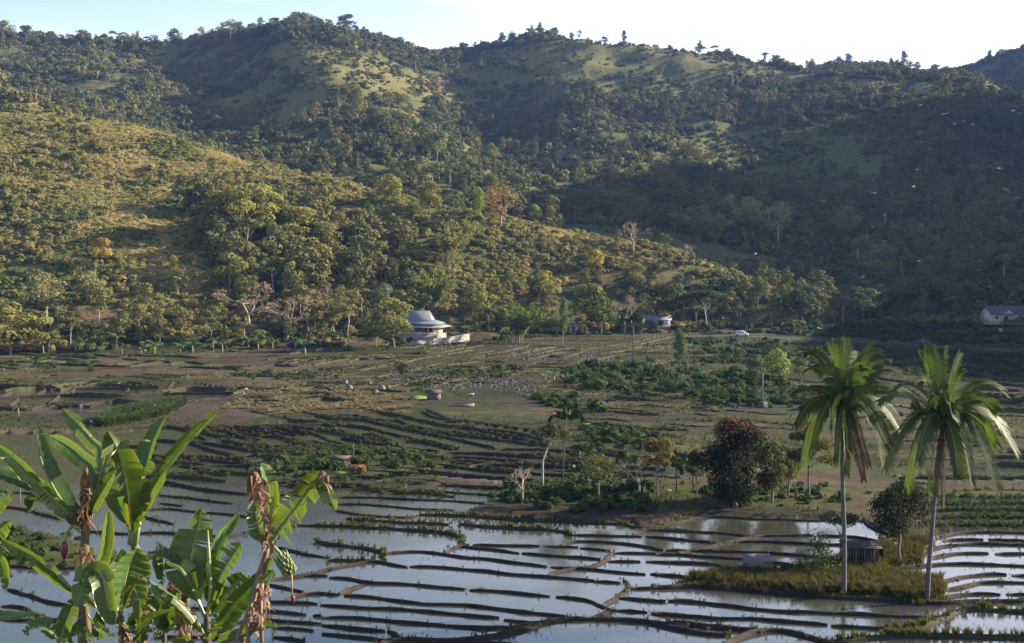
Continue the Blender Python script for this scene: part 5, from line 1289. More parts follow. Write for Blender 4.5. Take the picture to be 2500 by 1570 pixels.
# ------------------------------------------------------------------ people working in the fields
M_SKIN = surf("skin", (.16, .085, .05), (.2, .11, .07), 2, .7, 0)
def cloth(nm, c): return surf(nm, tuple(v * .8 for v in c), c, 3, .9, .1)
def skin_obj(name, J, E, mat, parent):
    me = bpy.data.meshes.new(name); me.from_pydata([j[0] for j in J], E, []); me.materials.append(mat)
    o_ = obj(name, me, parent); sk = o_.modifiers.new("skin", 'SKIN')
    for v, j in zip(me.skin_vertices[0].data, J): v.radius = (j[1], j[1] * (j[2] if len(j) > 2 else 1))
    me.skin_vertices[0].data[0].use_root = True
    sb = o_.modifiers.new("smooth", 'SUBSURF'); sb.levels = sb.render_levels = 2
    return o_
def person(px, py, rz, pose, shirt, trousers, hat, label, lift=0.0):
    p_ = base(px, py); e = empty("person", (p_.x, p_.y, p_.z + lift), rz); tag(e, label, "person")
    if pose == 'stand':
        P = dict(pel=(0, 0, .92), ch=(0, -.03, 1.28), nk=(0, -.03, 1.45), hd=(0, -.06, 1.58), top=(0, -.05, 1.68), k=((-.11, -.05, .5), (.12, .02, .5)), f=((-.12, 0, .05), (.13, .06, .05)), el=((-.30, -.02, 1.12), (.30, -.08, 1.14)), ha=((-.32, -.18, .88), (.26, -.30, .98)))
    elif pose == 'bend':
        P = dict(pel=(0, .15, .86), ch=(0, -.22, 1.05), nk=(0, -.36, 1.08), hd=(0, -.48, 1.06), top=(0, -.56, 1.02), k=((-.12, .05, .46), (.13, .0, .46)), f=((-.13, .1, .05), (.14, .12, .05)), el=((-.24, -.36, .82), (.24, -.36, .82)), ha=((-.14, -.52, .58), (.14, -.52, .58)))
    else:
        P = dict(pel=(0, .1, .30), ch=(0, -.05, .66), nk=(0, -.12, .80), hd=(0, -.19, .92), top=(0, -.21, 1.01), k=((-.17, -.28, .48), (.17, -.28, .48)), f=((-.16, -.12, .05), (.16, -.12, .05)), el=((-.28, -.20, .48), (.28, -.20, .48)), ha=((-.12, -.42, .34), (.12, -.42, .30)))
    pel, ch = Vector(P['pel']), Vector(P['ch']); J = [(P['pel'], .13, .8), (tuple(pel.lerp(ch, .5)), .125, .75), (P['ch'], .15, .7), (P['nk'], .055), (P['hd'], .085, 1.15), (P['top'], .06)]; E = [(0, 1), (1, 2), (2, 3), (3, 4), (4, 5)]
    SJ = [(tuple(pel.lerp(ch, -.1)), .15, .8), (tuple(pel.lerp(ch, .5)), .145, .78), (P['ch'], .17, .72), (tuple(Vector(P['nk']) - Vector((0, 0, .04))), .07)]; SE = [(0, 1), (1, 2), (2, 3)]; TJ = [(P['pel'], .145, .85)]; TE = []
    for i, s in enumerate((-1, 1)):
        b0 = len(J); sh = tuple(Vector(P['ch']) + Vector((s * .17, 0, .07))); hip = tuple(pel + Vector((s * .09, 0, -.06))); an = P['f'][i]; toe = (an[0] + s * .02, an[1] - .15, .035); ha = Vector(P['ha'][i]); el = Vector(P['el'][i])
        J += [(sh, .06), (P['el'][i], .042), (P['ha'][i], .033), (tuple(ha + (ha - el).normalized() * .09), .028), (hip, .095), (P['k'][i], .062), (an, .042), (toe, .035)]
        E += [(2, b0), (b0, b0 + 1), (b0 + 1, b0 + 2), (b0 + 2, b0 + 3), (0, b0 + 4), (b0 + 4, b0 + 5), (b0 + 5, b0 + 6), (b0 + 6, b0 + 7)]
        b1_ = len(SJ); SJ += [(sh, .075), (P['el'][i], .06)]; SE += [(2, b1_), (b1_, b1_ + 1)]
        b2_ = len(TJ); TJ += [(hip, .11), (P['k'][i], .08), (tuple(Vector(P['k'][i]).lerp(Vector(an), .75)), .065)]; TE += [(0, b2_), (b2_, b2_ + 1), (b2_ + 1, b2_ + 2)]
    skin_obj("body", J, E, M_SKIN, e); skin_obj("shirt", SJ, SE, shirt, e); skin_obj("trousers", TJ, TE, trousers, e)
    hd = Vector(P['hd']); m_ = MB()
    if hat: m_.tube([tuple(hd + Vector((0, 0, .04))), tuple(hd + Vector((0, 0, .08))), tuple(hd + Vector((0, 0, .20)))], [.24, .15, .03], 12); m_.build("hat", hat, e, True)
    else: m_.ball(tuple(hd + Vector((0, .02, .035))), .105, 10, 7, (1, 1.05, .9)); m_.build("hair", M_TYRE, e, True)
    return e
C_W, C_BL, C_RED, C_NAVY, C_DK, C_PALE = cloth("white_cloth", (.65, .66, .72)), cloth("blue_cloth", (.30, .42, .62)), cloth("red_cloth", (.40, .08, .09)), cloth("navy_cloth", (.06, .08, .17)), cloth("dark_cloth", (.05, .045, .05)), cloth("straw_hat", (.62, .50, .40))
person(601, 965, R(20), 'stand', C_W, C_DK, None, "person in a pale shirt standing in the field behind the straw rows")
person(598, 973, R(-30), 'crouch', C_RED, C_DK, C_PALE, "person in red with a pale hat crouching at the straw rows")
person(198, 1006, R(60), 'stand', C_NAVY, C_NAVY, None, "person in dark blue standing at the edge of the green field on the left", -.15)
person(381, 1004, R(-70), 'bend', C_BL, C_DK, None, "person in a light blue shirt bending among the crop rows")
# ------------------------------------------------------------------ trees and plants that can be told apart
OL, GR, DG, LM, BR, PK, GO, GY = (.145, .145, .048), (.085, .115, .036), (.042, .060, .024), (.16, .20, .055), (.17, .115, .060), (.22, .16, .125), (.23, .17, .045), (.12, .12, .065)
TC_ = ("trunk", "crown"); BT = ("trunk", "twigs"); BB = ("stems", "foliage"); BN = ("pseudostem", "leaves")
def tree(px, by, ty, key, col, label, cat="tree", name="tree", parts=TC_, sx=1.0, group=None, sink=.4, dist=None):
    p_ = hit(px, by); h = (by - ty) * p_.y / F
    return plant(name, parts, key, (p_.x, p_.y, p_.z - sink * min(1, h / 8)), h, label, cat, col, group, None, sx)
H_ = [
 (592, 618, 440, 'tier', OL, "tall tree with tiered crown, leftmost of the tall trees beside the grassy slope", 1.0),
 (540, 600, 462, 'tier2', OL, "tall tree at the very edge of the grassy slope, its shadow falling on the grass", 1.1),
 (655, 608, 458, 'tier2', OL, "tall tree with thin pale trunk second from the left in the dark hollow", .85),
 (728, 618, 497, 'tier', OL, "broad tiered tree with a leaning pale trunk in the middle of the dark hollow", 1.1),
 (790, 640, 535, 'tier', OL, "tiered tree with drooping right side, right of the leaning pale trunk", 1.15),
 (861, 598, 500, 'flat', (.17, .12, .055), "flat topped tree with three forked white trunks in the dark hollow", .95),
 (790, 720, 600, 'round', OL, "rounded olive tree below the tall tiered trees of the hollow", 1.0),
 (560, 715, 612, 'round2', OL, "rounded olive tree at the lower end of the grassy slope", 1.2),
 (648, 700, 628, 'round', GR, "smaller yellow topped tree between the two rounded olive trees", .9),
 (815, 812, 706, 'sparse', GY, "airy grey green tree left of the large house", 1.1),
 (25, 866, 736, 'round', OL, "big rounded olive tree at the left edge of the picture by the path", 1.35),
 (105, 862, 770, 'round2', OL, "olive tree beside the big one at the left edge", 1.2),
 (112, 790, 650, 'sparse', GY, "tall grey green tree above the bare earth patch on the left", 1.1),
 (215, 740, 660, 'round', GY, "dense grey green tree right above the bare earth patch", 1.3),
 (252, 655, 578, 'round2', GO, "golden yellow tree on the left grassy slope", 1.1),
 (425, 660, 622, 'tall2', (.20, .20, .05), "yellow green shrub-like tree low on the grassy slope", 1.1),
 (1222, 556, 448, 'sparse', BR, "brownish rounded tree standing on the crest of the near hill", 1.25),
 (1170, 530, 455, 'tall2', LM, "lime green tree on the crest left of the brownish one", .9),
 (1050, 520, 440, 'round', OL, "olive tree on the crest above the dark hollow", 1.2),
 (950, 500, 425, 'round', OL, "wide olive tree where the bright grass crest ends", 1.4),
 (1307, 552, 498, 'round2', LM, "small bright tree where the crest begins to fall", .9),
 (1343, 556, 516, 'tall2', OL, "small slim tree on the falling crest", .8),
 (1450, 668, 607, 'round2', (.25, .23, .05), "bright yellow green tree on the near hill right of its middle", 1.1),
 (1375, 838, 720, 'tall', GR, "slender tree with a long bare pale trunk right of the bamboo", .6),
 (1467, 816, 712, 'round', GR, "leafy tree with a forked pale trunk left of the bare pink tree", 1.0),
 (1430, 810, 690, 'round2', OL, "taller olive tree behind the little shed", 1.2),
 (962, 852, 726, 'round', (.10, .105, .036), "bushy olive tree growing in front of the large house", 1.3),
 (918, 848, 752, 'round', (.085, .10, .034), "lower green tree hiding the left end of the large house", 1.3),
 (930, 800, 690, 'tall2', (.10, .115, .06), "dark tree with big grey leaves behind the large house", 1.2),
 (1160, 790, 690, 'round', OL, "wide olive tree above the bare earth right of the large house", 1.3),
 (1100, 700, 600, 'sparse', GY, "pale grey green tree on the slope above the large house", 1.1),
 (1330, 745, 660, 'round', OL, "rounded tree on the slope above the bamboo", 1.3),
 (1550, 715, 640, 'round', OL, "rounded tree on the slope above the small metal roofed house", 1.2),
 (1640, 790, 690, 'round', DG, "dark tree behind the small metal roofed house", 1.3),
 (1725, 805, 700, 'flat', DG, "dark spreading tree left of the parked car", 1.3),
 (1960, 790, 690, 'round', (.055, .072, .03), "dark rounded tree behind the road right of the parked car", 1.4),
 (2110, 790, 700, 'round2', (.055, .072, .03), "dark tree behind the road above the left coconut palm", 1.4),
 (2330, 770, 690, 'tall2', (.07, .10, .035), "green pointed tree left of the white house", 1.2),
 (1840, 682, 622, 'round2', BR, "rust coloured tree on the low spur above the parked car", 1.1),
 (1888, 682, 626, 'tall2', LM, "bright lime tree right of the rust coloured one", .8),
 (1943, 690, 634, 'round', OL, "rounded olive tree on the low spur right of the lime one", 1.1),
 (1900, 600, 484, 'sparse', (.19, .18, .085), "huge pale feathery tree at the right end of the lit grove", 1.25),
 (1830, 575, 482, 'round', (.165, .17, .07), "pale tree in the middle of the lit grove", 1.1),
 (1775, 560, 474, 'tall2', (.17, .165, .075), "tall pale tree at the left of the lit grove", 1.1),
 (2065, 590, 505, 'round', (.14, .135, .06), "olive tree standing apart right of the lit grove", 1.0),
 (2110, 640, 572, 'round2', (.12, .13, .055), "lower olive tree right of the lit grove", 1.2),
 (1610, 480, 395, 'round', (.10, .11, .05), "rounded tree on the dark slope above the lit grove", 1.1),
 (1200, 400, 348, 'round', (.12, .14, .055), "single rounded tree in the gully between the mountains", 1.0),
 (1065, 400, 320, 'round2', (.125, .145, .06), "large pale green tree at the foot of the left mountain spur", 1.3),
 (870, 300, 205, 'tall2', (.12, .12, .05), "tall tree at the lower end of the bare ridge", 1.2),
 (925, 320, 262, 'round', (.085, .09, .04), "dark rounded tree below the bare ridge", 1.2),
 (820, 400, 340, 'round2', (.10, .12, .05), "rounded tree on the lower left mountain slope", 1.1),
 (1000, 390, 335, 'sparse', (.14, .15, .06), "airy pale tree on the lower left mountain slope", 1.2),
 (1895, 940, 848, 'round', (.15, .19, .055), "bright rounded tree on the valley floor left of the left coconut palm", 1.1),
 (1845, 945, 868, 'round2', (.085, .105, .045), "grey green tree directly left of the bright rounded one", 1.0),
 (1955, 935, 873, 'round2', (.10, .13, .05), "small tree behind the top of the left coconut palm", 1.0),
 (985, 922, 884, 'round', (.035, .045, .025), "dark bush-like tree beside the stream bed", 1.3),
 (2395, 1060, 1010, 'round', (.035, .05, .025), "dark small tree behind the right coconut palm", 1.3),
 (1660, 900, 800, 'tall2', (.05, .07, .03), "dark tree at the edge of the fields left of the parked car", .9),
]
for px, by, ty, key, col, lab, sx in H_: tree(px, by, ty, key, col, lab, sx=sx)
for px, by, ty, key, lab in ((786, 770, 692, 'bare', "bare pinkish tree with fan of twigs above the banana garden, the highest of three"), (606, 806, 688, 'bare2', "wide pinkish half bare tree, leftmost of the three by the banana garden"), (702, 832, 720, 'bare2', "pinkish half bare tree with slender trunks between the two other pink trees"),
                             (1524, 812, 716, 'bare', "bare pink tree with rounded twig crown left of the small metal roofed house"), (1545, 618, 540, 'bare3', "flat bare tree with pale branches on the falling crest"), (1668, 646, 592, 'bare', "small round bare tree at the end of the falling crest"),
                             (1275, 1228, 1140, 'bare3', "leafless bush-like tree at the left end of the thicket by the paddies"), (1560, 1215, 1110, 'bare3', "grey leafless tree inside the thicket by the paddies")):
    tree(px, by, ty, key, PK, lab, "bare tree", "bare_tree", BT, 1.2 if key != 'bare2' else 1.35)
for px, by, ty, key, col, lab in ((1268, 838, 722, 'bamboo', (.085, .125, .035), "dense green bamboo clump between the large house and the little shed"), (1062, 760, 640, 'bamboo2', (.095, .12, .035), "bamboo clump drooping over the slope above the large house"), (1100, 640, 545, 'bamboo2', (.15, .15, .05), "olive bamboo clump leaning right on the near hill"),
                                  (1705, 590, 498, 'bamboo2', (.16, .18, .06), "bamboo clump at the left end of the lit grove"), (1745, 600, 512, 'bamboo2', (.15, .17, .06), "bamboo clump second from left in the lit grove"), (1130, 610, 520, 'bamboo', (.14, .13, .05), "brownish bamboo clump higher on the near hill")):
    tree(px, by, ty, key, col, lab, "bamboo", "bamboo_clump", BB, 1.15)
# trees along the skyline
ORD = ["first", "second", "third", "fourth", "fifth", "sixth", "seventh", "eighth", "ninth", "tenth", "eleventh", "twelfth", "thirteenth", "fourteenth", "fifteenth", "sixteenth"]
SK = [(15, 102, 50), (62, 104, 62), (125, 108, 76), (170, 112, 80), (205, 114, 74), (255, 118, 82), (300, 117, 76), (375, 115, 82), (428, 113, 70), (480, 108, 80), (525, 104, 68), (563, 100, 44), (612, 95, 62), (662, 90, 54), (716, 87, 38), (752, 86, 56)]
for i, (px, by, ty) in enumerate(SK):
    tree(px, by, ty, ('round', 'round2', 'sparse2', 'sparse')[i % 4], (.085, .09, .045) if i % 3 else (.13, .125, .065), "crest tree on the left mountain skyline, %s counted from the left edge" % ORD[i], group="trees along the left mountain skyline", sx=1.25)
for px, by, ty, key, lab, sx in ((846, 97, 34, 'tier', "largest dark tree standing on the crest right of the left summit", .95), (893, 110, 64, 'sparse2', "thin crowned tree on the crest just right of the largest dark one", .8), (1030, 137, 114, 'round2', "small flat crowned tree in the saddle between the mountains", 1.2), (1523, 102, 66, 'tall', "single slim tree on top of the right mountain", 1.1), (1415, 98, 70, 'sparse', "wispy tree on the left of the right mountain summit", 1.0), (1395, 99, 78, 'round', "low bushy tree on the left of the right mountain summit, beside the wispy one", 1.0),
                             (1475, 101, 82, 'round2', "low tree between the wispy tree and the slim summit tree", 1.6), (1635, 126, 108, 'round', "tiny tree on the right mountain ridge falling away to the right", 1.0), (1700, 142, 130, 'round', "last tiny bush tree on the falling right ridge", 1.3), (2415, 158, 122, 'tall2', "dark slim tree at the step of the far right ridge", .9)):
    tree(px, by, ty, key, (.055, .062, .038), lab, sx=sx)
for i, px in enumerate((1955, 1985, 2012, 2045, 2072, 2105, 2140, 2175, 2207, 2240)):
    tree(px, 172, (158, 150, 152, 138, 131, 148, 146, 142, 124, 150)[i], ('round', 'tall2', 'tall')[i % 3], (.045, .055, .04), "dark tree on the far right ridge, %s from the left in its row" % ORD[i], group="trees along the far right ridge", sx=1.2)
# bananas on the far side of the valley
BA = [(10, 908, 32), (68, 912, 26), (100, 910, 22), (143, 910, 26), (284, 845, 60), (298, 868, 42), (340, 800, 48), (345, 866, 38), (377, 868, 62), (381, 805, 52), (440, 862, 44), (470, 866, 60), (497, 830, 60), (520, 852, 55), (543, 862, 56), (606, 850, 58), (630, 856, 58), (665, 852, 50), (722, 850, 50)]
for i, (px, by, hp) in enumerate(BA):
    tree(px, by, by - hp, 'banana%d' % (i % 3), GR, "far banana plant at the foot of the near hill, number %s from the left edge" % (ORD + ["seventeenth", "eighteenth", "nineteenth"])[i], "banana plant", "banana_plant", BN, 1.1, "banana plants along the foot of the near hill")
for px, by, hp, lab in ((744, 868, 68, "banana plant standing clear on the terrace edge in front of the pink trees"), (781, 845, 50, "banana plant with ragged leaves just right of the clear standing one"), (1041, 922, 48, "left banana plant of the pair beside the stream bed"), (1064, 922, 44, "right banana plant of the pair beside the stream bed"), (1352, 936, 62, "tall banana clump on the bright yellow green terrace"), (1330, 932, 36, "low banana plant left of the tall clump on the bright terrace"), (1395, 934, 40, "low banana plant right of the tall clump on the bright terrace"), (1790, 866, 30, "banana plant left of the road below the parked car"), (1680, 898, 26, "low banana plant on the dark terraces below the small metal roofed house"), (2255, 850, 40, "banana plant by the road behind the right coconut palm"), (45, 1015, 56, "banana plant on the field bank at the far left behind the foreground leaves")):
    tree(px, by, by - hp, 'banana%d' % (len(lab) % 3), GR, lab, "banana plant", "banana_plant", BN, 1.15)
# trees of the near thicket, seen at closer range
def big_tree(px, by, H, rad, base_, shape, nl, n, size, seed, col, label, tr=.14, bark=M_BARK, top=None, inner=.5, fork=7):
    p_ = hit(px, by); k = p_.y / F
    g_ = np.random.default_rng(seed); H, rad, base_ = H * k, rad * k, base_ * k
    cs, rs = lobes(g_, H - base_, rad, nl, base_, shape)
    V, Q = leaf_cloud(cs, rs, n, size, seed=seed, inner=inner)
    e = empty("tree", (p_.x, p_.y, p_.z - .05)); tag(e, label, "tree")
    c = obj("crown", np_mesh("crown", V, Q, None, [M_LEAF]), e); c.color = (*col, 1)
    trunk_mb(g_, H, tr, base_ + (H - base_) * .2, cs, nmax=fork, lean=.03).build("trunk", bark, e, True)
    if top:
        j = np.argsort(-cs[:, 2])[:top[0]]
        V, Q = leaf_cloud(cs[j] + [0, 0, .12], rs[j] * .95, top[1], size * .95, seed=seed + 1, up=1.0, inner=.7)
        c = obj("new_leaves", np_mesh("new_leaves", V, Q, None, [M_LEAF]), e); c.color = (*top[2], 1); c['label'] = "rusty orange young leaves at the top of the crown"
    return e
big_tree(1795, 1238, 232, 100, 3, 'round', 34, 11000, .15, 401, (.016, .021, .012), "big dark egg shaped tree with rusty orange young leaves on top", .22, top=(8, 800, (.13, .06, .03)))
big_tree(1885, 1225, 150, 62, 30, 'round', 20, 4200, .15, 402, (.075, .080, .032), "olive tree leaning against the right side of the big dark tree", .14)
big_tree(1925, 1210, 120, 45, 45, 'round', 14, 2400, .15, 409, (.07, .085, .03), "small green tree right of the olive one behind the left palm", .10)
big_tree(1975, 1212, 200, 62, 70, 'tier', 16, 3200, .15, 403, (.080, .075, .030), "brownish green tree with two thin trunks left of the left palm stem", .12)
big_tree(2195, 1372, 208, 98, 66, 'round', 22, 6000, .12, 404, (.018, .025, .013), "dark leafy tree with forked trunk between the two coconut palms", .13)
big_tree(2050, 1372, 130, 62, 56, 'flat', 12, 1700, .12, 405, (.045, .055, .026), "small dark spreading tree behind the left coconut palm stem", .07)
big_tree(1462, 1230, 128, 50, 56, 'round', 16, 1100, .13, 406, (.085, .095, .035), "thin crowned young tree in the thicket left of centre", .06, M_PALEBARK, inner=.2)
big_tree(1605, 1208, 148, 48, 60, 'tier', 13, 2000, .15, 407, (.125, .105, .038), "yellowish tree in the thicket left of the big dark tree", .09)
big_tree(1700, 1215, 120, 40, 50, 'round', 12, 1800, .14, 408, (.050, .060, .028), "dark green tree close to the left of the big dark tree", .08)
big_tree(1990, 1395, 92, 55, 6, 'tall', 9, 1200, .11, 411, (.07, .09, .03), "leafy bush on the island left of the left palm stem", .04)
# tree with a bent white trunk and an umbrella crown
p_ = hit(1325, 1196); k = p_.y / F
e = empty("tree", p_); tag(e, "umbrella crowned tree on a long bent white trunk among the paddies", "tree")
MB().tube([(0, 0, -.2), (-.02, 0, 1.5), (0, 0, 3.3), (.5, 0, 4.7), (1.0, 0, 5.4), (1.05, 0, 6.2)], [.14, .13, .11, .10, .085, .05], 8).build("trunk", M_PALEBARK, e, True)
cs = np.array([(1.05 + a, b_, 6.5 + c) for a, b_, c in ((-1.0, 0, 0), (0, .4, .3), (1.0, -.2, .1), (.2, -.7, 0), (-.4, .5, .2), (1.6, .2, -.4))]); V, Q = leaf_cloud(cs, np.full((6, 3), .75), 1500, .13, seed=77); c = obj("crown", np_mesh("crown", V, Q, None, [M_LEAF]), e); c.color = (.055, .065, .028, 1)
p_ = hit(884, 806); e = empty("tree", p_); tag(e, "dead white trunk with an orange tuft left of the large house", "tree")
MB().tube([(0, 0, -.2), (.1, 0, 4.5), (-.15, 0, 9)], [.16, .12, .08], 6).build("trunk", M_PALEBARK, e, True); V, Q = leaf_cloud([(-.15, 0, 9.2)], [(.7, .7, .8)], 160, .22, seed=3); obj("orange_tuft", np_mesh("orange_tuft", V, Q, None, [M_ORANGE]), e)
# ------------------------------------------------------------------ palms
def leaf_mat(name, c_lo, c_hi, trans, rough=.4, spec=.45, veins=(40, 3), edge=None, tint=(1.5, 1.5, .55)):
    """big-leaf material on UVs (u along the midrib, v across): fine cross veins, optional dry edge, light passing through"""
    m, n, l, o = mat_base(name)
    uvn = n.new("ShaderNodeUVMap"); uvn.uv_map = 'UVMap'
    oi = n.new("ShaderNodeObjectInfo")
    mp = n.new("ShaderNodeMapping"); mp.inputs['Scale'].default_value = (veins[0], veins[1], 1); l.new(uvn.outputs['UV'], mp.inputs['Vector'])
    t = noise_node(n, l, mp.outputs['Vector'], 1.0, 3, .5)
    t2 = noise_node(n, l, uvn.outputs['UV'], 4.0, 4, .6)
    r = ramp(n, l, t.outputs['Fac'], [(.3, c_lo), (.7, c_hi)])
    r2 = ramp(n, l, t2.outputs['Fac'], [(.3, (.75, .78, .75)), (.7, (1.2, 1.18, 1.1))])
    c = mixc(n, l, 1.0, r.outputs['Color'], r2.outputs['Color'], 'MULTIPLY')
    if edge:
        sx = n.new("ShaderNodeSeparateXYZ"); l.new(uvn.outputs['UV'], sx.inputs[0])
        a = nd(n, "ShaderNodeMath", operation='ABSOLUTE'); l.new(sx.outputs['Y'], a.inputs[0])
        b = nd(n, "ShaderNodeMath", operation='MULTIPLY_ADD'); l.new(t2.outputs['Fac'], b.inputs[0]); b.inputs[1].default_value = .22; l.new(a.outputs[0], b.inputs[2])
        re = ramp(n, l, b.outputs[0], [(.98, (0, 0, 0)), (1.10, (1, 1, 1))])
        c = mixc(n, l, re.outputs['Color'], c, edge)
    c = mixc(n, l, 1.0, c, oi.outputs['Color'], 'MULTIPLY')
    p = n.new("ShaderNodeBsdfPrincipled"); p.inputs['Roughness'].default_value = rough; p.inputs['Specular IOR Level'].default_value = spec
    l.new(c, p.inputs['Base Color'])
    bp_ = n.new("ShaderNodeBump"); bp_.inputs['Strength'].default_value = .25; bp_.inputs['Distance'].default_value = .01; l.new(t.outputs['Fac'], bp_.inputs['Height']); l.new(bp_.outputs['Normal'], p.inputs['Normal'])
    tr = n.new("ShaderNodeBsdfTranslucent"); l.new(mixc(n, l, 1.0, c, tint, 'MULTIPLY'), tr.inputs['Color'])
    mx = n.new("ShaderNodeMixShader"); mx.inputs[0].default_value = trans
    l.new(p.outputs['BSDF'], mx.inputs[1]); l.new(tr.outputs['BSDF'], mx.inputs[2]); l.new(mx.outputs['Shader'], o.inputs['Surface'])
    return m
M_FROND = leaf_mat("palm_leaflets", (.034, .056, .018), (.066, .098, .030), .34, .5, .18, (30, 4), None, (1.5, 1.6, .5))
M_DRYFROND = leaf_mat("dry_palm_leaflets", (.06, .04, .026), (.12, .08, .05), .1, .7, .2, (30, 4), None, (1.2, .9, .6))
M_RACHIS = surf("palm_rachis", (.12, .11, .04), (.22, .19, .08), 2, .6, .1)
M_PALMTRUNK = surf("palm_trunk", (.055, .05, .05), (.145, .13, .128), 1.6, .85, .5, stretch=(1, 1, 5), bdist=.05)
M_COCO = surf("coconut", (.10, .075, .03), (.18, .14, .05), 3, .5, .2)
def smooth_pts(P, n):
    P = [Vector(p) for p in P]; out = []
    k = len(P) - 1
    for i in range(n):
        t = i / (n - 1) * k; j = min(int(t), k - 1); f = t - j
        p0, p1, p2, p3 = P[max(j - 1, 0)], P[j], P[j + 1], P[min(j + 2, k)]
        out.append(.5 * ((2 * p1) + (p2 - p0) * f + (2 * p0 - 5 * p1 + 4 * p2 - p3) * f * f + (3 * p1 - p0 - 3 * p2 + p3) * f ** 3))
    return out
def frond(name, pts, parent, g, mat, nl=46, ll=.75, lw=.028, droop=.55, wind=.12, rr=.035, col=(1, 1, 1)):
    P = smooth_pts(pts, nl); V, Q, U = [], [], []
    roll_ = g.choice((-1, 1)) * g.uniform(.5, 1.35)
    for i in range(3, nl):
        t = i / (nl - 1)
        tg = (P[min(i + 1, nl - 1)] - P[i - 1]).normalized()
        sd = tg.cross(Vector((0, 0, 1)))
        sd = sd.normalized() if sd.length > .15 else Vector((1, 0, 0))
        sd = Matrix.Rotation(roll_ * min(1, abs(tg.z) + .35), 3, tg) @ sd
        nm = sd.cross(tg)
        L0 = ll * (.45 + .55 * math.sin(math.pi * (t * .66 + .16))) * (1 if t < .95 else .75)
        for s in (-1, 1):
            L = L0 * g.uniform(.8, 1.12)
            d = (tg * (.45 + .5 * t) + sd * s * (1 - .45 * t) + nm * .18).normalized()
            dr = droop * g.uniform(.7, 1.3)
            q0 = P[i]; q1 = q0 + d * L * .5 + Vector((wind * .2, 0, -dr * .12)) * L; q2 = q0 + d * L * .92 + Vector((wind, 0, -dr * .62)) * L
            w = d.cross(nm); w = w.normalized() * lw * (1.1 - .3 * t)
            b = len(V)
            V += [tuple(q0 - w * .5), tuple(q0 + w * .5), tuple(q1 - w), tuple(q1 + w), tuple(q2 - w * .25), tuple(q2 + w * .25)]
            U += [(0, .5 * s), (0, s), (.5, .5 * s), (.5, s), (1, .5 * s), (1, s)]
            Q += [(b, b + 1, b + 3, b + 2), (b + 2, b + 3, b + 5, b + 4)]
    f = obj(name, np_mesh(name, V, Q, None, [mat], None, False, U), parent); f.color = (*col, 1)
    MB().tube([tuple(p) for p in P[::3]], [rr * (1 - .8 * k / max(1, len(P[::3]) - 1)) for k in range(len(P[::3]))], 5, False).build("rachis", M_RACHIS, f)
    return f
def coconut_palm(label, trunk, d, center, tips, dry, seed, r0=.215, r1=.14):
    g = np.random.default_rng(seed)
    b0 = hit(*trunk[0]); d = b0.y
    T = [at(px, py, d) for px, py in trunk]; org = Vector((b0.x, d, float(ground_z(b0.x, d))))
    e = empty("coconut_palm", org); tag(e, label, "palm tree", "coconut palms on the grassy island")
    pts = [org + Vector((0, 0, -.5))] + T[1:]; pts = smooth_pts(pts, 26)
    rad = [r0 + (r1 - r0) * (i / 25) ** .6 + (.10 * (1 - i / 3) if i < 3 else 0) + (.012 if i % 2 else -.008) for i in range(26)]
    MB().tube([tuple(p - org) for p in pts], rad, 12).build("trunk", M_PALMTRUNK, e, True)
    c = at(*center, d) - org
    for i, (px, py, up, dd) in enumerate(tips):
        t = at(px, py, d + dd) - org; v = t - c; L = v.length
        m1 = c + v * .35 + Vector((0, 0, up * L * .8)); m2 = c + v * .72 + Vector((0, 0, up * L * .75))
        lit = .8 + .4 * g.random()  # random tone for each frond
        frond("frond", [c, m1, m2, t], e, g, M_FROND, 72, 1.08, .044, .35 if v.z > .3 else .85, .2, .05, (lit * 1.05, lit, lit * .9))
    for px, py, up, dd in dry:
        t = at(px, py, d + dd) - org; v = t - c; L = v.length
        frond("dry_frond", [c, c + v * .3 + Vector((0, 0, up * L * .6)), c + v * .7 + Vector((0, 0, up * L * .3)), t], e, g, M_DRYFROND, 50, .6, .04, 1.2, .05, .04)
    for i in range(9):
        a = i * 2.4; q = c + Vector((math.cos(a) * .34, math.sin(a) * .34, -.32 - .16 * (i % 3)))
        MB().ball(tuple(q), .125, 9, 7, (1, 1, 1.2)).build("coconut", M_COCO, e, True)
    m_ = MB()
    for i in range(10):
        a = g.random() * 6.28; m_.tube([tuple(c + Vector((0, 0, -.2))), tuple(c + Vector((math.cos(a) * .25, math.sin(a) * .25, .25))), tuple(c + Vector((math.cos(a) * .55, math.sin(a) * .55, .1)))], [.03, .02, .008], 4, False)
    m_.build("flower_stalks", M_RACHIS, e)
    return e
zl = lambda a, b: (1900 + a / 3.36, 800 + b / 3.36)
zr = lambda a, b: (2150 + a / 3.36, 820 + b / 3.36)
TL = [(230, 215, .30, 1.0), (238, 345, .28, -.8), (395, 160, .16, 1.2), (480, 118, .08, -.6), (545, 108, .05, .9), (775, 165, .20, .8), (805, 250, .24, -.8), (965, 360, .26, .6), (130, 535, .22, -.5), (145, 790, .40, .8), (1165, 690, .38, -.4), (1010, 850, .34, .9), (275, 990, .50, -.9), (475, 1080, .42, -1.2), (560, 1190, .30, -1.3),
      (855, 1150, .42, .3), (905, 950, .36, -.8), (200, 1090, .46, .9), (640, 560, .5, -2.2), (430, 800, .6, -2.3), (330, 640, .3, 2.6), (760, 560, .3, 2.6), (600, 200, .06, 2.4), (690, 330, .2, -2.2), (400, 420, .25, -2.4)]
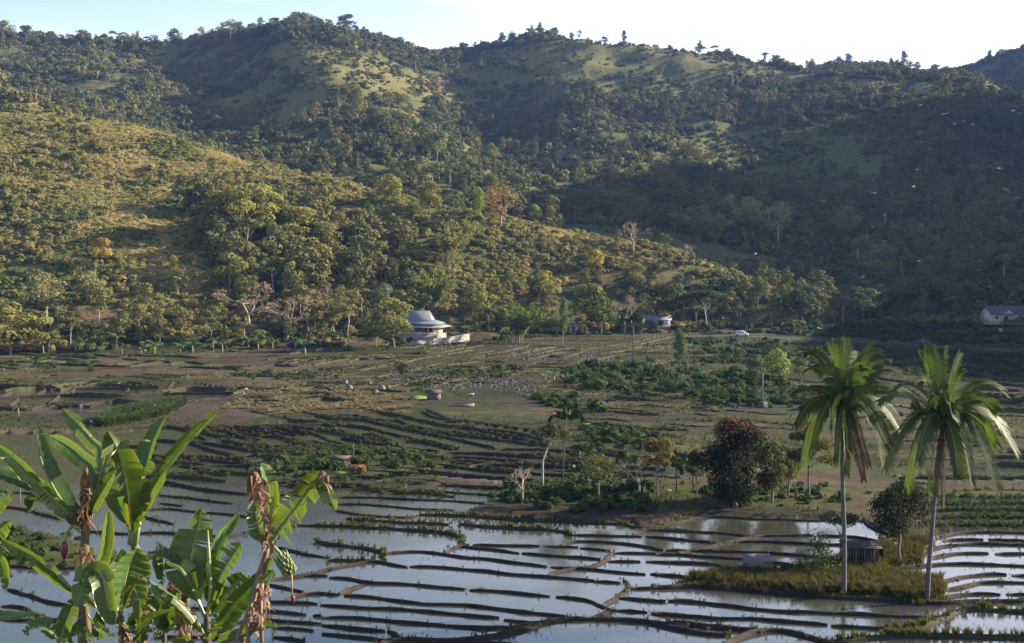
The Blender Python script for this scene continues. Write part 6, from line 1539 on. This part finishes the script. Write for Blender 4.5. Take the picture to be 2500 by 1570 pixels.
TR = [(345, 140, .14, .8), (400, 122, .12, -.7), (520, 108, .04, .6), (645, 155, .12, .9), (655, 285, .2, -1.0), (985, 440, .30, .5), (935, 600, .34, -.9), (120, 420, .26, 1.4), (-10, 540, .24, -.3), (90, 990, .44, .7), (40, 1080, .46, -.7), (210, 1230, .46, .3), (395, 1260, .40, -1.0), (300, 1010, .5, -1.6), (630, 1120, .38, -1.2),
      (745, 1190, .42, .5), (955, 1230, .44, -.4), (1100, 930, .38, .8), (940, 880, .42, -1.2), (500, 420, .1, 2.2), (300, 380, .28, -1.8), (760, 700, .4, 2.6), (420, 560, .4, -2.4), (580, 640, .5, -2.4)]
coconut_palm("taller left coconut palm with a straight pale trunk at the edge of the grassy island", [(2060, 1452), (2061, 1380), (2061, 1300), (2058, 1200), (2056, 1100), (2061, 1000)], 89, zl(540, 640), [(*zl(a, b), u, dd) for a, b, u, dd in TL], [(*zl(700, 1235), .25, -.5), (*zl(740, 1120), .3, -.8), (*zl(590, 1010), .3, -1.0)], 61)
coconut_palm("right coconut palm with a leaning trunk at the tip of the grassy island", [(2262, 1470), (2268, 1380), (2275, 1300), (2283, 1200), (2294, 1110), (2304, 1035)], 88, zr(518, 700), [(*zr(a, b), u, dd) for a, b, u, dd in TR], [(*zr(515, 1370), .2, -.6), (*zr(440, 1290), .25, -.4)], 62, .205)
def small_palm(px, by, ty, label, nf, fl, seed, name="areca_palm", r=.07, lean=0.0, up=(.1, 1.2)):
    g = np.random.default_rng(seed); b0 = hit(px, by); k = b0.y / F; H = (by - ty) * k
    e = empty(name, b0); tag(e, label, "palm tree"); fl = fl * k; c = Vector((lean * k, 0, H - fl * .55))
    MB().tube([(0, 0, -.2), (lean * k * .3, 0, c.z * .5), tuple(c)], [r * 1.2, r, r * .8], 7).build("trunk", M_PALMTRUNK, e, True)
    for i in range(nf):
        a = i * 2.4 + g.uniform(-.3, .3); el = g.uniform(*up); L = fl * g.uniform(.85, 1.1)
        dv = Vector((math.cos(a) * math.cos(el), math.sin(a) * math.cos(el), math.sin(el))); t = c + dv * L + Vector((0, 0, -L * .35))
        frond("frond", [c, c + dv * L * .4, c + dv * L * .8 + Vector((0, 0, -.06 * L)), t], e, g, M_FROND, 26, fl * .30, .05 * fl, .6, .1, .02, (.6, .7, .6))
    return e
for a in ((1373, 1196, 995, "tall thin areca palm rising from the paddies left of the thicket", 9, 42, 71, "areca_palm", .07, 10), (1431, 1182, 1088, "areca palm with a dark crown at the left of the thicket", 10, 36, 72, "areca_palm", .07), (1532, 1186, 1108, "areca palm in the middle of the thicket", 9, 32, 73, "areca_palm", .07),
          (1652, 1202, 1118, "dark areca palm near the left of the big dark tree", 10, 36, 74, "areca_palm", .09), (1692, 1196, 1120, "areca palm touching the big dark tree", 9, 34, 75, "areca_palm", .08), (1412, 1180, 1138, "little areca palm with yellowish fronds at the thicket", 8, 26, 76, "areca_palm", .05),
          (1546, 894, 768, "slender coconut palm standing alone among the far terraces", 12, 34, 77, "coconut_palm", .14), (1888, 925, 862, "short far coconut palm under the bright rounded tree", 9, 24, 78, "coconut_palm", .14), (1580, 880, 836, "far leaning dead palm stem right of the slender coconut palm", 3, 16, 79, "coconut_palm", .12)):
    small_palm(*a)

# ------------------------------------------------------------------ banana plants in front
M_BL = leaf_mat("banana_leaf", (.062, .098, .038), (.092, .138, .054), .32, .38, .45, (70, 1.5), (.16, .15, .045), (1.9, 1.9, .45))
M_BDEAD = leaf_mat("dead_banana_leaf", (.10, .055, .035), (.24, .14, .095), .25, .6, .3, (60, 1.2), None, (1.2, .85, .6))
M_MID = surf("banana_midrib", (.16, .20, .06), (.27, .30, .11), 3, .45, .1, spec=.5)
M_DMID = surf("dry_midrib", (.24, .15, .09), (.38, .26, .17), 3, .7, .2)
M_STEM = surf("banana_stem", (.035, .026, .018), (.14, .115, .055), 1.4, .65, .4, stretch=(5, 5, .6), spec=.4)
M_SHEATH = surf("dry_sheath", (.12, .075, .05), (.33, .235, .18), 2.2, .75, .5, stretch=(6, 6, .5))
M_FRUIT = surf("green_banana", (.09, .115, .035), (.17, .19, .06), 3, .4, .1, spec=.5)
M_BUD = surf("banana_flower_bud", (.07, .02, .03), (.15, .045, .05), 3, .45, .15, spec=.5)
def banana_leaf(parent, org, pts, width, d, seed, roll=0, fold=18, tear=.35, mat=None, col=(1, 1, 1), dz=(0, 0), droop=.12, name="leaf", petiole=.10, label=None, tipw=.55, mid=None):
    """pts: midrib in photograph pixels from base to tip, at distance d (dz: nearer/farther at base and tip)"""
    g = np.random.default_rng(seed); n_ = 34; k = len(pts)
    W3 = [at(px, py, d + dz[0] + (dz[1] - dz[0]) * i / (k - 1)) - org for i, (px, py) in enumerate(pts)]
    P = smooth_pts(W3, n_); hw = 1.36 * width * d / F / 2
    V, Q, U = [], [], []
    frames = []
    for i in range(n_):
        tg = (P[min(i + 1, n_ - 1)] - P[max(i - 1, 0)]).normalized()
        vw = (P[i] + org - Vector((0, 0, CAMZ))).normalized()
        sd = tg.cross(vw).normalized(); sd = Matrix.Rotation(R(roll), 3, tg) @ sd
        frames.append((tg, sd, sd.cross(tg)))
    def wprof(t):
        if t < petiole: return .03
        u = (t - petiole) / (1 - petiole)
        return max(.02, min(1, (u / .16) ** .6) * (1 - max(0, (u - tipw) / (1 - tipw)) ** 2.2) ** .75)
    for s in (-1, 1):
        i = 0
        while i < n_ - 1:
            ln = max(1, int(g.exponential(3.0 / max(tear, .05)))) if g.random() < .9 else 2
            j = min(n_ - 1, i + ln)
            if n_ - 1 - j < 2: j = n_ - 1
            extra = g.normal(0, .16 + .55 * tear); shift = g.uniform(-.2, .05) * tear; short = 1 - abs(g.normal(0, .18 * tear))
            b = len(V)
            for q_ in range(i, j + 1):
                t = q_ / (n_ - 1); tg, sd, nm = frames[q_]; w = hw * wprof(t) * (short if t > petiole else 1)
                gap = 0.0
                if q_ == i and i > 0: gap = .010 + .03 * tear
                if q_ == j and j < n_ - 1: gap = -(.010 + .03 * tear)
                for c_ in range(5):
                    v = c_ / 4
                    an = R(fold) + extra * v + droop * v * v * 2
                    wob = math.sin(q_ * 1.7 + seed + s) * .05 * v * hw
                    p_ = P[q_] + (sd * s * math.cos(an) - nm * math.sin(an)) * w * v + nm * wob + tg * (gap * v + shift * v * w * 1.2 + .10 * v * v * w) + Vector((0, 0, -1)) * w * v * v * droop * (1 + 2 * tear * max(0, extra))
                    V.append(tuple(p_)); U.append((t, s * v))
            for q_ in range(j - i):
                for c_ in range(4):
                    a = b + q_ * 5 + c_
                    Q.append((a, a + 1, a + 6, a + 5) if s > 0 else (a, a + 5, a + 6, a + 1))
            i = j
    f = obj(name, np_mesh(name, V, Q, None, [mat or M_BL], None, True, U), parent); f.color = (*col, 1)
    if label: f['label'] = label
    r0 = max(.014, hw * .075)
    MB().tube([tuple(p + fr[2] * r0 * .4) for p, fr in zip(P[::2], frames[::2])] , [r0 * (1.25 - 1.0 * q_ / (n_ / 2)) for q_ in range(len(P[::2]))], 6, False).build("midrib", mid or (M_DMID if mat is M_BDEAD else M_MID), f, True)
    return f
def dead_strips(parent, org, pxs, d, seed, n_, L0, mat=None):
    """shrivelled strips hanging from the crown"""
    g = np.random.default_rng(seed); V, Q, U = [], [], []
    for i in range(n_):
        px, py = pxs[g.integers(0, len(pxs))]; p = at(px + g.uniform(-7, 7), py + g.uniform(-8, 8), d + g.uniform(-.25, .15)) - org
        L = L0 * g.uniform(.5, 1.3); w = g.uniform(.010, .032); a = g.random() * 3.14; dx = Vector((g.normal() * .25, g.normal() * .25, -1)).normalized(); b = len(V)
        for k in range(6):
            t = k / 5; q = p + dx * L * t + Vector((math.sin(t * 5 + i) * .05, math.cos(t * 4 + i) * .05, 0)); aa = a + t * g.uniform(.5, 2.0); s = Vector((math.cos(aa), math.sin(aa), 0)) * w * (1 - .6 * t)
            V += [tuple(q - s), tuple(q + s)]; U += [(t, -.5), (t, .5)]
            if k: Q.append((b + 2 * k - 2, b + 2 * k - 1, b + 2 * k + 1, b + 2 * k))
    f = obj("dead_leaf_strips", np_mesh("dead_leaf_strips", V, Q, None, [mat or M_BDEAD], None, False, U), parent); f.color = (1, 1, 1, 1); return f
def banana_plant(label, stem, d, r, leaves, seed, dry_stem=False):
    """stem: pixels from the foot upward"""
    top = at(*stem[-1], d); low = at(*stem[0], d)
    gx_, gy_ = low.x, d; org = Vector((gx_, gy_, float(ground_z(gx_, gy_))))
    e = empty("banana_plant", org); tag(e, label, "banana plant")
    pts = [Vector((0, 0, -.3))] + [at(px, py, d) - org for px, py in stem]
    P = smooth_pts(pts, 16)
    MB().tube([tuple(p) for p in P], [.52 * r * (1.5 - .75 * i / 15 + (.03 if i % 3 else -.03)) for i in range(16)], 12).build("pseudostem", M_SHEATH if dry_stem else M_STEM, e, True)
    for i, lf in enumerate(leaves):
        kw = dict(lf[2]) if len(lf) > 2 else {}
        dd = kw.pop('d', d)
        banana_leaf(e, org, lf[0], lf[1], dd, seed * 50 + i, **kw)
    return e, org
DEAD = dict(mat=M_BDEAD, tear=.9, droop=.5)
# 1: upper left plant
e, o1 = banana_plant("tall left banana plant with a brown dead leaf", [(206, 1570), (205, 1440), (207, 1340), (208, 1262)], 20.0, .16, [
    ([(200, 1290), (150, 1236), (87, 1175), (44, 1129), (-22, 1076)], 36, dict(roll=-25, fold=24, tear=.35, dz=(0, -.6), col=(1.05, 1.08, 1.15))),  # sheen of the reflective leaf put into a paler, bluish colour
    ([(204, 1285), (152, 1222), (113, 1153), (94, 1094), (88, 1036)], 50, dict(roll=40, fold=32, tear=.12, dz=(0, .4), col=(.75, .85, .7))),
    ([(214, 1270), (236, 1160), (196, 1113), (157, 1083), (121, 1066)], 36, dict(roll=-15, fold=15, tear=.15, dz=(0, .9), col=(.95, 1.05, 1.0))),
    ([(216, 1270), (252, 1118), (225, 1074), (192, 1037), (152, 998)], 38, dict(roll=-20, fold=16, tear=.5, dz=(.1, .5))),
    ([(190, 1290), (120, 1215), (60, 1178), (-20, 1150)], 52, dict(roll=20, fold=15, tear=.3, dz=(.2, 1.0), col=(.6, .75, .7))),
    ([(196, 1300), (160, 1266), (125, 1240), (84, 1222), (78, 1248)], 44, dict(roll=65, fold=25, tear=.25, dz=(-.1, .5), col=(.5, .6, .5))),  # shadow on this drooping leaf put into its darker colour
    ([(213, 1280), (206, 1225), (200, 1180), (211, 1138)], 62, dict(roll=15, fold=30, dz=(-.1, -.2), label="crumpled brown dead leaf", **DEAD)),
    ([(214, 1275), (232, 1230), (255, 1190), (282, 1146)], 30, dict(roll=-30, fold=25, tear=.2, dz=(-.1, -.4))),
    ([(205, 1290), (190, 1262), (172, 1240), (165, 1262)], 26, dict(roll=10, fold=30, **DEAD))], 1)
dead_strips(e, o1, [(196, 1230), (205, 1210), (214, 1250), (190, 1255), (212, 1225)], 19.8, 11, 30, .5)
dead_strips(e, o1, [(205, 1330), (200, 1345), (212, 1350)], 19.8, 12, 16, .4)
fs = [at(px, py, 20 - .1) - o1 for px, py in ((196, 1290), (178, 1285), (163, 1300), (158, 1322))]
MB().tube([tuple(p) for p in smooth_pts(fs, 10)], [.035] * 5 + [.028] * 5, 7).build("flower_stalk", M_MID, e, True)
q = at(156, 1345, 19.9) - o1; MB().tube([tuple(q + Vector((.02, 0, .17))), tuple(q + Vector((.01, 0, .08))), tuple(q), tuple(q + Vector((0, 0, -.09))), tuple(q + Vector((0, 0, -.16)))], [.03, .065, .07, .045, .008], 9).build("flower_bud", M_BUD, e, True)
# 2: middle plant with the great hanging leaf
e, o2 = banana_plant("banana plant with one huge hanging leaf, second from left", [(345, 1600), (348, 1500), (338, 1400), (325, 1310)], 20.6, .15, [
    ([(322, 1315), (318, 1265), (311, 1196), (300, 1140), (284, 1094), (262, 1052)], 82, dict(roll=8, fold=24, tear=.45, dz=(-.1, -.5), col=(.72, .72, .5))),
    ([(330, 1312), (352, 1235), (393, 1161), (425, 1122), (470, 1066), (536, 998)], 42, dict(roll=-28, fold=26, tear=.4, dz=(0, -.5), col=(.95, 1, .9))),
    ([(328, 1310), (343, 1235), (352, 1156), (375, 1072), (404, 1016)], 54, dict(roll=-35, fold=22, tear=.55, dz=(.2, .8), col=(.8, .95, .85))),  # dark green leaf, its shade also put into the colour
    ([(322, 1312), (300, 1240), (318, 1150), (352, 1095), (372, 1078)], 36, dict(roll=30, fold=20, tear=.9, dz=(.3, 1.1))),
    ([(326, 1310), (270, 1200), (262, 1165), (280, 1128)], 40, dict(roll=-20, fold=20, tear=.7, dz=(.3, .9), col=(.9, 1.05, 1.0))),
    ([(335, 1330), (346, 1365), (338, 1400), (346, 1420)], 22, dict(roll=20, fold=30, **DEAD))], 2)
for a in (((316, 1330), (317, 1280)), ((330, 1332), (343, 1262)), ((323, 1335), (326, 1275))):
    MB().tube([tuple(at(*a[0], 20.5) - o2), tuple(at(*a[1], 20.5) - o2)], [.04, .03], 7).build("petiole", M_MID, e, True)
dead_strips(e, o2, [(345, 1400), (350, 1440), (342, 1370), (352, 1480)], 20.5, 21, 26, .5)
# 3: lower left clump
e, o3 = banana_plant("low front banana plant with an upright folded pale leaf", [(215, 1620), (212, 1540), (206, 1465)], 18.6, .13, [
    ([(206, 1470), (222, 1398), (243, 1345), (252, 1292), (262, 1243)], 44, dict(roll=42, fold=34, tear=.1, dz=(0, -.1), col=(1.1, 1.12, 1.0))),
    ([(203, 1470), (150, 1412), (88, 1365), (42, 1338), (2, 1316)], 40, dict(roll=-25, fold=22, tear=.5, dz=(0, -.5), col=(1.05, 1.1, 1.1))),
    ([(210, 1465), (218, 1420), (212, 1395), (200, 1440), (192, 1480)], 42, dict(roll=10, fold=14, tear=.2, dz=(-.2, -.5), col=(1.15, 1.15, 1.0))),
    ([(212, 1470), (232, 1400), (250, 1412), (262, 1475), (276, 1526)], 50, dict(roll=-12, fold=20, tear=.2, dz=(-.2, -.5))),
    ([(206, 1480), (192, 1454), (212, 1468), (236, 1486)], 22, dict(roll=-30, fold=25, tear=.3, dz=(-.1, -.4))),
    ([(204, 1500), (180, 1530), (160, 1552), (140, 1560)], 26, dict(roll=-10, fold=20, **DEAD)),
    ([(214, 1500), (236, 1530), (262, 1545), (286, 1552)], 20, dict(roll=-20, fold=30, tear=.6, dz=(-.1, -.2)))], 3)
e, o3b = banana_plant("banana plant with a broad bright leaf standing in the middle of the left clump", [(302, 1620), (298, 1560), (295, 1490)], 19.2, .11, [
    ([(294, 1500), (302, 1436), (315, 1384), (336, 1338)], 84, dict(roll=22, fold=24, tear=.25, dz=(0, .1), col=(.95, 1.05, .75))),
    ([(292, 1500), (272, 1440), (280, 1390), (300, 1340)], 52, dict(roll=-30, fold=20, tear=.6, dz=(.1, .6), col=(1.0, 1.1, 1.1))),
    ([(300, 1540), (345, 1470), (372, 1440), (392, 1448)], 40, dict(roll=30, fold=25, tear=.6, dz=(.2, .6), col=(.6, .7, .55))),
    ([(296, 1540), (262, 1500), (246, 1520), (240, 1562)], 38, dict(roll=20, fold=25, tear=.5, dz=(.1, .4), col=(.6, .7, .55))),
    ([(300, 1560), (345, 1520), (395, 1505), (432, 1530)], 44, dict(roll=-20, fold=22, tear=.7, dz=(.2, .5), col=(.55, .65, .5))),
    ([(298, 1500), (322, 1440), (340, 1470), (338, 1525)], 30, dict(roll=10, fold=25, tear=.7, dz=(-.1, -.4), col=(1.1, .95, .6))),
    ([(290, 1500), (262, 1400), (268, 1365), (276, 1340)], 26, dict(roll=15, fold=20, tear=.15, dz=(.1, .5))),
    ([(300, 1520), (330, 1540), (372, 1510), (420, 1492)], 26, dict(roll=-35, fold=20, tear=.4, dz=(-.1, -.2), col=(.8, .85, .6)))], 4)
dead_strips(e, o3b, [(300, 1520), (290, 1545), (310, 1560)], 19.1, 31, 24, .4)
# 4: middle front clump
e, o4 = banana_plant("full leafed banana plant with a rolled upright new leaf", [(505, 1640), (506, 1570), (505, 1500)], 18.0, .12, [
    ([(498, 1505), (460, 1395), (464, 1370), (477, 1313), (491, 1240)], 88, dict(roll=-8, fold=12, tear=.45, dz=(.1, .5), col=(.85, .9, .6))),
    ([(508, 1500), (512, 1380), (535, 1308), (558, 1278), (583, 1252)], 34, dict(roll=38, fold=22, tear=.2, dz=(.2, .7), col=(.85, 1.05, .75))),
    ([(508, 1500), (528, 1430), (549, 1387), (570, 1354), (590, 1326)], 66, dict(roll=-22, fold=20, tear=.4, dz=(0, .2), col=(1.0, 1.1, 1.0))),
    ([(510, 1505), (526, 1490), (549, 1449), (581, 1421), (607, 1403)], 62, dict(roll=14, fold=18, tear=.6, dz=(-.1, .1), col=(.9, .8, .45))),
    ([(512, 1520), (538, 1516), (570, 1475), (616, 1428), (655, 1386)], 54, dict(roll=28, fold=18, tear=.15, dz=(-.2, -.4), col=(.9, 1.1, .8))),
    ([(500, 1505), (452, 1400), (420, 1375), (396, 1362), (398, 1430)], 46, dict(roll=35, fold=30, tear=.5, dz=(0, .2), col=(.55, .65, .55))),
    ([(502, 1560), (478, 1510), (440, 1468), (396, 1438), (362, 1416)], 36, dict(roll=-45, fold=30, tear=.35, dz=(-.2, -.5), col=(1.05, 1.1, 1.0))),
    ([(515, 1580), (550, 1563), (593, 1549), (639, 1530), (678, 1533)], 32, dict(roll=-30, fold=20, tear=.4, dz=(-.3, -.7), col=(1.0, 1.0, .8))),
    ([(500, 1590), (470, 1572), (445, 1560), (415, 1562)], 34, dict(roll=-30, fold=20, tear=.5, dz=(-.3, -.6), col=(1.2, 1.1, .6))),
    ([(505, 1560), (512, 1545), (540, 1535), (548, 1545)], 26, dict(roll=10, fold=20, tear=.3, dz=(-.3, -.5)))], 5)
MB().tube([tuple(at(508, 1490, 17.9) - o4), tuple(at(514, 1442, 17.9) - o4), tuple(at(510, 1359, 17.95) - o4), tuple(at(507, 1294, 18.0) - o4)], [.03, .034, .03, .012], 8).build("rolled_leaf", M_MID, e, True)
e, o4b = banana_plant("dark banana stump wrapped in dead sheaths beside the full leafed plant", [(445, 1640), (448, 1560), (455, 1455)], 18.5, .15, [
    ([(455, 1470), (440, 1440), (418, 1425), (420, 1480)], 36, dict(roll=10, fold=30, **DEAD)), ([(458, 1465), (480, 1430), (500, 1440), (512, 1475)], 34, dict(roll=10, fold=25, tear=.7, col=(.6, .6, .5)))], 6)
dead_strips(e, o4b, [(450, 1470), (440, 1500), (460, 1490), (448, 1540)], 18.4, 41, 40, .5)
e, o7 = banana_plant("small banana sucker with drooping dark leaves between the left clump and the full leafed plant", [(398, 1660), (400, 1590), (402, 1545)], 19.4, .09, [
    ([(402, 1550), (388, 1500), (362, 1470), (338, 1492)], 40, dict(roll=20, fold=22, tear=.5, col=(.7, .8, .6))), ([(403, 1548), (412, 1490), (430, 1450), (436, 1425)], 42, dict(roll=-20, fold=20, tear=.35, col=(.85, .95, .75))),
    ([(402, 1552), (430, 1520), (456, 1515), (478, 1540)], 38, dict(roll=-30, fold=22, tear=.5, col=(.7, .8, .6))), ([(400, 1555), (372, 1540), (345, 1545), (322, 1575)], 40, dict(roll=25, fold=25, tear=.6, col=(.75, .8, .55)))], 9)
e, o8 = banana_plant("small banana sucker at the bottom left with leaves spread low", [(140, 1680), (142, 1610), (145, 1565)], 18.4, .08, [
    ([(145, 1570), (118, 1535), (88, 1525), (58, 1545)], 36, dict(roll=25, fold=22, tear=.4, col=(.9, 1, .8))), ([(146, 1568), (160, 1520), (172, 1490), (180, 1462)], 36, dict(roll=-15, fold=22, tear=.3)), ([(146, 1570), (172, 1548), (196, 1545), (220, 1568)], 34, dict(roll=-30, fold=22, tear=.5, col=(.8, .85, .6)))], 10)
# 5: old plant on the right with fruit
e, o5 = banana_plant("old bent banana plant at the right with hanging fruit and a torn arching leaf", [(590, 1640), (606, 1520), (624, 1430), (642, 1375), (655, 1325)], 17.6, .10, [
    ([(656, 1332), (693, 1281), (729, 1233), (764, 1185), (787, 1150)], 74, dict(roll=-24, fold=22, tear=1.0, dz=(-.1, -.5), col=(1.0, .95, .6))),
    ([(652, 1330), (656, 1235), (650, 1170), (638, 1130)], 46, dict(roll=45, fold=40, tear=.4, dz=(0, .3), col=(1.0, 1.05, .9))),
    ([(652, 1332), (632, 1290), (624, 1250), (632, 1218)], 40, dict(roll=-20, fold=20, tear=.2, dz=(.1, .5), col=(.85, 1.0, .95))),
    ([(650, 1320), (643, 1240), (630, 1170), (618, 1160), (612, 1225)], 34, dict(roll=10, fold=35, dz=(-.1, -.2), label="shrivelled pink brown leaf hanging from the top", **DEAD)),
    ([(770, 1192), (790, 1180), (806, 1215), (818, 1246)], 34, dict(roll=20, fold=25, tear=.6, dz=(-.5, -.6), petiole=.02, col=(1.0, 1.05, .95))),
    ([(772, 1175), (786, 1152), (797, 1165), (798, 1195)], 24, dict(roll=10, fold=25, petiole=.02, d=17.3, dz=(-.2, -.3), label="brown curled leaf tip", **DEAD)),
    ([(648, 1400), (655, 1375), (664, 1362)], 16, dict(roll=0, fold=20, tear=.1)), ([(640, 1420), (655, 1405), (668, 1392)], 26, dict(roll=-10, fold=15, tear=.2, col=(1.1, 1.15, .9))),
    ([(636, 1440), (650, 1428), (658, 1445)], 20, dict(roll=0, fold=20, **DEAD))], 7, True)
dead_strips(e, o5, [(650, 1285), (646, 1300), (656, 1310), (642, 1265)], 17.4, 51, 22, .4)
dead_strips(e, o5, [(640, 1180), (622, 1170), (630, 1200)], 17.4, 52, 26, .5)
dead_strips(e, o5, [(640, 1440), (632, 1470), (620, 1490), (640, 1500), (628, 1520)], 17.4, 53, 34, .4)
for a, b_, c_ in (((640, 1425), (636, 1500), (640, 1590)), ((618, 1460), (598, 1510), (574, 1570)), ((612, 1480), (604, 1520), (606, 1570))):
    MB().tube([tuple(at(*a, 17.4) - o5), tuple(at(*b_, 17.35) - o5), tuple(at(*c_, 17.3) - o5)], [.03, .028, .035], 7).build("dry_sheath", M_SHEATH, e, True)
st = smooth_pts([at(px, py, 17.5 + dz_) - o5 for px, py, dz_ in ((656, 1332, 0), (670, 1338, -.1), (683, 1352, -.15), (693, 1372, -.2), (706, 1395, -.2), (712, 1410, -.2))], 16)
bs = MB().tube([tuple(p) for p in st], [.036 - .001 * i for i in range(16)], 8).build("fruit_stalk", M_MID, e, True)
m_ = MB()
for k in range(6):
    c_ = st[8 + k]; ax = (st[min(15, 9 + k)] - st[7 + k]).normalized(); u = ax.cross(Vector((0, 1, 0))).normalized(); v = ax.cross(u)
    nf = 10 - k // 2
    for i in range(nf):
        a = 2 * math.pi * (i + .5 * (k % 2)) / nf; dr = u * math.cos(a) + v * math.sin(a); L = .15 - .008 * k
        m_.tube([tuple(c_ + dr * .025), tuple(c_ + dr * (.055 + .02) + ax * -.0), tuple(c_ + dr * .105 - ax * .045), tuple(c_ + dr * .115 - ax * L * .75)], [.010, .019, .020, .006], 6)
m_.build("banana_bunch", M_FRUIT, e, True)
MB().tube([tuple(at(712, 1408, 17.3) - o5), tuple(at(713, 1452, 17.3) - o5)], [.014, .012], 6).build("flower_stalk", M_DMID, e, True)
q = at(715, 1463, 17.3) - o5; MB().tube([tuple(q + Vector((0, 0, .065))), tuple(q + Vector((0, 0, .03))), tuple(q + Vector((.005, 0, -.02))), tuple(q + Vector((.01, 0, -.075)))], [.018, .036, .03, .006], 9).build("flower_bud", M_BUD, e, True)
# 6: leaves reaching in from the left edge
e, o6 = banana_plant("banana plant standing mostly outside the left edge, only leaf ends showing", [(-80, 1640), (-82, 1500), (-80, 1400)], 17.0, .14, [
    ([(-80, 1400), (-60, 1300), (-20, 1240), (30, 1200)], 44, dict(roll=-20, fold=15, tear=.7, dz=(0, -.2), col=(1.1, 1.15, 1.0))),
    ([(-80, 1400), (-50, 1340), (-10, 1300), (26, 1270)], 40, dict(roll=20, fold=20, tear=.3, dz=(0, -.3), col=(1.05, 1.1, .95))),
    ([(-80, 1410), (-40, 1370), (0, 1372), (14, 1440)], 40, dict(roll=0, fold=20, tear=.3, dz=(0, -.3), col=(1.2, 1.15, .6))),
    ([(-80, 1420), (-50, 1480), (0, 1505), (90, 1500)], 28, dict(roll=-40, fold=18, tear=.1, dz=(0, -.5), col=(1.15, 1.2, .8)))], 8)
# ------------------------------------------------------------------ insects in the evening light
M_WING = surf("insect_wing", (.36, .27, .19), (.5, .39, .28), 30, .4, 0)  # warm sunlight put into the tan of wings and body
M_INS = surf("insect_body", (.30, .17, .08), (.45, .27, .14), 30, .5, 0)
INS = [(2252, 238), (2247, 257), (2308, 279), (2330, 303), (2353, 297), (2374, 305), (2474, 271), (2485, 276), (2250, 346), (2269, 364), (2177, 407), (2240, 415), (2231, 457), (2132, 472), (2398, 467), (2456, 464), (2484, 484), (2160, 526), (2130, 555), (2159, 589), (2366, 603), (2245, 637), (2011, 492), (1963, 787), (2000, 802), (1696, 797), (1757, 809), (2105, 677), (2147, 716), (1844, 620), (2390, 659), (1634, 1198), (2440, 412)]
bm_ = MB().tube([(-.035, 0, 0), (-.01, 0, .002), (.02, 0, .004), (.034, 0, .006)], [.002, .0028, .005, .004], 6).ball((.037, 0, .006), .0055, 7, 5).mesh("body", M_INS, True)
def wing_mesh(s):
    return MB().add([(.008, 0, .008), (.022, 0, .009), (.026, s * .05, .016), (.006, s * .052, .014), (-.004, s * .045, .012), (.0, s * .002, .008)], [(0, 1, 2, 3)], []).add([(-.006, 0, .007), (.008, 0, .008), (.004, s * .046, .013), (-.018, s * .044, .010)], [(0, 1, 2, 3)]).mesh("wing", M_WING)
wm = [wing_mesh(-1), wing_mesh(1)]
gi_ = np.random.default_rng(8)
for px, py in INS:
    dd = gi_.uniform(15, 23)
    e = empty("flying_insect", at(px, py, dd)); e.rotation_euler = (gi_.uniform(-.3, .3), gi_.uniform(-.3, .3), gi_.uniform(0, 6.28)); s_ = gi_.uniform(.7, 1.0); e.scale = (s_, s_, s_)
    tag(e, "tiny flying insect catching the light in the air of the valley", "insect", "flying insects in the evening light")
    obj("body", bm_, e); obj("wing", wm[0], e); obj("wing", wm[1], e)
# ------------------------------------------------------------------ evening haze: one closed box of even air
m, n, l, o = mat_base("haze")
v = n.new("ShaderNodeVolumePrincipled")
v.inputs['Color'].default_value = (.24, .42, 1.0, 1)
v.inputs['Density'].default_value = 0.00006
v.inputs['Anisotropy'].default_value = 0.15
l.new(v.outputs['Volume'], o.inputs['Volume'])
tag(MB().box((60, 1080, 165), (2100, 2500, 374)).build("haze", m), "thin evening haze lying over the valley", None, None, 'stuff')
